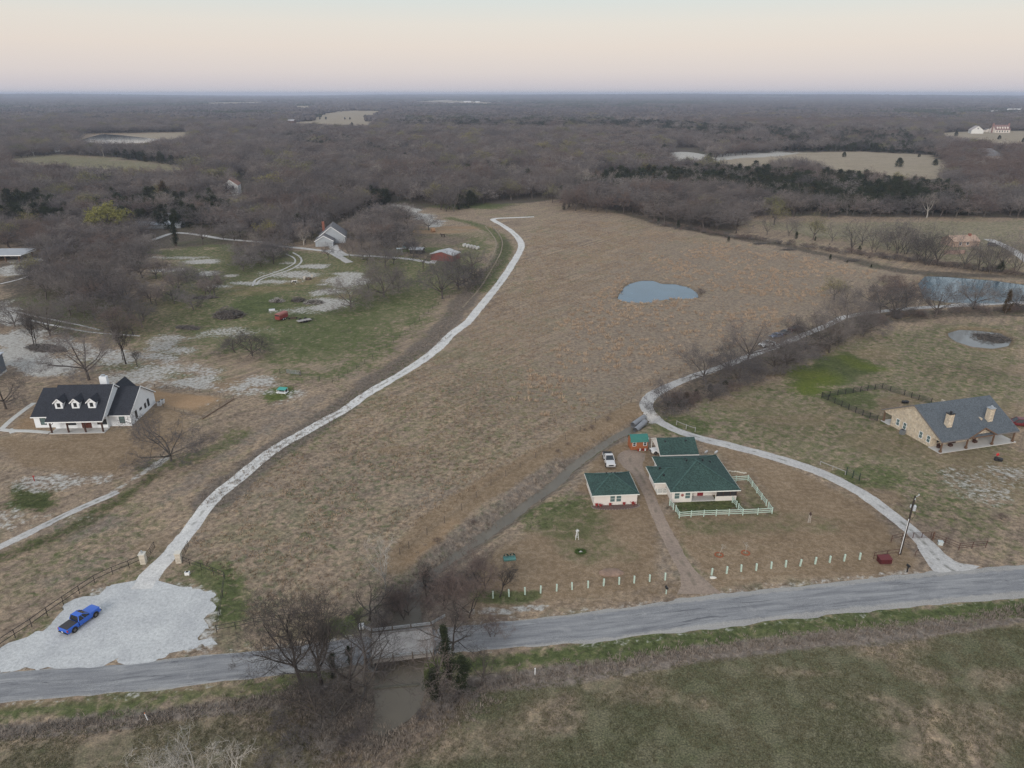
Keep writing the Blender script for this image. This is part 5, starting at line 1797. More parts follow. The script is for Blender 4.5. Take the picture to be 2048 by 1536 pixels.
M_black = shingle('charcoal_shingles', (.030, .033, .042), .3)
M_green = shingle('green_shingles', (.036, .068, .060), .45)
M_gcap = shingle('green_ridge_cap', (.048, .092, .083), .3)
M_gray = shingle('slate_grey_shingles', (.092, .106, .120), .3)
M_groof = shingle('weathered_grey_shingles', (.15, .145, .15), .3)
M_redroof = shingle('red_brown_shingles', (.26, .15, .12), .2)
M_tanroof = shingle('tan_shingles', (.36, .26, .20), .25)
M_white = paint('white_siding', (.74, .77, .80), .55, .05, .6)
M_trim = paint('white_trim', (.76, .77, .78), .5, .04, 2)
M_cream = paint('cream_siding', (.66, .62, .58), .6, .07, .6)
M_creamt = paint('cream_trim', (.68, .68, .64), .55, .06, 2)
M_stone = stone_mat('tan_limestone', [(.54, .45, .33), (.48, .40, .30), (.60, .51, .39), (.40, .34, .27), (.63, .55, .43)], 2.6)
M_pillar = stone_mat('cream_limestone', [(.50, .45, .37), (.58, .53, .45), (.44, .39, .32), (.62, .58, .50)], 3.2)
M_timber = paint('dark_stained_timber', (.060, .030, .022), .6, .3, 4)
M_door = paint('mahogany_door', (.095, .030, .020), .45, .3, 3)
M_red = paint('red_door', (.20, .025, .030), .45, .2, 3)
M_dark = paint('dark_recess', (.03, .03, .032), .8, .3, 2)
M_brown = paint('brown_timber', (.14, .085, .055), .7, .3, 4)
M_metal = paint('galvanised_metal', (.42, .44, .46), .4, .15, 3, metal=.6)
M_mroof = paint('pale_metal_roof', (.50, .53, .57), .45, .16, .5, metal=.2)
M_blk = paint('black_metal', (.018, .018, .02), .5, .3, 4)
M_floor = paint('porch_concrete', (.50, .49, .47), .85, .1, 1)
M_gl = glass()
M_gl2 = glass('pale_window_glass', (.10, .15, .15))
M_mint = paint('mint_green_paint', (.43, .54, .475), .7, .2, 3)


class House:
    def __init__(s, name, label, cat, O, rot, z=0.0):
        s.e = thing(name, label, cat, (O[0], O[1], z), rot)

    def part(s, name, mb, mat, parent=None, **k):
        return mb.build(name, mat, parent or s.e, **k)

    def window(s, p, u, w, h, frame=M_trim, pane=M_gl, bars=1, fr=.07, label=None):
        """window on a wall: p = lower start corner on the wall face, u = direction along the wall (outward normal is u turned clockwise)"""
        p = Vector(p)
        u = Vector(u).normalized()
        n = Vector((u.y, -u.x, 0))
        up = Vector((0, 0, 1))

        def bx(mb, a0, a1, b0, b1, d0, d1):
            vs = [p + u * a + up * b_ + n * d for a in (a0, a1) for b_ in (b0, b1) for d in (d0, d1)]
            mb.add(vs, [(0, 1, 3, 2), (4, 6, 7, 5), (0, 4, 5, 1), (2, 3, 7, 6), (0, 2, 6, 4), (1, 5, 7, 3)])
        f = MB()
        bx(f, -fr, 0, -fr, h + fr, -.02, .05)
        bx(f, w, w + fr, -fr, h + fr, -.02, .05)
        bx(f, 0, w, -fr, 0, -.02, .05)
        bx(f, 0, w, h, h + fr, -.02, .05)
        if bars: bx(f, 0, w, h * .48, h * .48 + .05, -.01, .035)
        o = s.part('window', f, frame)
        g = MB()
        bx(g, 0, w, 0, h, -.02, .012)
        s.part('pane', g, pane, o)
        return o


def gable_roof(mb, x0, x1, y0, yr, y1, ze, zr, t=.16, z1=None):
    z1 = ze if z1 is None else z1
    mb.slab([(x0, y0, ze), (x1, y0, ze), (x1, yr, zr), (x0, yr, zr)], t)
    mb.slab([(x0, yr, zr), (x1, yr, zr), (x1, y1, z1), (x0, y1, z1)], t)


def hip_roof(mb, x0, x1, y0, y1, ze, zr, t=.14, inset=None):
    w, d = x1 - x0, y1 - y0
    i = inset if inset is not None else min(w, d) / 2
    if w >= d:
        a, b = (x0 + i, (y0 + y1) / 2, zr), (x1 - i, (y0 + y1) / 2, zr)
    else:
        a, b = ((x0 + x1) / 2, y0 + i, zr), ((x0 + x1) / 2, y1 - i, zr)
    c = [(x0, y0, ze), (x1, y0, ze), (x1, y1, ze), (x0, y1, ze)]
    if abs(w - d) < 1e-3 and inset is None:
        ap = ((x0 + x1) / 2, (y0 + y1) / 2, zr)
        fs = [(c[0], c[1], ap), (c[1], c[2], ap), (c[2], c[3], ap), (c[3], c[0], ap)]
    elif w >= d:
        fs = [(c[0], c[1], b, a), (c[1], c[2], b), (c[2], c[3], a, b), (c[3], c[0], a)]
    else:
        fs = [(c[0], c[1], a), (c[1], c[2], b, a), (c[2], c[3], b), (c[3], c[0], a, b)]
    for f in fs: mb.slab(f, t)


def fascia(mb, x0, x1, y0, y1, z, h=.2, w=.05):
    mb.box(x0 - w, x1 + w, y0 - w, y0, z - h, z - .01)
    mb.box(x0 - w, x1 + w, y1, y1 + w, z - h, z - .01)
    mb.box(x0 - w, x0, y0, y1, z - h, z - .01)
    mb.box(x1, x1 + w, y0, y1, z - h, z - .01)


# ------------------------------------------------------------ white farmhouse
h = House('farmhouse', 'white farmhouse with charcoal roof, three dormers and a front porch', 'house', (-108.0, 144.75), RAD(2.8))
XM0, XM1 = 5.0, 17.0          # middle block
PITCHM = (8.5 - 2.88) / 7.75
w = MB()
w.box(.3, XM0 + .3, .3, 13.2, -.4, 2.8)
w.box(XM0 + .2, XM1 - .2, -.6, 13.2, -.4, 2.9)
w.box(XM1 - .3, 21.6, .3, 13.2, -.4, 2.8)
for x in (.3, 21.45):       # gable ends of the wings
    w.prism([(x, .3, 2.8), (x, 13.2, 2.8), (x, 7.0, 6.85)], (.15, 0, 0))
for x in (XM0 + .1, XM1 - .25):   # gable ends of the middle block
    w.prism([(x, -2.6, 2.95), (x, 11.9, 2.95), (x, 4.75, 8.2)], (.15, 0, 0))
h.part('wall', w, M_white)
r = MB()
gable_roof(r, 0, XM0 + .9, -.2, 7.0, 13.6, 2.86, 7.05)
gable_roof(r, XM1 - .9, 21.9, -.2, 7.0, 13.6, 2.86, 7.05)
gable_roof(r, XM0 - .25, XM1 + .15, -3.1, 4.75, 12.6, 2.88, 8.55)
# rear cross gable
r.slab([(11.6, 8, 3.0), (11.6, 15.6, 3.0), (14.4, 15.6, 6.2), (14.4, 8, 6.2)], .15)
r.slab([(17.2, 8, 3.0), (17.2, 15.6, 3.0), (14.4, 15.6, 6.2), (14.4, 8, 6.2)], .15)
rf = h.part('roof', r, M_black)
tr = MB()
for xa, ya, yb, yc, ze, zr in ((21.9, -.2, 7.0, 13.6, 2.86, 7.05), (XM1 + .15, -3.1, 4.75, 12.6, 2.88, 8.55)):
    tr.bar((xa + .04, ya, ze - .09), (xa + .04, yb, zr - .09), .06, .24)
    tr.bar((xa + .04, yb, zr - .09), (xa + .04, yc, ze - .09), .06, .24)
tr.box(XM0 - .25, XM1 + .15, -3.16, -3.1, 2.62, 2.86)
tr.box(-.05, XM0 - .3, -.26, -.2, 2.62, 2.84)
tr.box(XM1 + .25, 21.95, -.26, -.2, 2.62, 2.84)
h.part('trim', tr, M_trim)
p = MB()
p.box(XM0 + .2, XM1 + .1, -3.3, -.6, -.3, .12)
h.part('porch_floor', p, M_floor)
for x in (5.55, 9.2, 12.9, 16.7):
    c = MB()
    c.box(x - .14, x + .14, -2.95, -2.67, .12, 2.74)
    c.bar((x + (.9 if x < 16 else -.9), -2.81, 2.62), (x, -2.81, 1.8), .12)
    h.part('porch_post', c, M_timber)
d = MB()
d.box(11.1, 13.2, -.70, -.58, .14, 2.3)
d.box(12.12, 12.18, -.73, -.70, .14, 2.3)
do = h.part('door', d, M_door)
h.window((7.8, -.61, .95), (1, 0, 0), 2.0, 1.15, M_blk, M_gl)
h.window((14.6, -.61, .95), (1, 0, 0), 2.0, 1.15, M_blk, M_gl)
h.window((19.1, .29, .75), (1, 0, 0), 1.1, 1.65, M_blk, M_gl2)
h.window((1.7, .29, .75), (1, 0, 0), 1.15, 1.65, M_blk, M_gl2)
for y, z, ww, hh in ((2.6, .8, .85, 1.7), (5.0, 1.7, 1.0, .45), (7.5, 1.1, .75, 1.1), (9.2, .9, .8, 1.7)):
    h.window((21.61, y, z), (0, 1, 0), ww, hh, M_blk, M_gl)
for k, xc in enumerate((6.95, 10.55, 14.1)):
    y0 = -.35
    zb = 2.88 + PITCHM * (y0 + 3.1)
    hw, hh = .82, 1.5
    dm = MB()
    yb = y0 + hh / PITCHM
    dm.face((xc - hw, y0, zb - .1), (xc + hw, y0, zb - .1), (xc + hw, y0, zb + hh), (xc, y0, zb + hh + .75), (xc - hw, y0, zb + hh))
    for s_ in (-1, 1):
        dm.face((xc + s_ * hw, y0, zb - .1), (xc + s_ * hw, yb + .1, zb + hh + .02), (xc + s_ * hw, y0, zb + hh))
    de = h.part('dormer', dm, M_white)
    rr_ = MB()
    yr = y0 + (hh + .9) / PITCHM
    for s_ in (-1, 1):
        rr_.slab([(xc, y0 - .18, zb + hh + .9), (xc, yr, zb + hh + .9), (xc + s_ * (hw + .3), yb - .3, zb + hh - .12), (xc + s_ * (hw + .3), y0 - .18, zb + hh - .12)], .1)
    h.part('roof', rr_, M_black, de)
    tt = MB()
    for s_ in (-1, 1):
        tt.bar((xc, y0 - .21, zb + hh + .80), (xc + s_ * (hw + .3), y0 - .21, zb + hh - .24), .06, .2)
    h.part('trim', tt, M_trim, de)
    g = MB()
    g.box(xc - .36, xc + .36, y0 - .03, y0 - .01, zb + .3, zb + 1.3)
    h.part('pane', g, M_gl, de)
c = MB()
c.box(12.6, 14.2, 7.6, 8.6, 5, 9.2)
co_ = h.part('chimney', c, M_white)
c = MB()
c.box(13.1, 13.7, 7.85, 8.35, 9.2, 9.5)
c.box(13.0, 13.8, 7.75, 8.45, 9.5, 9.58)
h.part('cap', c, M_metal, co_)
for i, (x, y) in enumerate(((22.6, 11.6), (22.7, 13.0))):
    a = House('air_conditioner', ('nearer' if i == 0 else 'farther') + ' grey air conditioner at the rear corner of the white farmhouse', 'air conditioner', (-108 + x, 144.75 + 1.1 + y), RAD(2.8), .0)
    b_ = MB()
    b_.box(-.42, .42, -.42, .42, -.1, .95)
    a.part('casing', b_, paint('ac_casing', (.55, .56, .57), .5, .1), bevel=.04)
    b_ = MB()
    b_.tube((0, 0, .94), (0, 0, .98), .34, n=14)
    a.part('fan_grille', b_, M_blk)

# ------------------------------------------------------------ green roofed house
h = House('ranch_house', 'cream ranch house with green shingle hip roof and a mint rail fence', 'house', (29.05, 112.9), RAD(3.6))
w = MB()
w.box(.45, 4.1, .45, 9, -.4, 2.25)
w.box(4.1, 8.8, 2.3, 9, -.4, 2.25)
w.box(8.8, 12.65, 2.6, 9, -.4, 2.25)
w.box(.45, 12.65, 9, 13.3, -.4, 2.25)
w.box(-1.55, .45, 4.9, 9.5, -.4, 2.25)
w.box(8.8, 12.65, .45, .55, -.4, .95)
w.box(12.55, 12.65, .55, 2.6, -.4, .95)
h.part('wall', w, M_cream)
r = MB()
hip_roof(r, 0, 13.1, 0, 13.8, 2.4, 5.25)
# side wing hip
zr = 3.75
r.slab([(-2.2, 3.5, 2.4), (.2, 3.5, 2.4), (3.4, 6.7, zr), (1.0, 6.7, zr)], .13)
r.slab([(-2.2, 9.9, 2.4), (.2, 9.9, 2.4), (3.4, 6.7, zr), (1.0, 6.7, zr)], .13)
r.slab([(-2.2, 3.5, 2.4), (-2.2, 9.9, 2.4), (1.0, 6.7, zr)], .13)
rf = h.part('roof', r, M_green)
cpm = MB()
for a_, b_ in (((0, 0, 2.44), (6.55, 6.55, 5.3)), ((13.1, 0, 2.44), (6.55, 6.55, 5.3)), ((0, 13.8, 2.44), (6.55, 7.25, 5.3)), ((13.1, 13.8, 2.44), (6.55, 7.25, 5.3)), ((6.55, 6.5, 5.28), (6.55, 7.3, 5.28)),
               ((-2.2, 3.5, 2.44), (1.0, 6.7, 3.8)), ((-2.2, 9.9, 2.44), (1.0, 6.7, 3.8)), ((1.0, 6.7, 3.79), (3.3, 6.7, 3.79))): cpm.bar(a_, b_, .30, .05)
h.part('ridge_cap', cpm, M_gcap, rf)
f = MB()
fascia(f, 0, 13.1, 0, 13.8, 2.4)
f.box(-2.26, -2.2, 3.45, 9.95, 2.2, 2.39)
f.box(-2.2, -.06, 3.44, 3.5, 2.2, 2.39)
f.box(-2.2, -.06, 9.9, 9.96, 2.2, 2.39)
h.part('fascia', f, M_creamt)
v = MB()
for x, y, z in ((4.9, 8.6, 4.55), (5.3, 9.4, 4.25), (5.0, 7.7, 4.75), (7.6, 8.6, 4.75), (8.1, 7.6, 4.85), (7.0, 5.9, 4.9), (9.9, 8.4, 3.9), (-.2, 7.3, 3.5), (0, 5.0, 3.25)):
    v.box(x - .13, x + .13, y - .13, y + .13, z - .35, z + .12)
h.part('roof_vent', v, M_blk, rf)
p = MB()
p.box(4.1, 8.8, .5, 2.3, -.3, .08)
h.part('porch_floor', p, M_floor)
h.window((.95, .45, .75), (1, 0, 0), .9, 1.25, M_creamt, M_gl2)
h.window((2.95, .45, .75), (1, 0, 0), .9, 1.25, M_creamt, M_gl2)
h.window((5.2, 2.3, 1.0), (1, 0, 0), .3, .9, M_blk, M_gl, 0, .03)
h.window((7.4, 2.3, 1.0), (1, 0, 0), .3, .9, M_blk, M_gl, 0, .03)
d = MB()
d.box(5.85, 6.95, 2.22, 2.32, .1, 2.05)
h.part('door', d, M_red)
d = MB()
d.tube((2.4, .45, 1.45), (2.4, .38, 1.45), .27, n=12)
d.tube((2.4, .40, 1.45), (2.4, .35, 1.45), .12, n=5)
h.part('wall_ornament', d, paint('rusty_ornament', (.28, .10, .09), .7, .5, 6))
s = MB()
s.box(8.8, 12.6, .46, .52, .95, 2.2)
s.box(12.56, 12.62, .52, 2.6, .95, 2.2)
h.part('porch_screen', s, M_dark)
s = MB()
for x in (8.82, 10.1, 11.4, 12.6): s.box(x - .05, x + .05, .40, .46, .95, 2.2)
h.part('screen_post', s, M_timber)
s = MB()
for x in (4.15, 8.75): s.box(x - .07, x + .07, .45, .59, .08, 2.2)
h.part('porch_post', s, M_creamt)
s = MB()        # small side deck with a railing in the corner
s.box(-1.5, .4, 3.3, 4.85, -.3, .35)
for x in (-1.5, -.5, .35): s.box(x - .05, x + .05, 3.3, 3.4, .35, 1.25)
s.box(-1.5, .4, 3.3, 3.38, 1.15, 1.25)
s.box(-1.5, .4, 3.3, 3.38, .75, .83)
h.part('side_deck', s, M_creamt)
for i, (x, y, z, lb) in enumerate(((11.1, 17.0, 1.2, 'left and lower'), (12.2, 14.0, 2.75, 'right and higher'))):
    a = House('satellite_dish', lb + ' grey satellite dish behind the green roofed house', 'satellite dish', (29.05 + x, 112.9 + y + .6), RAD(-150), 0)
    b_ = MB()
    b_.tube((0, 0, -.2), (0, 0, z), .035, n=6)
    a.part('mast', b_, M_metal)
    b_ = MB()
    n_ = 18
    ring = [(0, .12, z + .25)]
    fs = []
    for k, rr_ in enumerate((.28, .52)):
        for j in range(n_):
            an = 2 * math.pi * j / n_
            ring.append((rr_ * math.cos(an), .12 - (.07, .20)[k] + .2 * math.sin(an) * rr_, z + .25 + rr_ * math.sin(an) * .8))
    for j in range(n_):
        fs.append((0, 1 + j, 1 + (j + 1) % n_))
        fs.append((1 + j, 1 + n_ + j, 1 + n_ + (j + 1) % n_, 1 + (j + 1) % n_))
    b_.add(ring, fs)
    b_.tube((0, .1, z), (0, -.45, z + .1), .02, n=5)
    a.part('dish', b_, paint('dish_grey', (.45, .47, .50), .5, .1))

# garage
h = House('garage', 'cream garage with green pyramid hip roof and a flower bed', 'garage', (14.75, 111.85), RAD(4.4))
w = MB()
w.box(.25, 8.25, .25, 7.8, -.4, 2.28)
h.part('wall', w, M_cream)
r = MB()
hip_roof(r, -.2, 8.5, -.15, 8.1, 2.4, 4.45)
rf = h.part('roof', r, M_green)
cpm = MB()
for a_, b_ in (((-.2, -.15, 2.44), (3.93, 3.98, 4.49)), ((8.5, -.15, 2.44), (4.37, 3.98, 4.49)), ((-.2, 8.1, 2.44), (3.93, 3.98, 4.49)), ((8.5, 8.1, 2.44), (4.37, 3.98, 4.49)), ((3.9, 3.98, 4.49), (4.4, 3.98, 4.49))): cpm.bar(a_, b_, .28, .05)
h.part('ridge_cap', cpm, M_gcap, rf)
f = MB()
fascia(f, -.2, 8.5, -.15, 8.1, 2.4)
h.part('fascia', f, M_creamt)
v = MB()
for x, y, z in ((3.3, 4.7, 4.2), (4.2, 4.4, 4.35), (4.9, 4.7, 4.2)): v.box(x - .12, x + .12, y - .12, y + .12, z - .25, z + .15)
h.part('roof_vent', v, M_blk, rf)
h.window((3.25, .25, .75), (1, 0, 0), .85, 1.2, M_creamt, M_gl2)
h.window((4.4, .25, .75), (1, 0, 0), .85, 1.2, M_creamt, M_gl2)
bed = thing('flower_bed', 'curved mulch flower bed below the cream garage windows', 'flower bed', (14.75, 111.85, 0), RAD(4.4))
b_ = MB()
pts = [(.2, .2, .06), (8.3, .2, .06)] + [(4.25 + 4.35 * math.cos(a), .15 - 1.45 * abs(math.sin(a)) ** .6, .06) for a in np.linspace(0, math.pi, 14)[1:-1]]
b_.prism([(q[0], q[1], -.15) for q in pts], (0, 0, .24))
b_.build('mulch', paint('reddish_mulch', (.13, .085, .075), .95, .5, 5, bump=.5), bed)
b_ = MB()
for i in range(26):
    a = math.pi * i / 25
    b_.ball((4.25 + 4.4 * math.cos(a), .15 - 1.5 * abs(math.sin(a)) ** .6, .05), .16, .12, .1, 6, 4, .3)
b_.build('edging_stone', paint('edging_stone', (.20, .17, .15), .9, .4, 6), bed)
M_flower = paint('red_flowers', (.30, .025, .025), .8, .5, 9)
for x, y, s_, lb in ((.7, -.1, .28, 'leftmost'), (1.4, -.25, .32, 'second from left'), (3.2, -.1, .24, 'middle'), (5.8, -.05, .26, 'second from right'), (7.5, .0, .42, 'largest and rightmost')):
    c_ = Matrix.Rotation(RAD(4.4), 3, 'Z') @ Vector((x, y, 0))
    e = thing('flower_pot', lb + ' red flower pot along the garage bed', 'flower pot', (14.75 + c_.x, 111.85 + c_.y, .09), 0, 'red flower pots along the garage bed')
    b_ = MB()
    b_.tube((0, 0, 0), (0, 0, .3), s_ * .5, s_ * .7, 9)
    b_.build('pot', paint('terracotta', (.22, .07, .05), .8, .3), e)
    b_ = MB()
    for i in range(40):
        q = Vector((rnd.gauss(0, .5), rnd.gauss(0, .5), rnd.uniform(0, .8))) * s_
        b_.ball((q.x, q.y, .3 + q.z), .07, .07, .06, 5, 3)
    b_.build('flowers', M_flower, e)

# carport building behind the house
h = House('carport', 'green roofed open carport behind the cream ranch house', 'carport', (30.0, 127.3), RAD(3.4))
r = MB()
gable_roof(r, -.1, 7.9, 0, 3.9, 7.8, 2.4, 4.4)
h.part('roof', r, M_green)
w = MB()
w.prism([(0, .1, 2.3), (0, 7.7, 2.3), (0, 3.9, 4.22)], (.1, 0, 0))
w.box(7.6, 7.7, .2, 7.6, -.3, 2.3)
w.prism([(7.6, .1, 2.3), (7.6, 7.7, 2.3), (7.6, 3.9, 4.22)], (.1, 0, 0))
w.box(2, 7.6, 7.5, 7.6, -.3, 2.3)
w.box(-.16, 7.95, -.06, 0, 2.18, 2.38)
w.bar((-.13, 0, 2.3), (-.13, 3.9, 4.3), .06, .2)
w.bar((-.13, 3.9, 4.3), (-.13, 7.8, 2.3), .06, .2)
h.part('wall', w, M_cream)
for x in (.1, 3.8):
    c = MB()
    c.box(x - .07, x + .07, .15, .29, -.3, 2.3)
    c.box(x - .07, x + .07, 7.45, 7.59, -.3, 2.3)
    h.part('post', c, M_creamt)
v = MB()
for x, y, z in ((1.6, 3.0, 3.9), (5.9, 3.1, 3.95)): v.box(x - .16, x + .16, y - .16, y + .16, z - .25, z + .15)
h.part('roof_vent', v, M_blk)

# orange brown shed with a gambrel roof
h = House('garden_shed', 'orange brown shed with a green gambrel roof by the creek', 'shed', (25.1, 134.0), RAD(5.5))
w = MB()
w.box(0, 3.7, 0, 2.5, .1, 2.0)
for x in (0, 3.62): w.prism([(x, 0, 2.0), (x, 2.5, 2.0), (x, 2.1, 2.75), (x, 1.25, 3.1), (x, .4, 2.75)], (.08, 0, 0))
h.part('wall', w, paint('orange_stained_boards', (.30, .105, .045), .7, .25, 3))
r = MB()
M_gm = paint('green_metal_roof', (.035, .16, .135), .5, .15, 2)
for a, b_ in (((-.15, 1.95), (.38, 2.8)), ((.38, 2.8), (1.25, 3.15))):
    r.slab([(-.1, a[0], a[1]), (3.8, a[0], a[1]), (3.8, b_[0], b_[1]), (-.1, b_[0], b_[1])], .06)
    r.slab([(-.1, 2.5 - a[0], a[1]), (3.8, 2.5 - a[0], a[1]), (3.8, 2.5 - b_[0], b_[1]), (-.1, 2.5 - b_[0], b_[1])], .06)
h.part('roof', r, M_gm)
h.window((.45, 0, 1.05), (1, 0, 0), .6, .75, M_trim, M_gl, 1, .08)
h.window((2.75, 0, 1.05), (1, 0, 0), .6, .75, M_trim, M_gl, 1, .08)
s = MB()
for x in (.2, 1.8, 3.4): s.box(x - .1, x + .1, .1, 2.4, -.3, .1)
h.part('skid', s, M_timber)
e = thing('potted_plants', 'row of red and white potted plants in front of the orange shed', 'plants', (27.6, 133.9, 0), RAD(5))
for i in range(6):
    b_ = MB()
    x = -.9 + i * .38
    b_.tube((x, 0, -.05), (x, 0, .25), .12, .16, 8)
    for j in range(10): b_.ball((x + rnd.gauss(0, .1), rnd.gauss(0, .1), .35 + rnd.uniform(0, .15)), .06, .06, .05, 5, 3)
    b_.build('pot', (M_flower, M_trim, paint('terracotta', (.22, .07, .05)))[i % 3], e)
e = thing('propane_tank', 'white rounded propane tank behind the orange shed', 'tank', (28.7, 138.0, 0), RAD(10))
b_ = MB()
b_.ball((0, 0, .7), 1.1, .5, .5, 14, 8)
b_.build('tank', M_trim, e, smooth=True)
b_ = MB()
for x in (-.6, .6): b_.box(x - .08, x + .08, -.35, .35, -.1, .35)
b_.build('foot', M_metal, e)

# ------------------------------------------------------------ stone house
h = House('stone_house', 'tan limestone house with a slate grey gable roof and two stone chimneys', 'house', (89.75, 132.75), RAD(15.3))
L_, D_, YR = 20.0, 16.8, 8.6
ZE, ZR = 2.75, 7.45
w = MB()
w.prism([(.25, 2.7, -.4), (.25, 14.2, -.4), (.25, 14.2, 2.3), (.25, 16.5, 2.3), (.25, 16.5, ZE - .05), (.25, YR, ZR - .2), (.25, .3, ZE - .05), (.25, .3, 2.35), (.25, 2.7, 2.35)], (.3, 0, 0))
w.prism([(L_ - .55, .3, 2.35), (L_ - .55, 16.5, 2.3), (L_ - .55, 16.5, ZE), (L_ - .55, YR, ZR - .2), (L_ - .55, .3, ZE)], (.3, 0, 0))
w.box(.55, 13.2, 2.9, 3.2, -.4, 3.9)
w.box(13.0, 13.3, 3.2, 14.0, -.4, 5)
w.box(.55, 13.2, 13.9, 14.2, -.4, 3.6)
w.prism([(7.2, .35, 2.6), (13.8, .35, 2.6), (10.5, .35, 4.35)], (0, .12, 0))
h.part('wall', w, M_stone)
r = MB()
gable_roof(r, -.15, L_ + .3, -.25, YR, D_ + .25, ZE, ZR, .2)
ZP = 4.75
sl_ = (ZR - ZE) / (YR + .25)
yv = (ZP - ZE) / sl_ - .25
r.slab([(6.8, -.3, ZE + .06), (10.5, -.3, ZP), (10.5, yv, ZP), (6.8, -.15, ZE + .06)], .16)
r.slab([(14.2, -.3, ZE + .06), (10.5, -.3, ZP), (10.5, yv, ZP), (14.2, -.15, ZE + .06)], .16)
h.part('roof', r, M_gray)
f = MB()
for s_ in (-.18, L_ + .33):
    f.bar((s_, -.25, ZE - .14), (s_, YR, ZR - .14), .05, .22)
    f.bar((s_, YR, ZR - .14), (s_, D_ + .25, ZE - .14), .05, .22)
f.box(-.15, 6.7, -.31, -.25, ZE - .3, ZE - .02)
f.box(14.3, L_ + .3, -.31, -.25, ZE - .3, ZE - .02)
h.part('fascia', f, paint('grey_brown_fascia', (.16, .15, .15), .6, .2))
f = MB()
f.bar((6.9, -.36, ZE - .1), (10.5, -.36, ZP - .1), .12, .26)
f.bar((14.1, -.36, ZE - .1), (10.5, -.36, ZP - .1), .12, .26)
f.box(7.6, 13.4, -.40, -.30, 2.55, 2.8)
h.part('porch_gable_beam', f, M_brown)
for i, (x, y) in enumerate(((4.1, 3.1), (14.9, 3.1))):
    c = MB()
    c.box(x - .62, x + .62, y - .5, y + .5, 3.0, 7.25)
    ch = h.part('chimney', c, M_stone)
    c = MB()
    c.box(x - .72, x + .72, y - .6, y + .6, 7.25, 7.4)
    c.tube((x, y, 7.4), (x, y, 7.75), .2, n=9)
    c.tube((x, y, 7.75), (x, y, 7.9), .3, .1, n=9)
    h.part('cap', c, M_blk if i == 0 else M_metal, ch)
p = MB()
p.box(-.1, L_ + .2, -.3, 2.9, -.3, .1)
p.box(13.3, L_ + .2, 2.9, 14, -.3, .1)
p.box(-.1, 13.2, 14.2, 16.7, -.3, .1)
h.part('porch_floor', p, M_floor)
for x, y in ((.35, 0.1), (7.0, .1), (13.9, .1), (19.5, .1), (.35, 16.4), (19.5, 16.4)):
    c = MB()
    c.box(x - .13, x + .13, y - .13, y + .13, .1, 2.5)
    c.box(x - .22, x + .22, y - .22, y + .22, .1, .55)
    h.part('porch_post', c, M_brown)
for y in (12.6, 10.6, 6.0, 3.9):
    h.window((.25, y, .9), (0, -1, 0), .8, 1.4, M_trim, M_gl2, 1, .09)
for x in (2.0, 9.3): h.window((x, 2.9, .9), (1, 0, 0), 1.2, 1.2, M_blk, M_gl, 1, .05)
d = MB()
d.box(6.0, 7.1, 2.8, 2.9, .1, 2.2)
h.part('door', d, M_timber)
s = MB()
for x in (1.8, 4.8, 11.3): s.box(x - .4, x + .4, 1.6, 2.2, .1, .55).box(x - .4, x + .4, 2.1, 2.2, .55, 1.0)
q_ = s.build('porch_chairs', M_timber, None, loc=h.e.location, rz=RAD(15.3))
tag(q_, 'dark wooden chairs on the stone house porch', 'chairs')
a = at(1806, 868)
e = thing('air_conditioner', 'grey air conditioner against the stone gable wall', 'air conditioner', (a.x - .2, a.y, 0), RAD(15))
b_ = MB()
b_.box(-.45, .45, -.45, .45, -.1, 1.05)
b_.build('casing', paint('ac_grey', (.16, .17, .18), .5, .2), e, bevel=.04)
b_ = MB()
b_.tube((0, 0, 1.04), (0, 0, 1.09), .36, n=14)
b_.build('fan_grille', M_blk, e)

# ------------------------------------------------------------ further buildings
def simple_house(name, label, cat, O, rot, W, D, ze, zr, wall, roof, gable='x', over=.4, chim=None, wins=(), wz=1.0, hip=False):
    h = House(name, label, cat, O, rot, 0)
    w = MB()
    r = MB()
    w.box(0, W, 0, D, -.4, ze - .05)
    if hip:
        hip_roof(r, -over, W + over, -over, D + over, ze, zr, .2)
    elif gable == 'x':        # ridge along x
        gable_roof(r, -over, W + over, -over, D / 2, D + over, ze, zr, .2)
        for x in (0, W - .15): w.prism([(x, 0, ze - .05), (x, D, ze - .05), (x, D / 2, zr - .3)], (.15, 0, 0))
    else:
        r.slab([(-over, -over, ze), (-over, D + over, ze), (W / 2, D + over, zr), (W / 2, -over, zr)], .2)
        r.slab([(W + over, -over, ze), (W + over, D + over, ze), (W / 2, D + over, zr), (W / 2, -over, zr)], .2)
        for y in (0, D - .15): w.prism([(0, y, ze - .05), (W, y, ze - .05), (W / 2, y, zr - .3)], (0, .15, 0))
    h.part('wall', w, wall)
    rf = h.part('roof', r, roof)
    if chim:
        for cx_, cy_, ct in chim:
            c = MB()
            c.box(cx_ - .6, cx_ + .6, cy_ - .5, cy_ + .5, ze, ct)
            h.part('chimney', c, paint('red_brick', (.22, .09, .065), .9, .3, 4), rf)
    for x, z, ww, hh in wins: h.window((x, 0, z), (1, 0, 0), ww, hh, M_trim, M_gl, 1, .12)
    return h


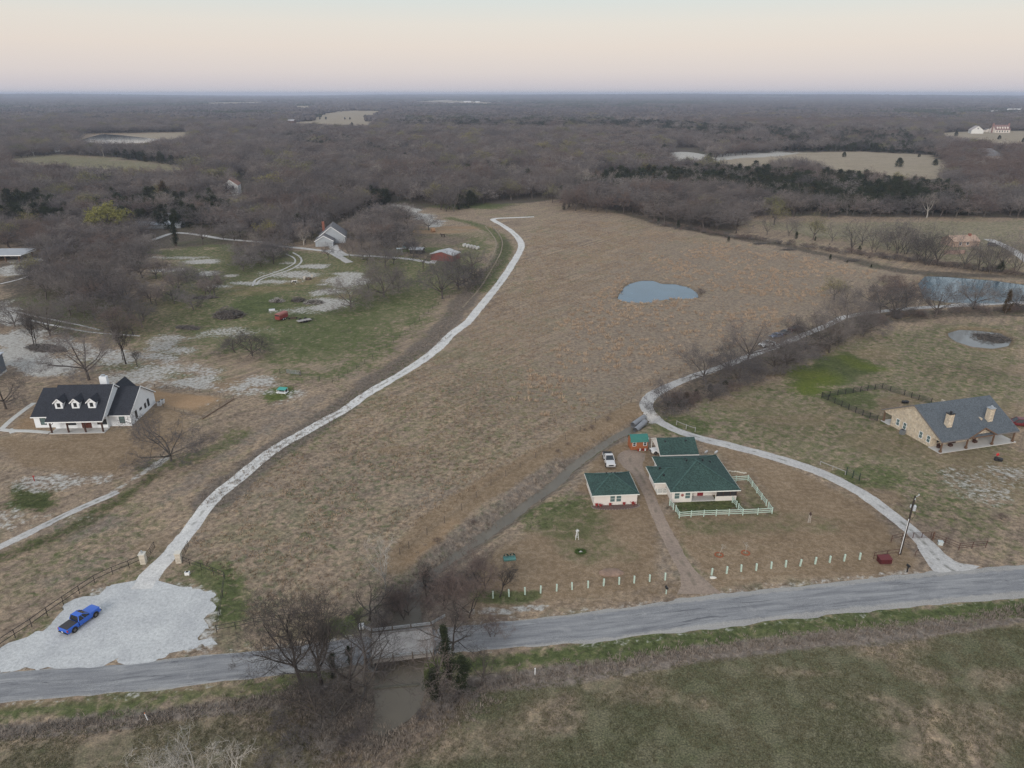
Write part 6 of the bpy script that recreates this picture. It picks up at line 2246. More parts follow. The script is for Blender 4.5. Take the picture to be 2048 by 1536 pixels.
M_lgrey = paint('pale_grey_siding', (.34, .37, .40), .6, .1, .8)
h = simple_house('gabled_house', 'gray gabled house with a brick chimney among the oaks', 'house', (-97, 357.5), RAD(9), 13, 15, 3.2, 8.4, M_lgrey, M_groof, 'y', chim=[(2.0, 9, 9.6)])
w = MB()
w.box(-1.0, 7.5, -7.5, 0.3, -.4, 2.7)
w.prism([(-1, -7.5, 2.7), (7.5, -7.5, 2.7), (3.25, -7.5, 5.0)], (0, .15, 0))
h.part('wall', w, M_lgrey)
r = MB()
for s_ in (-1.4, 7.9): r.slab([(s_, -7.9, 2.65), (s_, 2.5, 2.65), (3.25, 2.5, 5.3), (3.25, -7.9, 5.3)], .18)
h.part('roof', r, M_groof)
f = MB()
for s_ in (-1.4, 7.9): f.bar((s_, -7.95, 2.55), (3.25, -7.95, 5.2), .08, .3)
for s_ in (-.4, 13.4): f.bar((s_, -.45, 3.1), (6.5, -.45, 8.3), .08, .3)
h.part('trim', f, M_trim)
d = MB()
d.box(.2, 6.4, -7.56, -7.45, 0, 2.3)
h.part('garage_door', d, paint('grey_garage_door', (.30, .32, .34), .6, .2, 1))
simple_house('tall_house', 'tall white house with a red brown roof in the woods', 'house', (-213, 538), RAD(12), 11, 15, 7.4, 11.8, paint('soft_white_wall', (.62, .62, .62), .6, .06), M_redroof, 'y', wins=((2.2, 4.6, 1.2, 2.2), (7.0, 4.6, 1.2, 2.2)))
p = at(272, 458)
simple_house('long_shed', 'long low shed with a pale blue metal roof in the left grove', 'shed', (p.x, p.y), RAD(6), 24, 9, 2.2, 3.4, M_lgrey, paint('blue_grey_sheet', (.34, .37, .41), .5, .2, .5))
p = at(303, 448)
simple_house('metal_shed', 'small shed with a white metal roof behind the long blue roofed one', 'shed', (p.x, p.y + 5), RAD(6), 12, 8, 3.4, 4.8, M_lgrey, M_mroof)
p = at(866, 520)
simple_house('barn', 'red shed with a pale rusty metal roof beside the farm track', 'shed', (p.x - 1, p.y), RAD(-20), 11, 8, 2.8, 4.3, paint('barn_red', (.20, .065, .055), .8, .3, 2), paint('patchy_metal_roof', (.38, .38, .39), .5, .45, .35), 'y')
p = at(820, 507)
simple_house('garden_shed', 'low dark shed left of the red shed', 'shed', (p.x, p.y), RAD(-12), 6, 4, 2.0, 2.9, M_dark, paint('grey_metal_roof', (.33, .34, .36), .5, .3, .6))
# open carport at the left edge
p = at(43, 523)
h = House('pole_barn', 'open pole barn with a grey roof at the left edge', 'barn', (p.x - 22, p.y - 2), RAD(3), 0)
r = MB()
r.slab([(-2, -1, 3.2), (23.5, -1, 3.2), (23.5, 11, 4.0), (-2, 11, 4.0)], .25)
h.part('roof', r, paint('grey_roof_sheet', (.30, .31, .33), .5, .2, .5))
f = MB()
f.box(-2, 23.55, -1.08, -1.0, 2.9, 3.25)
f.box(23.5, 23.58, -1, 11, 3.0, 3.4)
h.part('fascia', f, M_trim)
for x in (2, 9, 16, 22):
    for y in (-.2, 10):
        c = MB()
        c.box(x - .15, x + .15, y - .15, y + .15, -.3, 3.2)
        h.part('post', c, M_brown)
w = MB()
w.box(0, 12, 9.6, 9.8, -.3, 3.2)
h.part('wall', w, M_dark)
# grey house corner at the left edge
p = at(14, 742)
h = House('grey_house', 'corner of a dark grey two storey house cut by the left edge', 'house', (p.x - 7.13, p.y - 11.4), RAD(10), 0)
w = MB()
w.box(0, 9, 0, 10, -.4, 5.4)
h.part('wall', w, paint('dark_grey_siding', (.115, .13, .15), .7, .15, 1))
r = MB()
hip_roof(r, -.4, 9.4, -.4, 10.4, 5.4, 6.6, .2)
h.part('roof', r, M_mroof)
f = MB()
f.box(-.1, 9.1, -.06, 0, -.4, .5)
f.box(9, 9.06, 0, 10, -.4, .5)
h.part('plinth', f, M_conc)
h.window((6.5, 0, 1.0), (1, 0, 0), .9, 1.4, M_trim, M_gl)
# right side house beyond the tree line
p = at(1906, 494)
h = simple_house('bungalow', 'tan roofed bungalow behind the fence line trees at the right', 'house', (p.x, p.y), RAD(8), 14, 9, 2.6, 4.9, paint('tan_brick', (.33, .24, .19), .85, .25, 2), M_tanroof, chim=[(11, 4, 5.6)], wins=((3, .9, 1.2, 1.3), (7, .9, 1.2, 1.3)))
p = at(1888, 508)
e = thing('board_fence', 'pinkish board fence left of the tan roofed bungalow', 'fence', (p.x, p.y, 0), RAD(4))
b_ = MB()
b_.box(0, 10, -.04, .04, -.1, 1.8)
b_.build('boards', paint('pink_brown_boards', (.30, .21, .18), .8, .3, 1), e)
for x in (0, 2.5, 5, 7.5, 10):
    b_ = MB()
    b_.box(x - .06, x + .06, -.16, -.05, -.3, 1.9)
    b_.build('post', M_brown, e)
# far mansion group
p = at(1989, 265.5)
h = House('mansion', 'far white mansion with a mauve roof, five dormers and end chimneys', 'house', (p.x, p.y), RAD(2), 0)
w = MB()
w.box(0, 30, 0, 16, -.5, 5.6)
for x in (0, 29.7): w.prism([(x, 0, 5.6), (x, 16, 5.6), (x, 8, 13.5)], (.3, 0, 0))
h.part('wall', w, paint('ivory_wall', (.66, .60, .54), .6, .05))
r = MB()
gable_roof(r, -.3, 30.3, -.8, 8, 16.8, 5.5, 14, .3)
h.part('roof', r, shingle('mauve_roof', (.20, .125, .12), .15))
for x in (-.2, 30.2):
    c = MB()
    c.box(x - 1, x + 1, 6.5, 9.5, 0, 17)
    h.part('chimney', c, paint('brick_end', (.26, .15, .13), .9, .2))
for i in range(5):
    c = MB()
    x = 5 + i * 5
    c.prism([(x - 1, .8, 7), (x + 1, .8, 7), (x + 1, .8, 9.6), (x, .8, 10.8), (x - 1, .8, 9.6)], (0, 4, 0))
    h.part('dormer', c, paint('ivory_wall', (.66, .60, .54)))
for i in range(5): h.window((3.4 + i * 5.2, 0, 1.0), (1, 0, 0), 2.0, 3.0, M_trim, M_gl, 0, .2)
p = at(1942, 267)
simple_house('barn', 'far white barn left of the white mansion', 'barn', (p.x, p.y), RAD(-18), 20, 24, 6.0, 13.5, paint('barn_white', (.62, .62, .60), .6, .05), paint('pinkish_roof', (.36, .31, .29), .6, .1), 'y', wins=((9, 8, 2, 2.2),))
p = at(1972, 264)
simple_house('garden_shed', 'tiny pale shed between the far barn and the mansion', 'shed', (p.x, p.y), RAD(5), 8, 7, 4.2, 6.8, paint('ivory_wall', (.66, .60, .54)), M_groof, 'y')
p = at(1958, 322)
simple_house('villa', 'large house with a grey hip roof in the reddish woods', 'house', (p.x, p.y + 6), RAD(4), 32, 20, 5.0, 12.5, paint('grey_tan_brick', (.30, .26, .24), .8, .15), M_groof, hip=True)
p = at(574, 247)
simple_house('barn', 'dark brown barn at the left end of the far tan field', 'barn', (p.x, p.y), RAD(-8), 18, 16, 6.5, 9.5, paint('brown_barn_wall', (.10, .065, .055), .8, .2), paint('light_barn_roof', (.36, .35, .36), .6, .1))
p = at(110, 304.5)
simple_house('garden_shed', 'small white shed on the pale green meadow at the left', 'shed', (p.x, p.y), RAD(4), 10, 7, 3.4, 5.2, M_trim, M_mroof)
p = at(1884, 263.5)
simple_house('pole_barn', 'far low shed with a long grey blue roof left of the white barn', 'barn', (p.x, p.y + 10), RAD(1), 24, 8, 4.0, 5.0, M_dark, paint('blue_grey_roof', (.32, .36, .44), .5, .1))
far = [(152, 224, 24, 8, 'pale building in the far left woods'), (935, 205, 60, 12, 'first pale building on the far skyline field'), (955, 205, 34, 10, 'second pale building on the far skyline field'), (1003, 206, 50, 10, 'third pale building on the far skyline field'),
       (1754, 233, 34, 9, 'white roofed building in the far right woods'), (1719, 207, 80, 14, 'cream buildings near the skyline at the right'), (1991, 228, 32, 12, 'far house with a pale hip roof above the mansion'), (2034, 225, 60, 14, 'far white building at the right edge above the mansion'),
       (1126, 244, 26, 8, 'white building at the edge of the far cedars'), (1219, 264, 10, 5, 'small white gabled shed in the grey woods'), (1304, 262, 14, 5, 'pale roof in the grey woods above the gravel mound'), (1174, 212, 60, 12, 'pale building on the skyline right of centre'),
       (1239, 212, 50, 10, 'white building on the skyline right of centre'), (1324, 213, 90, 10, 'long white building on the skyline right of centre'), (1079, 199, 120, 16, 'white blocks on the skyline at the centre'), (215, 196, 120, 16, 'pale buildings near the skyline at the left')]
for px, py, W_, H_, lb in far:
    p = at(px, py)
    simple_house('farm_building', lb, 'building', (p.x - W_ / 2, p.y), RAD(rnd.uniform(-8, 8)), W_, W_ * .45, H_ * .6, H_, M_trim, paint('far_pale_roof', (.52, .51, .50), .6, .08), hip=('hip' in lb))
# ------------------------------------------------------------ vehicles
M_tyre = paint('tyre_rubber', (.018, .018, .019), .85, .3, 6)
M_rim = paint('dark_wheel_rim', (.16, .15, .14), .4, .2, 6, metal=.6)
M_rimw = paint('white_wheel_rim', (.6, .6, .6), .5, .1)
M_lamp = paint('headlight_lens', (.70, .74, .78), .15, .05, spec=.7)
M_tail = paint('tail_light_lens', (.35, .02, .02), .25, .1, spec=.6)
M_chrome = paint('chrome_bumper', (.50, .50, .52), .25, .1, metal=.9)


def loft(mb, secs, n_top=3):
    """secs: (x, z0, z1, half width low, half width high); rounded hull along x"""
    rings = []
    for x, z0, z1, wl, wh in secs:
        h = z1 - z0
        ring = []
        for y, z in ((-wl * .92, z0), (-wl, z0 + h * .18), (-(wl * .4 + wh * .6) * 1.0, z0 + h * .62), (-wh * .985, z0 + h * .88), (-wh * .90, z1), (0, z1 + .015),
                     (wh * .90, z1), (wh * .985, z0 + h * .88), ((wl * .4 + wh * .6), z0 + h * .62), (wl, z0 + h * .18), (wl * .92, z0)):
            ring.append((x, y, z))
        rings.append(ring)
    n = len(rings[0])
    vs = [p for r in rings for p in r]
    fs = []
    for i in range(len(rings) - 1):
        for j in range(n):
            a, b = i * n + j, i * n + (j + 1) % n
            fs.append((a, b, b + n, a + n))
    fs.append(tuple(range(n))[::-1])
    fs.append(tuple(range((len(rings) - 1) * n, len(rings) * n)))
    return mb.add(vs, fs)


def vehicle(name, label, cat, p, heading, body, kind='pickup', L=5.4, Wd=1.9, H=1.85, bed=None, rim=M_rim, z=0.0, roofm=None, s=1.0):
    """nose points along +x of the vehicle"""
    e = thing(name, label, cat, (p[0], p[1], z), heading)
    e.scale = (s, s, s)
    hw = Wd / 2
    f, b = L * .5, -L * .5
    wb = L * .31
    gc = .34 if kind == 'pickup' else .26
    bl = 1.12 if kind == 'pickup' else .92       # belt line
    if kind == 'pickup':
        xs = dict(hood0=f * .40, ws1=f * .10, rear1=-f * .30, bed0=-f * .36)
        secs = [(f, gc + .12, bl - .18, hw * .82, hw * .74), (f - .10, gc + .02, bl - .04, hw * .93, hw * .86), (f - .5, gc, bl + .03, hw, hw * .92), (xs['hood0'], gc, bl + .06, hw, hw * .95), (xs['ws1'], gc, bl + .02, hw, hw * .96),
                (xs['rear1'], gc, bl + .02, hw, hw * .96)]
        secs2 = [(xs['bed0'] + .05, gc, bl + .0, hw, hw * .98), (b + .12, gc, bl, hw, hw * .98), (b, gc + .1, bl - .02, hw * .96, hw * .95)]
        cab = [(xs['hood0'] + .04, xs['ws1'] - .1), (xs['rear1'] - .04, xs['rear1'] + .18)]
    elif kind == 'suv':
        xs = dict(hood0=f * .44, ws1=f * .12)
        secs = [(f, gc + .1, bl - .2, hw * .8, hw * .72), (f - .12, gc, bl - .06, hw * .93, hw * .85), (f - .6, gc, bl + .0, hw, hw * .92), (xs['hood0'], gc, bl + .06, hw, hw * .95), (0, gc, bl + .04, hw, hw * .96), (b + .15, gc, bl + .04, hw, hw * .95),
                (b, gc + .12, bl - .05, hw * .92, hw * .88)]
        secs2 = None
        cab = [(xs['hood0'] + .02, xs['ws1'] - .05), (b + .06, b + .38)]
    else:
        xs = dict(hood0=f * .36, ws1=0)
        secs = [(f, gc + .1, bl - .26, hw * .8, hw * .7), (f - .12, gc, bl - .16, hw * .93, hw * .85), (f - .6, gc, bl - .06, hw, hw * .92), (xs['hood0'], gc, bl + .02, hw, hw * .95), (-f * .5, gc, bl + .04, hw, hw * .96), (b + .2, gc, bl, hw, hw * .93), (b, gc + .12, bl - .1, hw * .9, hw * .84)]
        secs2 = None
        cab = [(xs['hood0'] + .02, f * .02), (-f * .66, -f * .36)]
    mb = MB()
    loft(mb, secs)
    if secs2: loft(mb, secs2)
    bo = mb.build('body', body, e, smooth=False, bevel=.02)
    # cab: pillars and roof, glass between
    (xf0, xf1), (xr0, xr1) = cab
    z0, z1 = bl + .02, H
    wl, wt = hw * .94, hw * .76
    roof = MB()
    A = [(xf1, -wt, z1 - .06), (xf1, wt, z1 - .06), (xr1, wt, z1 - .05), (xr1, -wt, z1 - .05)]
    roof.add([(x, y, z_) for x, y, z_ in A] + [(xf1 - .12, -wt * .93, z1 + .01), (xf1 - .12, wt * .93, z1 + .01), (xr1 + .1, wt * .93, z1 + .01), (xr1 + .1, -wt * .93, z1 + .01)],
             [(3, 2, 1, 0), (4, 5, 6, 7), (0, 1, 5, 4), (1, 2, 6, 5), (2, 3, 7, 6), (3, 0, 4, 7)])
    B = [(xf0, -wl, z0), (xf0, wl, z0), (xr0, wl, z0), (xr0, -wl, z0)]
    for i in range(4):
        roof.bar(B[i], A[i], .10, .10)
    xm = (xf0 + xr0) * .5 - .05
    xt = (xf1 + xr1) * .5
    for sgn in (-1, 1): roof.bar((xm, sgn * wl, z0), (xt, sgn * wt, z1 - .06), .09, .07)
    roof.build('cab_roof', roofm or body, e)
    gl = MB()
    gl.face(B[0], B[1], A[1], A[0])
    gl.build('windshield', M_gl, e)
    gl = MB()
    gl.face(B[2], B[3], A[3], A[2])
    gl.build('rear_window', M_gl, e)
    for q in ((0, 3), (1, 2)):
        gl = MB()
        gl.face(B[q[0]], B[q[1]], A[q[1]], A[q[0]])
        gl.build('side_window', M_gl, e)
    for x in (wb * 1.02, -wb):
        for sgn in (-1, 1):
            ar = MB()
            ar.tube((x, sgn * (hw - .05), gc + .1), (x, sgn * (hw + .012), gc + .1), .47 if kind == 'pickup' else .40, n=18)
            ar.build('wheel_arch_shade', M_blk, e)  # black disc on the solid flank, standing in for wheel well shade
            R = .39 if kind == 'pickup' else .34
            ty = MB()
            ty.tube((x, sgn * (hw - .24), R), (x, sgn * (hw + .03), R), R, n=18)
            w = ty.build('wheel', M_tyre, e)
            rm_ = MB()
            rm_.tube((x, sgn * (hw + .02), R), (x, sgn * (hw + .04), R), R * .62, R * .55, n=12)
            rm_.tube((x, sgn * (hw + .03), R), (x, sgn * (hw + .06), R), R * .16, n=8)
            rm_.build('rim', rim, w)
    for sgn in (-1, 1):
        lm = MB()
        lm.box(f - .16, f - .02, sgn * hw * .78 - .17, sgn * hw * .78 + .17, bl - .30, bl - .14)
        lm.build('headlight', M_lamp, e, bevel=.02)
        lm = MB()
        lm.box(b - .015, b + .1, sgn * hw * .90 - .09, sgn * hw * .90 + .09, bl - .38, bl - .06)
        lm.build('tail_light', M_tail, e)
        mi = MB()
        mi.box(xf0 - .32, xf0 - .18, sgn * (hw + .13) - .11, sgn * (hw + .13) + .11, bl + .02, bl + .2)
        mi.build('mirror', body if kind != 'pickup' or body.name.startswith('blue') else M_blk, e, bevel=.03)
    gr = MB()
    gr.box(f - .04, f + .015, -hw * .5, hw * .5, bl - .42, bl - .17)
    gr.build('grille', M_blk, e)
    bu = MB()
    bu.box(f - .1, f + .06, -hw * .92, hw * .92, gc + .05, gc + .24)
    bu.build('front_bumper', M_blk if body.name.startswith('blue') else M_chrome, e, bevel=.04)
    bu = MB()
    bu.box(b - .1, b + .06, -hw * .92, hw * .92, gc + .05, gc + .22)
    bu.build('rear_bumper', M_blk if body.name.startswith('blue') else M_chrome, e, bevel=.04)
    pl = MB()
    pl.box(b - .12, b - .1, -.16, .16, gc + .24, gc + .40)
    pl.build('licence_plate', M_trim, e)
    if kind == 'pickup':
        bd = MB()
        if bed == 'cover':
            bd.box(b + .08, xs['bed0'], -hw * .86, hw * .86, bl - .01, bl + .045)
            bd.build('bed_cover', paint('black_vinyl_cover', (.045, .042, .045), .6, .1, 3), e, bevel=.015)
        else:
            bd.box(b + .1, xs['bed0'], -hw * .78, hw * .78, bl - .01, bl + .02)
            bd.build('bed_liner', M_dark, e)
            bd = MB()
            for sgn in (-1, 1): bd.box(b + .02, xs['bed0'], sgn * hw * .89 - .07, sgn * hw * .89 + .07, bl, bl + .05)
            bd.box(b, b + .1, -hw * .95, hw * .95, bl - .1, bl + .05)
            bd.build('bed_rail', M_blk, e)
    return e


# blue pickup: rear wheel and front wheel on the pad give its place and heading
ra, fr_ = at(152.3, 1263.5), at(190.8, 1235.5)
hd = math.atan2(fr_.y - ra.y, fr_.x - ra.x)
nrm = Vector((-math.sin(hd), math.cos(hd), 0))
mid = (ra + fr_) / 2 + nrm * .9
M_blue = paint('blue_truck_paint', (.014, .105, .52), .35, .06, 2, spec=.5, coat=.35)
vehicle('pickup_truck', 'bright blue pickup truck with a black bed cover on the gravel pad', 'pickup truck', mid, hd, M_blue, 'pickup', 5.4, 1.92, 1.84, 'cover', z=.03)
M_wt = paint('silver_white_paint', (.55, .54, .54), .35, .05, 2, spec=.5)
M_wd = paint('dark_grey_truck_paint', (.10, .10, .11), .4, .15, 2)
a_, b_ = at(1224, 941), at(1214, 912)
vehicle('pickup_truck', 'white pickup truck with a dark bed parked behind the garage', 'pickup truck', (a_ + b_) / 2 + Vector((-.1, .2, 0)), math.atan2(a_.y - b_.y, a_.x - b_.x), M_wt, 'pickup', 5.5, 1.95, 1.85, 'open')
a_ = at(1309, 908)
vehicle('car', 'white car nosing out of the green roofed carport', 'car', (a_.x + 1.5, a_.y + .8), RAD(188), paint('white_car_paint', (.74, .74, .74), .3, .04, 2, spec=.5), 'car', 4.6, 1.8, 1.45)
a_ = at(1534, 692)
vehicle('car', 'white car parked along the right gravel drive', 'car', (a_.x, a_.y), RAD(208), paint('white_car_paint', (.74, .74, .74)), 'car', 4.7, 1.8, 1.45, s=1.15)
a_ = at(1556, 679)
vehicle('car', 'dull blue car behind the white car on the right gravel drive', 'car', (a_.x, a_.y + 2), RAD(208), paint('dull_blue_paint', (.09, .11, .17), .4, .2, 2), 'car', 4.6, 1.8, 1.45)
a_ = at(1575, 675)
vehicle('car', 'dark grey car in the row beside the right gravel drive', 'car', (a_.x, a_.y + 3), RAD(210), paint('dark_grey_paint', (.06, .065, .075), .4, .2, 2), 'car', 4.6, 1.8, 1.45)
a_ = at(1593, 664)
vehicle('pickup_truck', 'dark red and black truck parked beside the right gravel drive', 'pickup truck', (a_.x, a_.y + 1), RAD(205), paint('dark_red_black_paint', (.06, .012, .014), .4, .4, 1.5), 'pickup', 5.6, 1.95, 1.9, 'open')
a_ = at(2034, 850)
vehicle('suv', 'maroon sport utility vehicle at the right edge beside the stone house', 'car', (a_.x, a_.y), RAD(165), paint('maroon_paint', (.12, .012, .016), .3, .1, 2, spec=.5), 'suv', 5.1, 1.95, 1.8)
a_ = at(811, 497)
vehicle('utility_truck', 'small grey green truck with a tall cab behind the gray house garden', 'truck', (a_.x, a_.y), RAD(-100), paint('grey_green_paint', (.16, .23, .23), .5, .15, 2), 'suv', 4.4, 1.9, 2.4, s=1.15)
for k, (px, py, c, lb) in enumerate(((92, 500, (.08, .09, .10), 'dark car parked behind the left grove by the pole barn'), (101, 496, (.10, .10, .11), 'grey car right of the dark one by the pole barn'))):
    a_ = at(px, py)
    vehicle('car', lb, 'car', (a_.x, a_.y), RAD(20), paint('yard_car_%d' % k if False else 'yard_car_paint' + ('_dark' if k else ''), c, .4, .2, 2), 'suv', 4.8, 1.9, 1.7)
for k, (px, py, lb) in enumerate(((1985, 492, 'dark vehicle on the concrete drive right of the bungalow'),)):
    a_ = at(px, py)
    vehicle('car', lb, 'car', (a_.x, a_.y), RAD(0), paint('dark_grey_paint', (.06, .065, .075)), 'suv', 4.8, 1.9, 1.75)

# red stock trailer
a_, b_ = at(557, 641), at(570, 638)
e = thing('stock_trailer', 'red livestock trailer with white wheels on the green pasture', 'trailer', (a_.x + .7, a_.y + 1.4, 0), RAD(68))
M_tr = paint('faded_red_paint', (.23, .050, .045), .6, .2, 2)
mb = MB()
mb.box(-2.2, 2.2, -.95, .95, .45, 1.7)
mb.build('body', M_tr, e, bevel=.04)
mb = MB()
pr = [(-.98, 1.7), (-.98, 2.1), (-.7, 2.35), (0, 2.42), (.7, 2.35), (.98, 2.1), (.98, 1.7)]
mb.prism([(-2.15, y, z) for y, z in pr], (4.3, 0, 0))
mb.build('roof', paint('dusty_red_roof', (.30, .12, .105), .7, .15, 2), e)  # roof a paler red than the body
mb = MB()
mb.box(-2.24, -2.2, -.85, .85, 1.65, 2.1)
mb.build('rear_opening_shade', M_dark, e)  # dark slab painted as the shade inside the open rear
mb = MB()
mb.bar((2.2, -.4, .5), (3.4, 0, .5), .1)
mb.bar((2.2, .4, .5), (3.4, 0, .5), .1)
mb.build('drawbar', M_blk, e)
for x in (-.5, .35):
    for sgn in (-1, 1):
        mb = MB()
        mb.tube((x, sgn * .96, .36), (x, sgn * 1.14, .36), .36, n=14)
        w = mb.build('wheel', M_tyre, e)
        mb = MB()
        mb.tube((x, sgn * 1.14, .36), (x, sgn * 1.16, .36), .2, n=10)
        mb.build('rim', M_rimw, w)
# flat trailer
a_ = at(607, 645)
e = thing('flatbed_trailer', 'grey wooden flatbed trailer right of the red livestock trailer', 'trailer', (a_.x, a_.y + .8, 0), RAD(38))
mb = MB()
mb.box(-2.3, 2.3, -1.0, 1.0, .55, .66)
mb.build('deck', paint('weathered_deck', (.30, .28, .27), .85, .2, 2), e)
mb = MB()
for y in (-.9, .9): mb.box(-2.2, 2.2, y - .06, y + .06, .4, .55)
mb.bar((2.3, -.5, .48), (3.5, 0, .48), .09)
mb.bar((2.3, .5, .48), (3.5, 0, .48), .09)
for x in (-.9, .9): mb.box(x - .5, x + .5, .98, 1.02, .66, 1.1)
mb.build('frame', M_blk, e)
for x in (-.45, .45):
    for sgn in (-1, 1):
        mb = MB()
        mb.tube((x, sgn * 1.0, .35), (x, sgn * 1.2, .35), .35, n=12)
        mb.build('wheel', M_tyre, e)
# rusty hay rake between the trailers
a_ = at(586, 638)
e = thing('hay_rake', 'rusty farm implement with small wheels between the two trailers', 'farm implement', (a_.x, a_.y, 0), RAD(20))
mb = MB()
mb.bar((-1.2, 0, .6), (1.2, 0, .6), .1)
mb.bar((0, 0, .6), (0, 1.6, .5), .08)
for i in range(5): mb.tube((-.9 + i * .45, 0, .3), (-.9 + i * .45, .02, .3), .3, n=10)
mb.bar((-.5, 0, .6), (-.2, .3, 1.5), .06)
mb.bar((.5, 0, .6), (.2, .3, 1.5), .06)
mb.bar((-.2, .3, 1.5), (.2, .3, 1.5), .06)
mb.build('frame', paint('rusty_steel', (.09, .065, .05), .8, .4, 4), e)
for x in (-1.2, 1.2):
    mb = MB()
    mb.tube((x, -.08, .28), (x, .08, .28), .28, n=12)
    mb.build('wheel', M_tyre, e)
# green topped feeder
a_ = at(564, 788)
e = thing('feed_trough', 'covered livestock feeder with a turquoise roof on a green patch', 'feeder', (a_.x, a_.y + .6, 0), RAD(-12))
mb = MB()
mb.slab([(-1.15, -.75, 1.15), (1.15, -.75, 1.15), (1.15, .75, 1.35), (-1.15, .75, 1.35)], .06)
mb.build('roof', paint('turquoise_roof', (.05, .30, .255), .5, .12, 2), e)
mb = MB()
mb.box(-1.3, 1.3, -.95, -.85, .35, .5)
mb.box(-1.3, 1.3, -.9, .7, .25, .36)
mb.build('tray', M_trim, e)
mb = MB()
for x in (-1.1, 1.1):
    for y in (-.7, .7): mb.box(x - .05, x + .05, y - .05, y + .05, -.1, 1.15)
mb.build('leg', M_trim, e)
mb = MB()
mb.box(-1.0, 1.0, .1, .7, .36, 1.1)
mb.build('bin', M_dark, e)


# ------------------------------------------------------------ animals
def beast(name, label, cat, p, heading, mat, s=1.0, low=False):
    me = bpy.data.meshes.new(name)
    V = [(-.75, 0, 1.15), (-.3, 0, 1.12), (.25, 0, 1.1), (.7, 0, 1.18), (1.0, 0, .95 if low else 1.35), (1.25, 0, .55 if low else 1.45), (1.5, 0, .3 if low else 1.3),
         (-.8, 0, .75)]
    R = [.27, .34, .36, .30, .19, .16, .10, .04]
    E = [(0, 1), (1, 2), (2, 3), (3, 4), (4, 5), (5, 6), (0, 7)]
    for bx_, bi in ((-.7, 0), (.6, 3)):
        for sgn in (-1, 1):
            k = len(V)
            V += [(bx_, sgn * .2, .85), (bx_ + (.06 if bi else -.08), sgn * .2, .45), (bx_ + .02, sgn * .2, .02)]
            R += [.16, .085, .07]
            E += [(bi, k), (k, k + 1), (k + 1, k + 2)]
    for sgn in (-1, 1):
        k = len(V)
        z = .62 if low else 1.55
        V.append((1.17, sgn * .22, z))
        R.append(.05)
        E.append((5, k))
    me.from_pydata(V, E, [])
    o = bpy.data.objects.new('beast_skin', me)
    COL.objects.link(o)
    sk_ = o.modifiers.new('skin', 'SKIN')
    for v, r_ in zip(me.skin_vertices[0].data, R): v.radius = (r_, r_)
    me.skin_vertices[0].data[1].use_root = True
    sb = o.modifiers.new('sub', 'SUBSURF')
    sb.levels = sb.render_levels = 1
    dg = bpy.context.evaluated_depsgraph_get()
    m2 = bpy.data.meshes.new_from_object(o.evaluated_get(dg))
    bpy.data.objects.remove(o)
    m2.name = name
    m2.materials.clear()
    m2.materials.append(mat)
    q = link(name, m2, None, (p[0], p[1], g1(p[0], p[1])), heading)
    q.scale = (s, s, s)
    tag(q, label, cat)
    return q


M_cow = paint('cream_hide', (.52, .48, .42), .8, .12, 2)
a_ = at(611, 560)
beast('cow', 'cream coloured cow at the left end of the hay feeder', 'cow', a_, RAD(70), M_cow, 1.15, True)
a_ = at(624, 556)
beast('cow', 'pale cow at the right end of the hay feeder', 'cow', a_, RAD(110), M_cow, 1.1, True)
mw, t, b = newmat('pied_hide')
t.l(t.ramp(t.noise(1.6, 2, .5, t.n('ShaderNodeTexCoord').outputs['Object']), [(.48, (.03, .03, .03)), (.52, (.65, .63, .6))], 'CONSTANT'), b.inputs['Base Color'])
a_ = at(587, 569)
beast('cow', 'black and white cow standing below the hay feeder', 'cow', a_, RAD(15), mw, 1.15)
a_ = at(886, 474)
beast('horse', 'dark brown horse on the pale pasture near the farm track', 'horse', a_, RAD(160), paint('dark_brown_hide', (.04, .028, .022), .7, .2, 2), 1.15)
a_ = at(617, 559)
e = thing('hay_feeder', 'low brown hay feeder between the two pale cows', 'feeder', (a_.x, a_.y, 0), .2)
mb = MB()
mb.tube((0, 0, 0), (0, 0, .7), 1.15, n=16, cap=False)
mb.build('ring', paint('rusty_steel', (.09, .065, .05)), e)
mb = MB()
mb.ball((0, 0, .3), 1.0, 1.0, .45, 12, 6, .3)
mb.build('hay', paint('brown_hay', (.20, .14, .085), .95, .3, 4), e)
a_ = at(866, 464)
e = thing('round_bale', 'round orange brown hay bale in front of the white gravel yard', 'hay bale', (a_.x, a_.y, 0), .5)
mb = MB()
mb.tube((-1.0, 0, 1.0), (1.0, 0, 1.0), 1.2, n=20)
mb.build('bale', paint('orange_hay', (.32, .19, .11), .95, .25, 3), e)
for i, w_ in enumerate(('first', 'second', 'third', 'fourth', 'fifth')):
    a_ = at(929 + i * 6.5, 493 + i * 1.4)
    e = thing('round_bale', w_ + ' pale wrapped bale from the left in the row by the farm track', 'hay bale', (a_.x, a_.y, 0), .9, 'pale wrapped bales by the farm track')
    mb = MB()
    mb.tube((-.7, 0, .75), (.7, 0, .75), .8, n=16)
    mb.build('bale', paint('pale_wrap', (.42, .42, .41), .6, .2, 2), e)
a_ = at(799, 507)
e = thing('garden_canopy', 'small pale flat canopy on thin posts beside the garden lane', 'canopy', (a_.x, a_.y, 0), 0)
mb = MB()
mb.slab([(-1.3, -.9, 2.3), (1.3, -.9, 2.3), (1.3, .9, 2.5), (-1.3, .9, 2.5)], .08)
mb.build('top', paint('pale_blue_canopy', (.48, .55, .56), .6, .08), e)
for x in (-1.2, 1.2):
    for y in (-.8, .8):
        mb = MB()
        mb.box(x - .05, x + .05, y - .05, y + .05, -.2, 2.3)
        mb.build('post', M_metal, e)


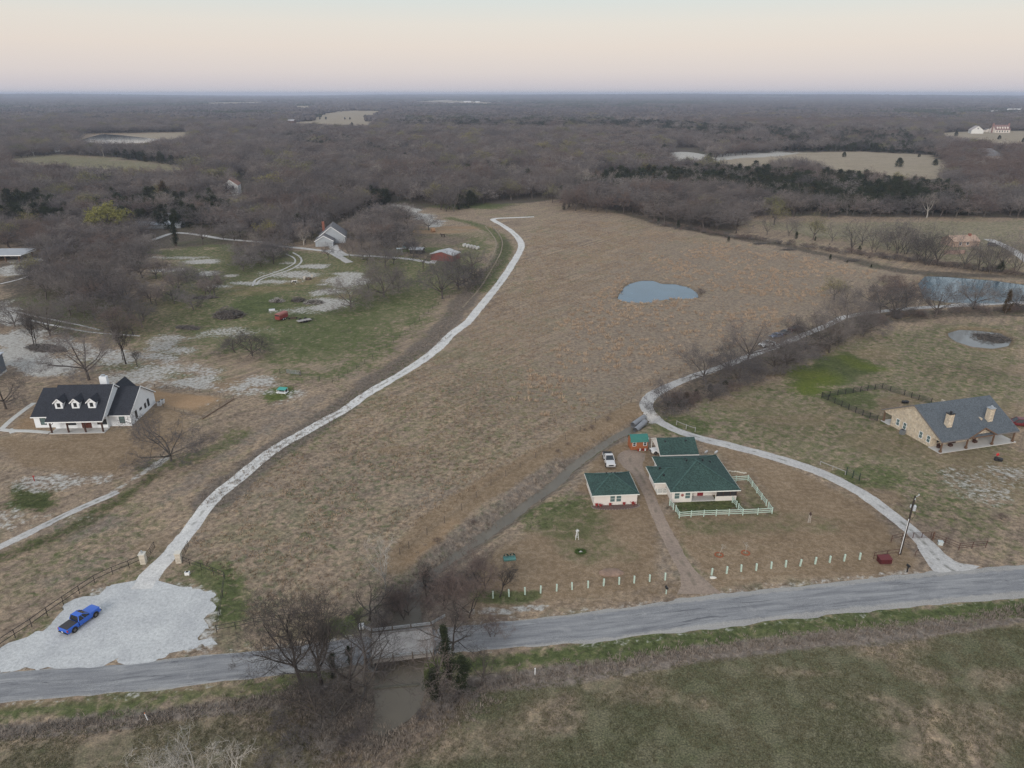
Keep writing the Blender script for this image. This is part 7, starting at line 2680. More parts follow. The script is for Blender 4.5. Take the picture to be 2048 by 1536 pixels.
# ------------------------------------------------------------ fences
def fence(name, label, pts, hgt_, spacing, post_mat, rails=(), rail_mat=None, pw=.1, rw=.06, posts=None, round_=False, top=None, cat='fence'):
    """fence through world points; every post a part, every rail line a part"""
    P = [Vector((p[0], p[1], g1(p[0], p[1]))) for p in pts]
    e = thing(name, label, cat, P[0])
    spots = []
    for a, b in zip(P, P[1:]):
        n = max(1, round((b - a).length / spacing))
        for i in range(n): spots.append(a.lerp(b, i / n))
    spots.append(P[-1])
    for k, q in enumerate(spots):
        q = Vector((q.x, q.y, g1(q.x, q.y)))
        spots[k] = q
        l = q - P[0]
        m = MB()
        j = rnd.uniform(-.03, .03) if round_ else 0
        if round_: m.tube((l.x, l.y, l.z - .2), (l.x + j, l.y + j, l.z + hgt_), pw / 2, n=7)
        else: m.box(l.x - pw / 2, l.x + pw / 2, l.y - pw / 2, l.y + pw / 2, l.z - .2, l.z + hgt_)
        m.build('post', post_mat, e)
    for z in rails:
        m = MB()
        for a, b in zip(spots, spots[1:]):
            a2, b2 = a - P[0], b - P[0]
            m.bar(a2 + Vector((0, 0, z)), b2 + Vector((0, 0, z)), rw, rw * (1.0 if rw < .09 else 1.3))
        m.build('rail' if rw > .03 else 'wire', rail_mat or post_mat, e)
    return e


M_pipe = paint('dark_pipe', (.025, .022, .022), .6, .3, 4)
M_bpipe = paint('rust_brown_pipe', (.075, .035, .028), .65, .3, 4)
M_wire = paint('fence_wire', (.12, .115, .11), .5, .2, metal=.4)
M_cedarp = paint('weathered_post', (.13, .105, .085), .9, .35, 4)
fp = [at(*q) for q in ((-30, 1312), (0, 1296), (31, 1275), (64, 1254), (95, 1231), (127, 1209), (159, 1187), (190, 1166), (226, 1149), (259, 1136), (282, 1126))]
fence('pipe_fence', 'black pipe fence along the left side of the gravel pad', fp, 1.45, 50, M_pipe, (.65, 1.4), None, .10, .07, round_=True)
fp = [at(*q) for q in ((366, 1127), (380, 1132), (403, 1140), (427, 1149), (450, 1158), (446, 1195), (440, 1230), (434, 1266), (472, 1259), (509, 1251), (545, 1247), (581, 1243), (640, 1236))]
fence('pipe_fence', 'black pipe fence running right from the stone gate pillar and down to the road', fp, 1.35, 50, M_pipe, (.65, 1.3), None, .09, .05, round_=True)
for i, (px, py, gx, gy, lb) in enumerate(((288, 1126, 308, 1094, 'left'), (359, 1124, 371, 1100, 'right'))):
    a_ = at(px, py)
    e = thing('gate_pillar', lb + ' cream stone gate pillar of the long gravel driveway', 'gate pillar', a_, RAD(8))
    mb = MB()
    mb.box(-.42, .42, -.42, .42, -.3, 1.75)
    mb.build('shaft', M_pillar, e)
    mb = MB()
    mb.box(-.5, .5, -.5, .5, 1.75, 1.9)
    mb.build('cap', paint('limestone_cap', (.58, .55, .49), .8, .1), e)
    if i == 0:
        mb = MB()
        mb.box(-.12, .12, -.1, .1, 1.9, 2.35)
        mb.build('lantern', M_metal, e)
    b_ = at(gx, gy)
    g = thing('pipe_gate', lb + ' leaf of the open black gate behind the stone pillar', 'gate', a_ + Vector((.3, .5, 0)))
    d = b_ - a_
    d.z = 0
    d = d.normalized() * 3.4
    mb = MB()
    for z in (.25, .6, .95, 1.35): mb.bar((0, 0, z), (d.x, d.y, z), .05)
    for f_ in (0, .5, 1): mb.bar((d.x * f_, d.y * f_, .2), (d.x * f_, d.y * f_, 1.4), .06)
    mb.build('leaf', M_pipe, g)
# east side of the field: old wooden posts and wire
fp = [at(*q) for q in ((800, 1110), (818, 1097), (854, 1070), (889, 1046), (923, 1020), (953, 995), (982, 971), (1040, 935), (1100, 897), (1160, 863), (1220, 830), (1262, 805), (1300, 772), (1360, 745), (1440, 715), (1520, 685))]
fence('wire_fence', 'post and wire fence between the brown field and the creek', fp, 1.35, 5.2, M_cedarp, (.45, .8, 1.15), M_wire, .15, .015, round_=True)
fp = [at(*q) for q in ((560, 747), (600, 752), (640, 762), (665, 766), (678, 761), (730, 728), (800, 676), (865, 618), (930, 575), (985, 530), (1005, 500), (1002, 478), (985, 458))]
fence('wire_fence', 'dark post and wire fence between the green pasture and the long driveway', fp, 1.25, 5.0, paint('dark_post', (.06, .05, .042), .9, .3, 4), (.4, .75, 1.1), M_wire, .13, .015, round_=True)
a_, b_ = at(574, 748), at(601, 751)
e = thing('farm_gate', 'galvanised farm gate in the fence below the green pasture', 'gate', a_)
d = b_ - a_
mb = MB()
for z in (.3, .5, .7, .95, 1.25): mb.bar((0, 0, z), (d.x, d.y, z), .06)
for f_ in (0, .33, .67, 1): mb.bar((d.x * f_, d.y * f_, .25), (d.x * f_, d.y * f_, 1.3), .06)
mb.build('leaf', M_metal, e)
for f_ in (-.03, 1.03):
    mb = MB()
    mb.tube((d.x * f_, d.y * f_, -.2), (d.x * f_, d.y * f_, 1.5), .09, n=8)
    mb.build('post', M_cedarp, e)
# paddock fence by the farmhouse
fp = [at(*q) for q in ((306, 808), (350, 822), (405, 838), (440, 815), (468, 798), (440, 792), (380, 782), (310, 775))]
fence('paddock_fence', 'low timber edged wire fence round the sandy paddock by the farmhouse', fp, 1.0, 3.5, M_cedarp, (.1, .5, .95), M_wire, .09, .03)
mb = MB()
a_, b_ = at(405, 839), at(468, 799)
mb.bar(a_ + Vector((0, 0, .2)), b_ + Vector((0, 0, .2)), .22, .3)
tag(mb.build('retaining_timber', paint('old_sleeper', (.19, .14, .10), .9, .3, 2)), 'long weathered timber edging the sandy paddock', 'timber')
# mint rail fence round the green roofed house
runs = [[(28.9, 112.3), (29.3, 110.9)], [(29.6, 110.3), (29.78, 108.18)], [(29.78, 108.18), (31.96, 108.5), (34.29, 108.7), (36.53, 108.85), (38.86, 108.97), (41.38, 109.1), (44.11, 109.3), (46.8, 109.6)],
        [(41.38, 109.1), (41.1, 110.9)], [(41.0, 111.7), (40.7, 113.3)], [(46.8, 109.6), (46.7, 111.4)], [(46.6, 112.2), (46.45, 114.4), (46.3, 116.7), (46.15, 119), (46.03, 121.2), (43.6, 120.9), (42.2, 120.8)]]
e = thing('rail_fence', 'mint green three rail fence round the front yard of the ranch house', 'fence', (29.78, 108.18, 0))
O3 = Vector((29.78, 108.18, 0))
seen = set()
for run in runs:
    for q in run:
        if q in seen: continue
        seen.add(q)
        m = MB()
        m.box(q[0] - O3.x - .07, q[0] - O3.x + .07, q[1] - O3.y - .07, q[1] - O3.y + .07, -.3, 1.3)
        m.build('post', M_mint, e)
    for z in (.35, .72, 1.1):
        m = MB()
        for a_, b_ in zip(run, run[1:]):
            m.bar((a_[0] - O3.x, a_[1] - O3.y, z), (b_[0] - O3.x, b_[1] - O3.y, z), .05, .13)
        m.build('rail', M_mint, e)
# mint posts along the road, each a thing
ORD = ('first', 'second', 'third', 'fourth', 'fifth', 'sixth', 'seventh', 'eighth', 'ninth', 'tenth', 'eleventh', 'twelfth', 'thirteenth')
mp_ = MB()
mp_.box(-.11, .11, -.11, .11, -.3, 1.28)
mp_.add([(-.11, -.11, 1.28), (.11, -.11, 1.28), (.11, .11, 1.28), (-.11, .11, 1.28), (0, 0, 1.36)], [(0, 1, 4), (1, 2, 4), (2, 3, 4), (3, 0, 4)])
pm = mp_.mesh('fence_post', M_mint)
for i, (px, py) in enumerate(((986, 1196), (1018, 1193), (1050, 1189), (1081, 1186), (1113, 1182), (1144, 1179), (1176, 1175.5), (1207, 1171.5), (1238, 1168.5), (1268, 1166), (1299, 1163), (1330, 1160))):
    q = link('fence_post', pm, None, ga(px, py), RAD(5 + rnd.uniform(-4, 4)))
    q.rotation_euler = (RAD(rnd.uniform(-2.5, 2.5)), RAD(rnd.uniform(-3, 3)), q.rotation_euler.z)
    tag(q, ORD[i] + ' mint post from the creek in the row left of the tan drive', 'post', 'mint posts left of the tan drive')
for i, (px, py) in enumerate(((1423, 1150), (1453, 1147), (1482, 1143), (1512, 1141), (1542, 1137), (1571, 1134), (1600, 1132), (1630, 1128), (1659, 1125), (1688, 1122), (1719, 1119))):
    q = link('fence_post', pm, None, ga(px, py), RAD(5 + rnd.uniform(-4, 4)))
    q.rotation_euler = (RAD(rnd.uniform(-2.5, 2.5)), RAD(rnd.uniform(-3, 3)), q.rotation_euler.z)
    tag(q, ORD[i] + ' mint post from the tan drive in the row towards the utility pole', 'post', 'mint posts right of the tan drive')
# black yard fence by the stone house
fp = [at(*q) for q in ((1754, 842), (1725, 831), (1697, 819), (1669, 806), (1643, 795), (1675, 790), (1706, 785.5), (1735, 781), (1764, 777), (1780, 783), (1808, 791), (1837, 800), (1862, 807))]
e = fence('yard_fence', 'black mesh fence round the grass yard behind the stone house', fp, 1.5, 2.3, M_blk, (.15, .35, .55, .75, .95, 1.15, 1.4), None, .11, .05)
fp = [at(*q) for q in ((1700, 817), (1755, 840))]
# brown pipe fences and gate at the right drive
fp = [at(*q) for q in ((1863.6, 1080), (1889.5, 1089), (1917, 1101), (1943.5, 1098), (1971, 1095.5))]
fence('pipe_fence', 'rust brown pipe fence right of the second gravel drive', fp, 1.35, 50, M_bpipe, (.45, .85, 1.3), None, .11, .06, round_=True)
fp = [at(*q) for q in ((1747, 1118), (1773, 1114), (1797, 1111))]
fence('pipe_fence', 'short rust brown pipe fence behind the maroon bin', fp, 1.3, 50, M_bpipe, (.65, 1.25), None, .11, .06, round_=True)
fp = [at(*q) for q in ((1782, 1084), (1803, 1079))]
fence('pipe_fence', 'short rust brown pipe fence left of the drive gate', fp, 1.3, 50, M_bpipe, (.65, 1.25), None, .11, .06, round_=True)
a_, b_ = at(1807, 1079), at(1861, 1077)
e = thing('drive_gate', 'brown pipe gate across the second gravel drive', 'gate', a_)
d = b_ - a_
mb = MB()
for z in (.25, .5, .75, 1.0, 1.25): mb.bar((0, 0, z), (d.x, d.y, z), .05)
for f_ in (0, .33, .66, 1): mb.bar((d.x * f_, d.y * f_, .2), (d.x * f_, d.y * f_, 1.35), .08)
mb.build('leaf', M_bpipe, e)
mb = MB()
mb.box(d.x + .1, d.x + .32, -.1, .12, -.2, 1.55)
mb.build('post', M_brown, e)
# wire fences
fp = [at(*q) for q in ((1500, 1318), (1605, 1303), (1693, 1290), (1737, 1284), (1784, 1281), (1828, 1274), (1875, 1269), (1919, 1262), (1962, 1259), (2004, 1255.5), (2060, 1250))]
fence('wire_fence', 'thin metal post and wire fence in the weeds below the road at the right', fp, 1.25, 4.2, M_cedarp, (.5, .85, 1.15), M_wire, .06, .012, round_=True)
fp = [at(*q) for q in ((-20, 1478), (77, 1466), (157, 1457), (201, 1454), (244, 1446), (310, 1440), (372, 1435), (470, 1420), (560, 1405))]
fence('wire_fence', 'thin metal post and wire fence in the weeds below the road at the left', fp, 1.25, 4.2, M_cedarp, (.5, .85, 1.15), M_wire, .06, .012, round_=True)
fp = [at(*q) for q in ((1692, 950), (1705, 956), (1718, 962))]
fence('wire_fence', 'short dark green mesh fence beside the right gravel drive', fp, 1.7, 50, paint('dark_green_post', (.018, .035, .028), .6, .2), (.3, .6, .9, 1.2, 1.5), paint('green_mesh', (.05, .085, .075), .6, .2), .12, .03)
fp = [at(*q) for q in ((1640, 930), (1665, 940), (1690, 950))]
fence('rail_fence', 'low grey rail leading to the dark green mesh fence', fp, .9, 6, paint('grey_rail', (.30, .29, .28), .8, .2), (.8,), None, .1, .09)
fp = [at(*q) for q in ((1275, 430), (1330, 438), (1400, 455), (1480, 478), (1560, 498), (1640, 515), (1720, 532), (1790, 545), (1850, 550), (1960, 556), (2060, 565))]
fence('wire_fence', 'post and wire fence along the back edge of the tussock field', fp, 1.3, 7.5, M_cedarp, (.5, 1.1), M_wire, .14, .02, round_=True)
fp = [at(*q) for q in ((1353, 850), (1372, 858), (1390, 864))]
fence('rail_fence', 'grey H brace fence end beside the drive bend', fp, 1.2, 6, paint('grey_rail', (.30, .29, .28)), (1.0,), None, .12, .08)

# ------------------------------------------------------------ bridge
e = thing('bridge', 'short concrete road bridge with guard rails over the creek', 'bridge', (BR0[0], BR0[1], 0), math.atan2(BDIR[1], BDIR[0]))
HWB = float(np.mean(Cr[np.abs(s_along - BLEN / 2) < BLEN * .7, 2])) * .93
mb = MB()
mb.box(-.3, BLEN + .3, -HWB, HWB, -.35, .085)
dm, t, b = newmat('bridge_concrete')
g = t.n('ShaderNodeNewGeometry').outputs['Position']
t.l(t.mix(.6, t.ramp(t.noise(.6, 5, .65, g), [(.3, (.30, .28, .265)), (.7, (.43, .405, .385))]), t.ramp(t.noise(6, 4, .7, g), [(.3, (.8, .8, .8)), (.7, (1.15, 1.15, 1.15))]), 'MULTIPLY'), b.inputs['Base Color'])
b.inputs['Roughness'].default_value = .9
mb.build('deck', dm, e)
for sgn in (-1, 1):
    mb = MB()
    mb.box(-.3, BLEN + .3, sgn * (HWB - .15) - .1, sgn * (HWB - .15) + .1, .085, .30)
    mb.build('kerb', paint('grey_kerb', (.25, .24, .235), .9, .2, 2), e)
M_guard = paint('weathered_guard_rail', (.40, .41, .42), .5, .2, 2, metal=.4)
for sgn, run in ((1, [(-1.8, HWB + 1.3), (-.3, HWB + .1), (BLEN + .2, HWB + .1), (BLEN + 2.4, HWB + 1.5)]), (-1, [(-.3, -HWB - .1), (BLEN + .2, -HWB - .1)])):
    mb = MB()
    for a_, b_ in zip(run, run[1:]):
        for z, w_ in ((.55, .12), (.72, .05), (.86, .12)): mb.bar((a_[0], a_[1], z), (b_[0], b_[1], z), .05 + (.04 if w_ > .1 else 0), w_)
    mb.build('guard_rail', M_guard, e)
    for k, q in enumerate(run + [(BLEN * .33, sgn * (HWB + .1)), (BLEN * .66, sgn * (HWB + .1))]):
        mb = MB()
        mb.box(q[0] - .08, q[0] + .08, q[1] - .08, q[1] + .08, -.5, .95)
        mb.build('rail_post', M_cedarp, e)
mb = MB()
mb.box(-2.15, -1.4, HWB + .75, HWB + 1.5, .45, .95)
mb.build('end_board', M_trim, e)
for x in (-.25, BLEN + .25):
    mb = MB()
    mb.box(x - .3, x + .3, -HWB, HWB, -2.2, -.36)
    mb.build('abutment', paint('dark_concrete', (.20, .19, .175), .9, .3, 1), e)
for x in (BLEN * .3, BLEN * .5, BLEN * .7):
    mb = MB()
    mb.box(0, BLEN, -HWB + (x / BLEN) * 2 * HWB - .15, -HWB + (x / BLEN) * 2 * HWB + .15, -.7, -.36)
    mb.build('girder', M_blk, e)
# concrete sill below the bridge where the pool begins
a_, b_ = at(740, 1376, -1.2), at(838, 1368, -1.2)
mb = MB()
mb.bar(a_ + Vector((0, 0, -.22)), b_ + Vector((0, 0, -.22)), .3, .4)
tag(mb.build('concrete_sill', paint('mossy_concrete', (.12, .115, .09), .9, .4, 2)), 'low concrete sill across the creek below the bridge', 'sill')

# ------------------------------------------------------------ culverts
for i, (m0, m1, lb) in enumerate((((1265.5, 850), (1277, 842), 'upper'), ((1271, 861), (1282, 851), 'lower'))):
    a_, b_ = at(m0[0], m0[1], -.45), at(m1[0], m1[1], -.45)
    d = (b_ - a_).normalized() * 5.5
    e = thing('culvert_pipe', lb + ' corrugated grey culvert pipe where the creek passes under the drive', 'pipe', a_)
    mb = MB()
    n_ = 18
    k_ = 40
    for j in range(k_ + 1):
        r_ = .62 + (.025 if j % 2 else 0)
        for s_ in range(n_):
            an = 2 * math.pi * s_ / n_
            u = Vector((-d.y, d.x, 0)).normalized()
            p_ = d * (j / k_) + u * (math.cos(an) * r_) + Vector((0, 0, math.sin(an) * r_))
            mb.v.append(tuple(p_))
    for j in range(k_):
        for s_ in range(n_): mb.f.append((j * n_ + s_, j * n_ + (s_ + 1) % n_, (j + 1) * n_ + (s_ + 1) % n_, (j + 1) * n_ + s_))
    mb.build('barrel', paint('grey_corrugated_steel', (.26, .27, .29), .55, .2, 2, metal=.3), e)
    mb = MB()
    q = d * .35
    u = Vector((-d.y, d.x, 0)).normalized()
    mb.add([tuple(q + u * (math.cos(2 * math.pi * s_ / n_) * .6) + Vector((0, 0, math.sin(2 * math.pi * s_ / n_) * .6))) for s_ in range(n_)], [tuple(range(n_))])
    mb.build('mouth_shade', M_blk, e)  # black disc stands in for the shade inside the pipe

# ------------------------------------------------------------ utility pole
a_ = ga(1800, 1108)
hp = topheight(1800, 1108, 992)
e = thing('utility_pole', 'dark wooden utility pole with a grey transformer beside the right drive', 'utility pole', a_)
mb = MB()
mb.tube((0, 0, -.3), (.15, 0, hp), .19, .13, 10)
mb.build('pole', paint('creosoted_pole', (.035, .028, .024), .85, .4, 3), e)
mb = MB()
mb.tube((-.17, -.12, .2), (-.06, -.12, hp * .62), .05, n=6)
mb.build('conduit', M_trim, e)
mb = MB()
mb.tube((.42, -.1, hp - 2.6), (.42, -.1, hp - 1.75), .25, n=14)
mb.tube((.42, -.1, hp - 1.75), (.42, -.1, hp - 1.6), .25, .12, n=14)
mb.tube((-.28, -.15, hp - 2.0), (-.28, -.15, hp - 1.5), .10, n=8)
mb.build('transformer', paint('transformer_grey', (.45, .48, .51), .45, .1, metal=.2), e)
mb = MB()
mb.bar((.1, 0, hp - .25), (.75, .1, hp + .05), .08)
mb.tube((.75, .1, hp + .02), (.75, .1, hp + .3), .09, n=8)
mb.tube((.13, -.2, hp - .6), (.13, -.2, hp - .3), .07, n=8)
mb.build('insulator', paint('insulator_grey', (.40, .43, .42), .4, .1), e)
mb = MB()
pr = [Vector((.55 + .25 * math.sin(k / 10 * math.pi), -.05, hp - 2.4 - 2.0 * (k / 10))) for k in range(8)] + [Vector((.45, -.05, hp - 4.4)), Vector((.12, -.05, hp - 4.3))]
for p_, q_ in zip(pr, pr[1:]): mb.tube(p_, q_, .03, n=5)
mb.build('cable_loop', M_blk, e)


# ------------------------------------------------------------ small things along the road and in the yards
def small(name, label, cat, px, py, rz=0.0, group=None, lift=0.0):
    a = ga(px, py)
    return thing(name, label, cat, (a.x, a.y, a.z + lift), rz, group)


for px, py, pmat, lb in ((1814, 1144, M_blk, 'black mailbox on a black post by the second drive'), (1332, 1188, M_mint, 'black mailbox on a mint post by the tan drive')):
    e = small('mailbox', lb, 'mailbox', px, py, RAD(10))
    mb = MB()
    mb.box(-.07, .07, -.07, .07, -.3, 1.05)
    if pmat is M_blk: mb.bar((0, 0, .7), (-.22, 0, 1.35), .08)
    mb.build('post', pmat, e)
    mb = MB()
    n_ = 10
    prf = [(-.15, 1.05), (-.15, 1.25)] + [(-.15 * math.cos(k * math.pi / 8), 1.25 + .13 * math.sin(k * math.pi / 8)) for k in range(1, 8)] + [(.15, 1.25), (.15, 1.05)]
    mb.prism([(x, -.3, z) for x, z in prf], (0, .6, 0))
    mb.build('box', M_blk, e)
e = small('trash_box', 'maroon box shaped bin enclosure beside the utility pole', 'bin', 1768, 1124, RAD(3))
M_mar = paint('maroon_boards', (.075, .014, .016), .7, .2, 3)
mb = MB()
mb.box(-.95, .95, -.55, .6, -.1, .85)
mb.build('box', M_mar, e)
mb = MB()
mb.slab([(-1.0, -.6, .86), (1.0, -.6, .86), (1.0, .65, 1.02), (-1.0, .65, 1.02)], .05)
mb.build('lid', paint('maroon_lid', (.12, .025, .027), .6, .15, 3), e)
e = small('utility_box', 'pale grey utility box beside the brown pipe fence', 'utility box', 1880, 1089, RAD(-15))
mb = MB()
mb.box(-.35, .35, -.3, .3, -.1, .6)
mb.build('box', paint('pale_utility_grey', (.46, .50, .50), .5, .1), e, bevel=.04)
mb = MB()
mb.box(-.4, .4, -.35, .35, .6, .66)
mb.build('lid', paint('pale_utility_grey', (.46, .50, .50)), e)
e = small('gate_keypad', 'bent brown keypad post at the mouth of the second drive', 'keypad', 1830, 1112, RAD(20))
mb = MB()
for p_, q_ in zip([(0, 0, -.2), (0, 0, .8), (.12, 0, 1.0), (.4, 0, 1.1)], [(0, 0, .8), (.12, 0, 1.0), (.4, 0, 1.1), (.45, 0, 1.08)]): mb.tube(p_, q_, .045, n=7)
mb.build('post', M_bpipe, e)
mb = MB()
mb.box(.36, .46, -.1, .1, .95, 1.2)
mb.build('keypad', M_blk, e)
e = small('meter_box', 'small white box with a dark lid right of the stone gate pillars', 'utility box', 375, 1149, RAD(5))
mb = MB()
mb.box(-.35, .35, -.25, .25, -.1, .5)
mb.build('box', M_trim, e, bevel=.03)
mb = MB()
mb.box(-.2, .2, -.16, .16, .5, .56)
mb.build('lid', M_blk, e)
for px, py, t_, lb in ((296, 1441, -.16, 'leaning white marker post in the weeds below the left road'), (1070, 1350, 0, 'white marker post with a rounded cap in the weeds below the road')):
    e = small('marker_post', lb, 'marker post', px, py)
    e.rotation_euler = (0, t_, 0)
    mb = MB()
    mb.tube((0, 0, -.3), (0, 0, 1.1), .06, n=8)
    mb.ball((0, 0, 1.12), .08 if t_ == 0 else .05, .08 if t_ == 0 else .05, .07, 8, 5)
    mb.build('post', M_trim, e)
    if t_:
        mb = MB()
        mb.tube((0, 0, 1.12), (0, 0, 1.22), .062, n=8)
        mb.build('band', paint('orange_band', (.55, .16, .05), .6, .1), e)
e = small('garden_windmill', 'small white lattice garden windmill on the garage lawn', 'windmill', 1154, 1078)
mb = MB()
for sx in (-1, 1):
    for sy in (-1, 1): mb.bar((sx * .28, sy * .28, -.1), (sx * .06, sy * .06, 1.7), .05)
for z, w_ in ((.5, .22), (1.0, .16), (1.4, .11)):
    for s_ in (-1, 1):
        mb.bar((-w_, s_ * w_, z), (w_, s_ * w_, z), .03)
        mb.bar((s_ * w_, -w_, z), (s_ * w_, w_, z), .03)
mb.build('tower', M_trim, e)
mb = MB()
for k in range(10):
    an = 2 * math.pi * k / 10
    mb.bar((0, -.1, 1.75), (.3 * math.cos(an), -.12, 1.75 + .3 * math.sin(an)), .10, .02)
mb.bar((0, 0, 1.75), (.0, .4, 1.78), .04)
mb.build('wheel', M_trim, e)
e = small('carved_stump', 'weathered split tree stump standing on the right lawn', 'stump', 1618, 1045)
mb = MB()
mb.tube((-.14, 0, -.2), (-.10, 0, 1.55), .16, .12, 8)
mb.tube((.16, .02, -.2), (.12, 0, 1.45), .15, .11, 8)
mb.build('trunk', paint('bleached_wood', (.30, .265, .23), .9, .35, 4), e)
mb = MB()
mb.ball((0, 0, 1.75), .2, .18, .38, 9, 6, .25)
mb.build('dark_top', paint('burnt_wood', (.06, .04, .035), .9, .3, 4), e)
e = small('plant_ring', 'ring of green plants round a stone on the garage lawn', 'plants', 1161, 1105)
mb = MB()
for k in range(900):
    an = rnd.uniform(0, 6.28)
    r_ = rnd.uniform(.5, .95)
    p_ = Vector((r_ * math.cos(an), r_ * .75 * math.sin(an), rnd.uniform(0, .32)))
    q_ = p_ + Vector((rnd.gauss(0, .1), rnd.gauss(0, .1), rnd.uniform(.05, .2)))
    mb.add([tuple(p_ + Vector((.04, 0, 0))), tuple(p_ - Vector((.04, .02, 0))), tuple(q_)], [(0, 1, 2)])
mb.build('foliage', paint('garden_green', (.055, .095, .022), .8, .4, 3), e)
mb = MB()
mb.ball((.05, -.1, .1), .3, .25, .25, 8, 5, .25)
mb.build('stone', M_conc, e)
for px, py, lb in ((1438, 1110, 'left young sapling in an orange mulch ring beside the tan drive'), (1491, 1106, 'right young sapling in an orange mulch ring beside the tan drive')):
    e = small('sapling', lb, 'tree', px, py)
    mb = MB()
    for k in range(26):
        an = k / 26 * 6.283
        mb.ball((.62 * math.cos(an), .62 * math.sin(an), .04), .14, .12, .11, 6, 4, .4)
    mb.build('mulch_ring', paint('orange_mulch', (.26, .085, .04), .9, .3, 4), e)
    tb, cb = bare(int(px), 2.4, .5, .5, 4, (3, 3), tw=.02, r0=.035)
    for nm, b2 in (('trunk', tb), ('crown', cb)): link(nm, b2.mesh(nm, [M_pale]), e)
e = small('play_tub', 'green plastic tub with two dark upright shell halves on the lawn', 'tub', 1019, 1118, RAD(10))
M_tub = paint('dark_green_plastic', (.012, .06, .052), .35, .15, 2, spec=.5)
for sx in (-1, 1):
    mb = MB()
    vs, fs = [], []
    for j in range(7):
        for k in range(9):
            an = math.pi * k / 8
            ph = j / 6 * math.pi * .5
            vs.append((sx * .52 + .5 * math.cos(an) * math.cos(ph * .8), .15 + .35 * math.sin(ph), .35 + .62 * math.sin(an) * (1 - .35 * j / 6)))
    for j in range(6):
        for k in range(8): fs.append((j * 9 + k, j * 9 + k + 1, (j + 1) * 9 + k + 1, (j + 1) * 9 + k))
    mb.add(vs, fs)
    mb.build('shell', M_tub, e)
mb = MB()
mb.box(-1.0, 1.0, -.55, .5, -.05, .32)
mb.build('tub', paint('teal_plastic', (.10, .24, .22), .4, .2, 2), e, bevel=.1)
e = small('dirt_pile', 'low reddish dirt pile with weeds behind the mint posts', 'dirt pile', 1222, 1146)
mb = MB()
mb.ball((0, 0, 0), 2.0, 1.1, .42, 18, 8, .18)
mb.build('heap', paint('reddish_dirt', (.24, .165, .125), .95, .35, 1.5, bump=.6), e)
e = small('white_stone', 'flat white stone at the foot of the mint post right of the tan drive', 'stone', 1426, 1156)
mb = MB()
mb.ball((0, 0, .06), .55, .35, .2, 9, 5, .25)
mb.build('stone', paint('white_stone_face', (.58, .56, .50), .9, .15, 3), e)
e = small('stone_border', 'row of pale stones on the slope beside the ranch house', 'stones', 1470, 944)
for k in range(13):
    mb = MB()
    mb.ball((-1.9 + k * .32 + rnd.uniform(-.1, .1), .55 - k * .1 + rnd.uniform(-.2, .2), .1), .24, .17, .16, 7, 5, .4)
    mb.build('stone', paint('pale_stone', (.50, .47, .40), .9, .2, 3), e)
e = small('fire_pit', 'dark metal fire pit with a red round lid below the stone house', 'fire pit', 1996, 921)
mb = MB()
mb.tube((.25, -.1, .0), (.25, -.1, .55), .5, .55, 14)
mb.build('bowl', M_blk, e)
mb = MB()
mb.box(-.75, -.2, -.25, .25, -.1, .8)
mb.build('stand', M_dark, e)
mb = MB()
mb.ball((-.2, .25, 1.25), .33, .12, .33, 14, 8)
mb.bar((-.2, .3, 0), (-.2, .3, 1.2), .05)
mb.build('lid', paint('red_lid', (.45, .03, .03), .4, .1), e)
for i, (px, lb) in enumerate(((1807, 'left'), (1813, 'right'))):
    e = small('plant_tub', lb + ' black round tub in the yard behind the stone house', 'tub', px, 806)
    mb = MB()
    mb.tube((0, 0, 0), (0, 0, .5), .42, .5, 14)
    mb.build('tub', M_blk, e)
    mb = MB()
    mb.tube((0, 0, .49), (0, 0, .53), .52, n=14)
    mb.build('rim', M_dark, e)
e = small('hydrant_post', 'red water pump standing on the white rocks below the farmhouse', 'water pump', 69, 962)
mb = MB()
mb.tube((0, 0, -.2), (0, 0, 1.1), .08, n=8)
mb.build('pipe', paint('pump_red', (.30, .035, .03), .6, .2), e)
mb = MB()
mb.box(-.15, .3, -.07, .07, 1.0, 1.15)
mb.build('head', paint('pump_red', (.30, .035, .03)), e)


# brush piles: heaps of crossed limbs
def brush(label, px, py, rx, ry, h_, n, mat, cat='brush pile'):
    e = small('brush_pile', label, cat, px, py, rnd.uniform(-.3, .3))
    t_ = TreeMB()
    for k in range(n):
        r_ = math.sqrt(rnd.random())
        an = rnd.uniform(0, 6.28)
        c = Vector((rx * r_ * math.cos(an), ry * r_ * math.sin(an), rnd.uniform(0, h_) * (1 - r_ * r_ * .8)))
        d = Vector((rnd.gauss(0, 1), rnd.gauss(0, 1), rnd.gauss(0, .35))).normalized() * rnd.uniform(.4, 1.3)
        if k % 6 == 0: t_.tube([c - d, c, c + d * 1.2], [.09, .07, .03], 4)
        else: t_.blade(c - d * .6, c + d * .8, .06, rnd)
    link('limbs', t_.mesh('limbs', [mat]), e)
    mb = MB()
    mb.ball((0, 0, 0), rx * .9, ry * .9, h_ * .55, 14, 6, .5)
    mb.build('litter', paint('dark_brush_litter', (.05, .043, .038), .95, .4, 2), e)
    return e


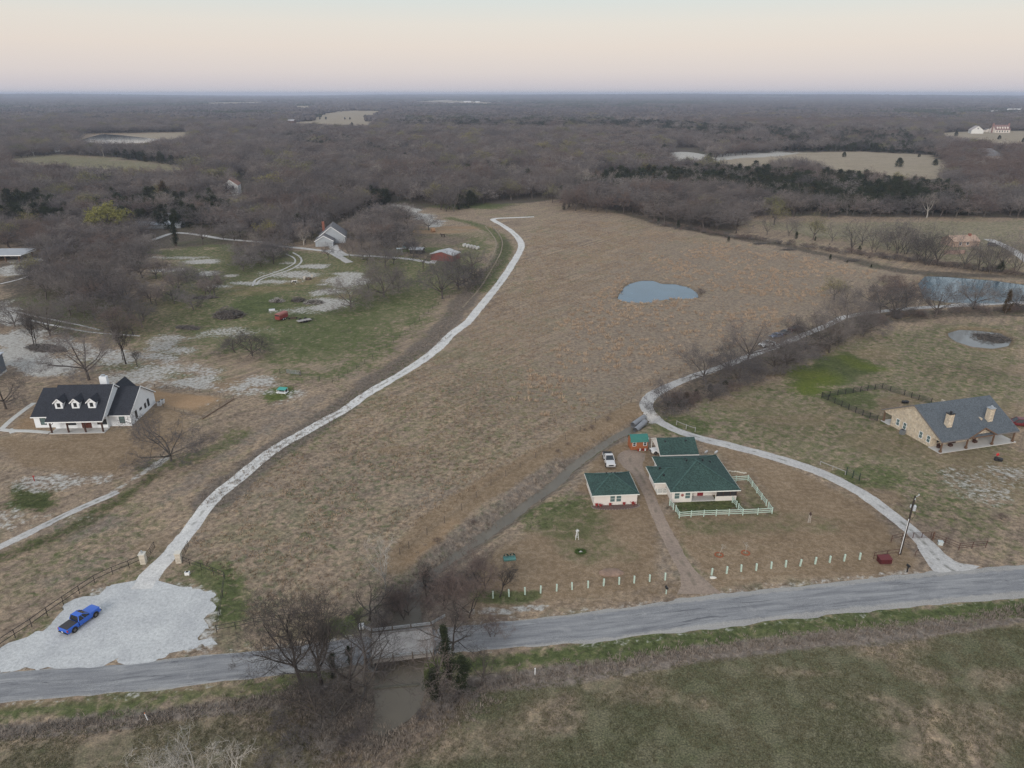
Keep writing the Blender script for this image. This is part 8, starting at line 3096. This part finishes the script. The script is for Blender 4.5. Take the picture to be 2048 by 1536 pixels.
M_dbr = paint('dead_limbs', (.13, .115, .105), .9, .4, 2)
M_pbr = paint('bleached_limbs', (.30, .28, .26), .9, .4, 2)
brush('long dark brush pile on the white rock at the left', 92, 698, 7.5, 2.8, 1.6, 700, M_dbr)
brush('large round heap of dead limbs on the green pasture', 458, 633, 5.5, 4.0, 3.6, 1100, M_dbr)
brush('dark fallen tree limbs above the round heap', 410, 596, 5.0, 2.0, 1.3, 300, M_dbr)
brush('small speckled brush pile, leftmost of three by the white rock strips', 555, 603, 2.9, 2.0, 1.5, 380, M_pbr)
brush('small dark brush pile, middle of three by the white rock strips', 596, 602, 2.6, 1.8, 1.7, 380, M_dbr)
brush('speckled brush pile, rightmost of three by the white rock strips', 628, 606, 3.8, 2.4, 1.6, 480, M_pbr)
brush('low scattered dead limbs left of the leaning tree', 375, 656, 4.5, 2.0, .9, 260, M_dbr)
brush('tangle of dead branches in the small round pond', 1983, 680, 7.0, 4.6, 2.4, 900, M_dbr)
brush('dark brush on the near bank of the tussock field, left of three', 1519, 488, 3.8, 1.6, 1.0, 200, M_dbr)
brush('dark brush on the near bank of the tussock field, middle of three', 1578, 500, 4.2, 1.6, 1.0, 200, M_dbr)
brush('dark brush on the near bank of the tussock field, right of three', 1704, 522, 4.2, 1.6, 1.0, 200, M_dbr)
e = small('stock_tank', 'small white trough on the green pasture left of the red trailer', 'trough', 544, 621, RAD(15))
mb = MB()
mb.box(-1.0, 1.0, -.5, .5, -.1, .55)
mb.build('tank', paint('white_tub', (.6, .62, .66), .5, .08), e, bevel=.1)
mb = MB()
mb.box(-.85, .85, -.36, .36, .53, .57)
mb.build('water', M_lgrey, e)

# ------------------------------------------------------------ grass: tussocks and weeds, uncountable
def tufts(name, pts, h_, mat, nb=9, w_=.12, seed=1, spread=.28):
    r_ = np.random.RandomState(seed)
    pts = np.asarray(pts)
    n = len(pts)
    z = gz(pts[:, 0], pts[:, 1])
    h_ = np.broadcast_to(h_, (n,))
    P = np.repeat(np.stack([pts[:, 0], pts[:, 1], z - .03], 1), nb, 0)
    H = np.repeat(h_, nb) * r_.uniform(.6, 1.15, n * nb)
    an = r_.uniform(0, 6.283, n * nb)
    ro = np.sqrt(r_.uniform(0, 1, n * nb)) * spread * np.repeat(h_, nb) / .5
    P[:, 0] += np.cos(an) * ro
    P[:, 1] += np.sin(an) * ro
    out = r_.uniform(.2, .75, n * nb) * H
    T_ = P + np.stack([np.cos(an) * out, np.sin(an) * out, H], 1)
    sx = r_.normal(0, 1, (n * nb, 3))
    sx[:, 2] *= .2
    sx /= np.linalg.norm(sx, axis=1)[:, None]
    ww = (w_ * r_.uniform(.6, 1.4, n * nb))[:, None]
    V = np.concatenate([P - sx * ww, P + sx * ww, T_], 1).reshape(-1, 3)
    F_ = np.arange(len(V)).reshape(-1, 3)
    o = link(name, np_mesh(name, V, F_, mat))
    tag(o, kind='stuff')
    return o


def grass_mat(name, cols):
    m, t, b = newmat(name)
    g = t.n('ShaderNodeNewGeometry').outputs['Position']
    f = t.math('ADD', t.math('MULTIPLY', t.noise(.06, 3, .6, g), .6), t.math('MULTIPLY', t.noise(1.1, 3, .7, g), .4))
    n = len(cols)
    t.l(t.ramp(f, [(.3 + .4 * i / (n - 1), c) for i, c in enumerate(cols)]), b.inputs['Base Color'])
    b.inputs['Roughness'].default_value = .95
    b.inputs['Specular IOR Level'].default_value = .05
    return m


def region_pts(poly, n, seed, clump=0.0, cs=9.0):
    P = atn(poly)
    r_ = np.random.RandomState(seed)
    x = r_.uniform(P[:, 0].min(), P[:, 0].max(), n * 4)
    y = r_.uniform(P[:, 1].min(), P[:, 1].max(), n * 4)
    m = inside(x, y, [tuple(q) for q in P])
    if clump: m &= fbm(x, y, cs, seed % 17 + 3) > clump
    x, y = x[m][:n], y[m][:n]
    return np.stack([x, y], 1)


M_tus = grass_mat('tussock_straw', [(.30, .215, .155), (.37, .27, .19), (.43, .325, .235), (.34, .245, .17)])
TUS = [(1010, 850), (1050, 740), (1120, 640), (1230, 560), (1330, 480), (1500, 490), (1760, 545), (1690, 600), (1600, 650), (1480, 690), (1330, 745), (1200, 800), (1080, 850)]
_tx, _ty = scatter(TUS, 2.7, 88, .5)
_k = (fbm(_tx, _ty, 16, 5) + nrs.uniform(-.20, .20, len(_tx))) > .54
q1 = np.stack([_tx[_k], _ty[_k]], 1)
q1 = q1[~np.logical_or.reduce([inside(q1[:, 0], q1[:, 1], P_) for P_ in PONDS])]
tufts('tussock_grass', q1, np.random.RandomState(3).uniform(.45, 1.0, len(q1)), M_tus, 26, .10, 5, .50)
FIELD = [(380, 1080), (560, 920), (760, 790), (900, 690), (1010, 580), (1060, 480), (1090, 440), (1250, 445), (1500, 500), (1720, 545), (1500, 680), (1270, 790), (1100, 890), (950, 985), (800, 1100), (640, 1230), (480, 1240)]
M_fld = grass_mat('field_straw', [(.20, .155, .115), (.27, .205, .15), (.335, .255, .18), (.22, .185, .12)])
q2 = region_pts(FIELD, 26000, 9, .44, 6)
q2 = q2[~(inside(q2[:, 0], q2[:, 1], [tuple(w_) for w_ in atn(TUS)]) & (np.arange(len(q2)) % 3 > 0))]
tufts('dry_grass', q2, np.random.RandomState(4).uniform(.16, .42, len(q2)), M_fld, 6, .09, 7, .4)
M_weed = grass_mat('dry_weeds', [(.19, .16, .136), (.26, .22, .186), (.33, .28, .235)])


def along(px_pts, w, n, seed):
    C = spline([tuple(at(*p)) for p in px_pts], 1.0)
    r_ = np.random.RandomState(seed)
    i = r_.randint(0, len(C), n)
    return C[i, :2] + r_.normal(0, 1, (n, 2)) * w * .5


wd_ = [along([(880, 1378), (1000, 1364), (1348, 1310), (1655, 1274), (1895, 1250), (2080, 1218)], 1.6, 1600, 1), along([(-20, 1469), (205, 1443), (342, 1430), (461, 1410), (600, 1390)], 1.4, 650, 2),
       along([(1240, 862), (1150, 905), (1040, 990), (940, 1065), (860, 1128), (815, 1180)], 2.6, 500, 3), along([(420, 1010), (500, 935), (640, 845), (760, 755), (870, 672), (950, 575), (1000, 520)], 3.6, 1800, 4),
       along([(1330, 830), (1420, 790), (1540, 735), (1660, 690), (1760, 650)], 3.0, 900, 6), along([(760, 1500), (860, 1440), (960, 1400)], 3, 500, 8), along([(600, 1400), (680, 1440), (700, 1520)], 6, 1200, 9)]
wd_ = np.concatenate(wd_)
tufts('dry_weeds', wd_, np.random.RandomState(5).uniform(.2, .55, len(wd_)), M_weed, 9, .05, 11, .3)
M_gr = grass_mat('pasture_grass', [(.085, .088, .045), (.12, .115, .062), (.17, .15, .092), (.10, .105, .05)])
FG = [(880, 1440), (960, 1385), (1348, 1325), (1700, 1292), (2150, 1240), (2150, 1640), (500, 1640), (760, 1540)]
q3 = region_pts(FG, 30000, 13, .40, 2.5)
tufts('pasture_grass', q3, np.random.RandomState(6).uniform(.10, .22, len(q3)), M_gr, 6, .035, 13, .5)
q4 = region_pts([(-60, 1480), (460, 1425), (640, 1400), (690, 1500), (620, 1640), (-100, 1640)], 9000, 15, .40, 2.5)
tufts('pasture_grass', q4, np.random.RandomState(7).uniform(.10, .26, len(q4)), M_gr, 6, .035, 15, .5)
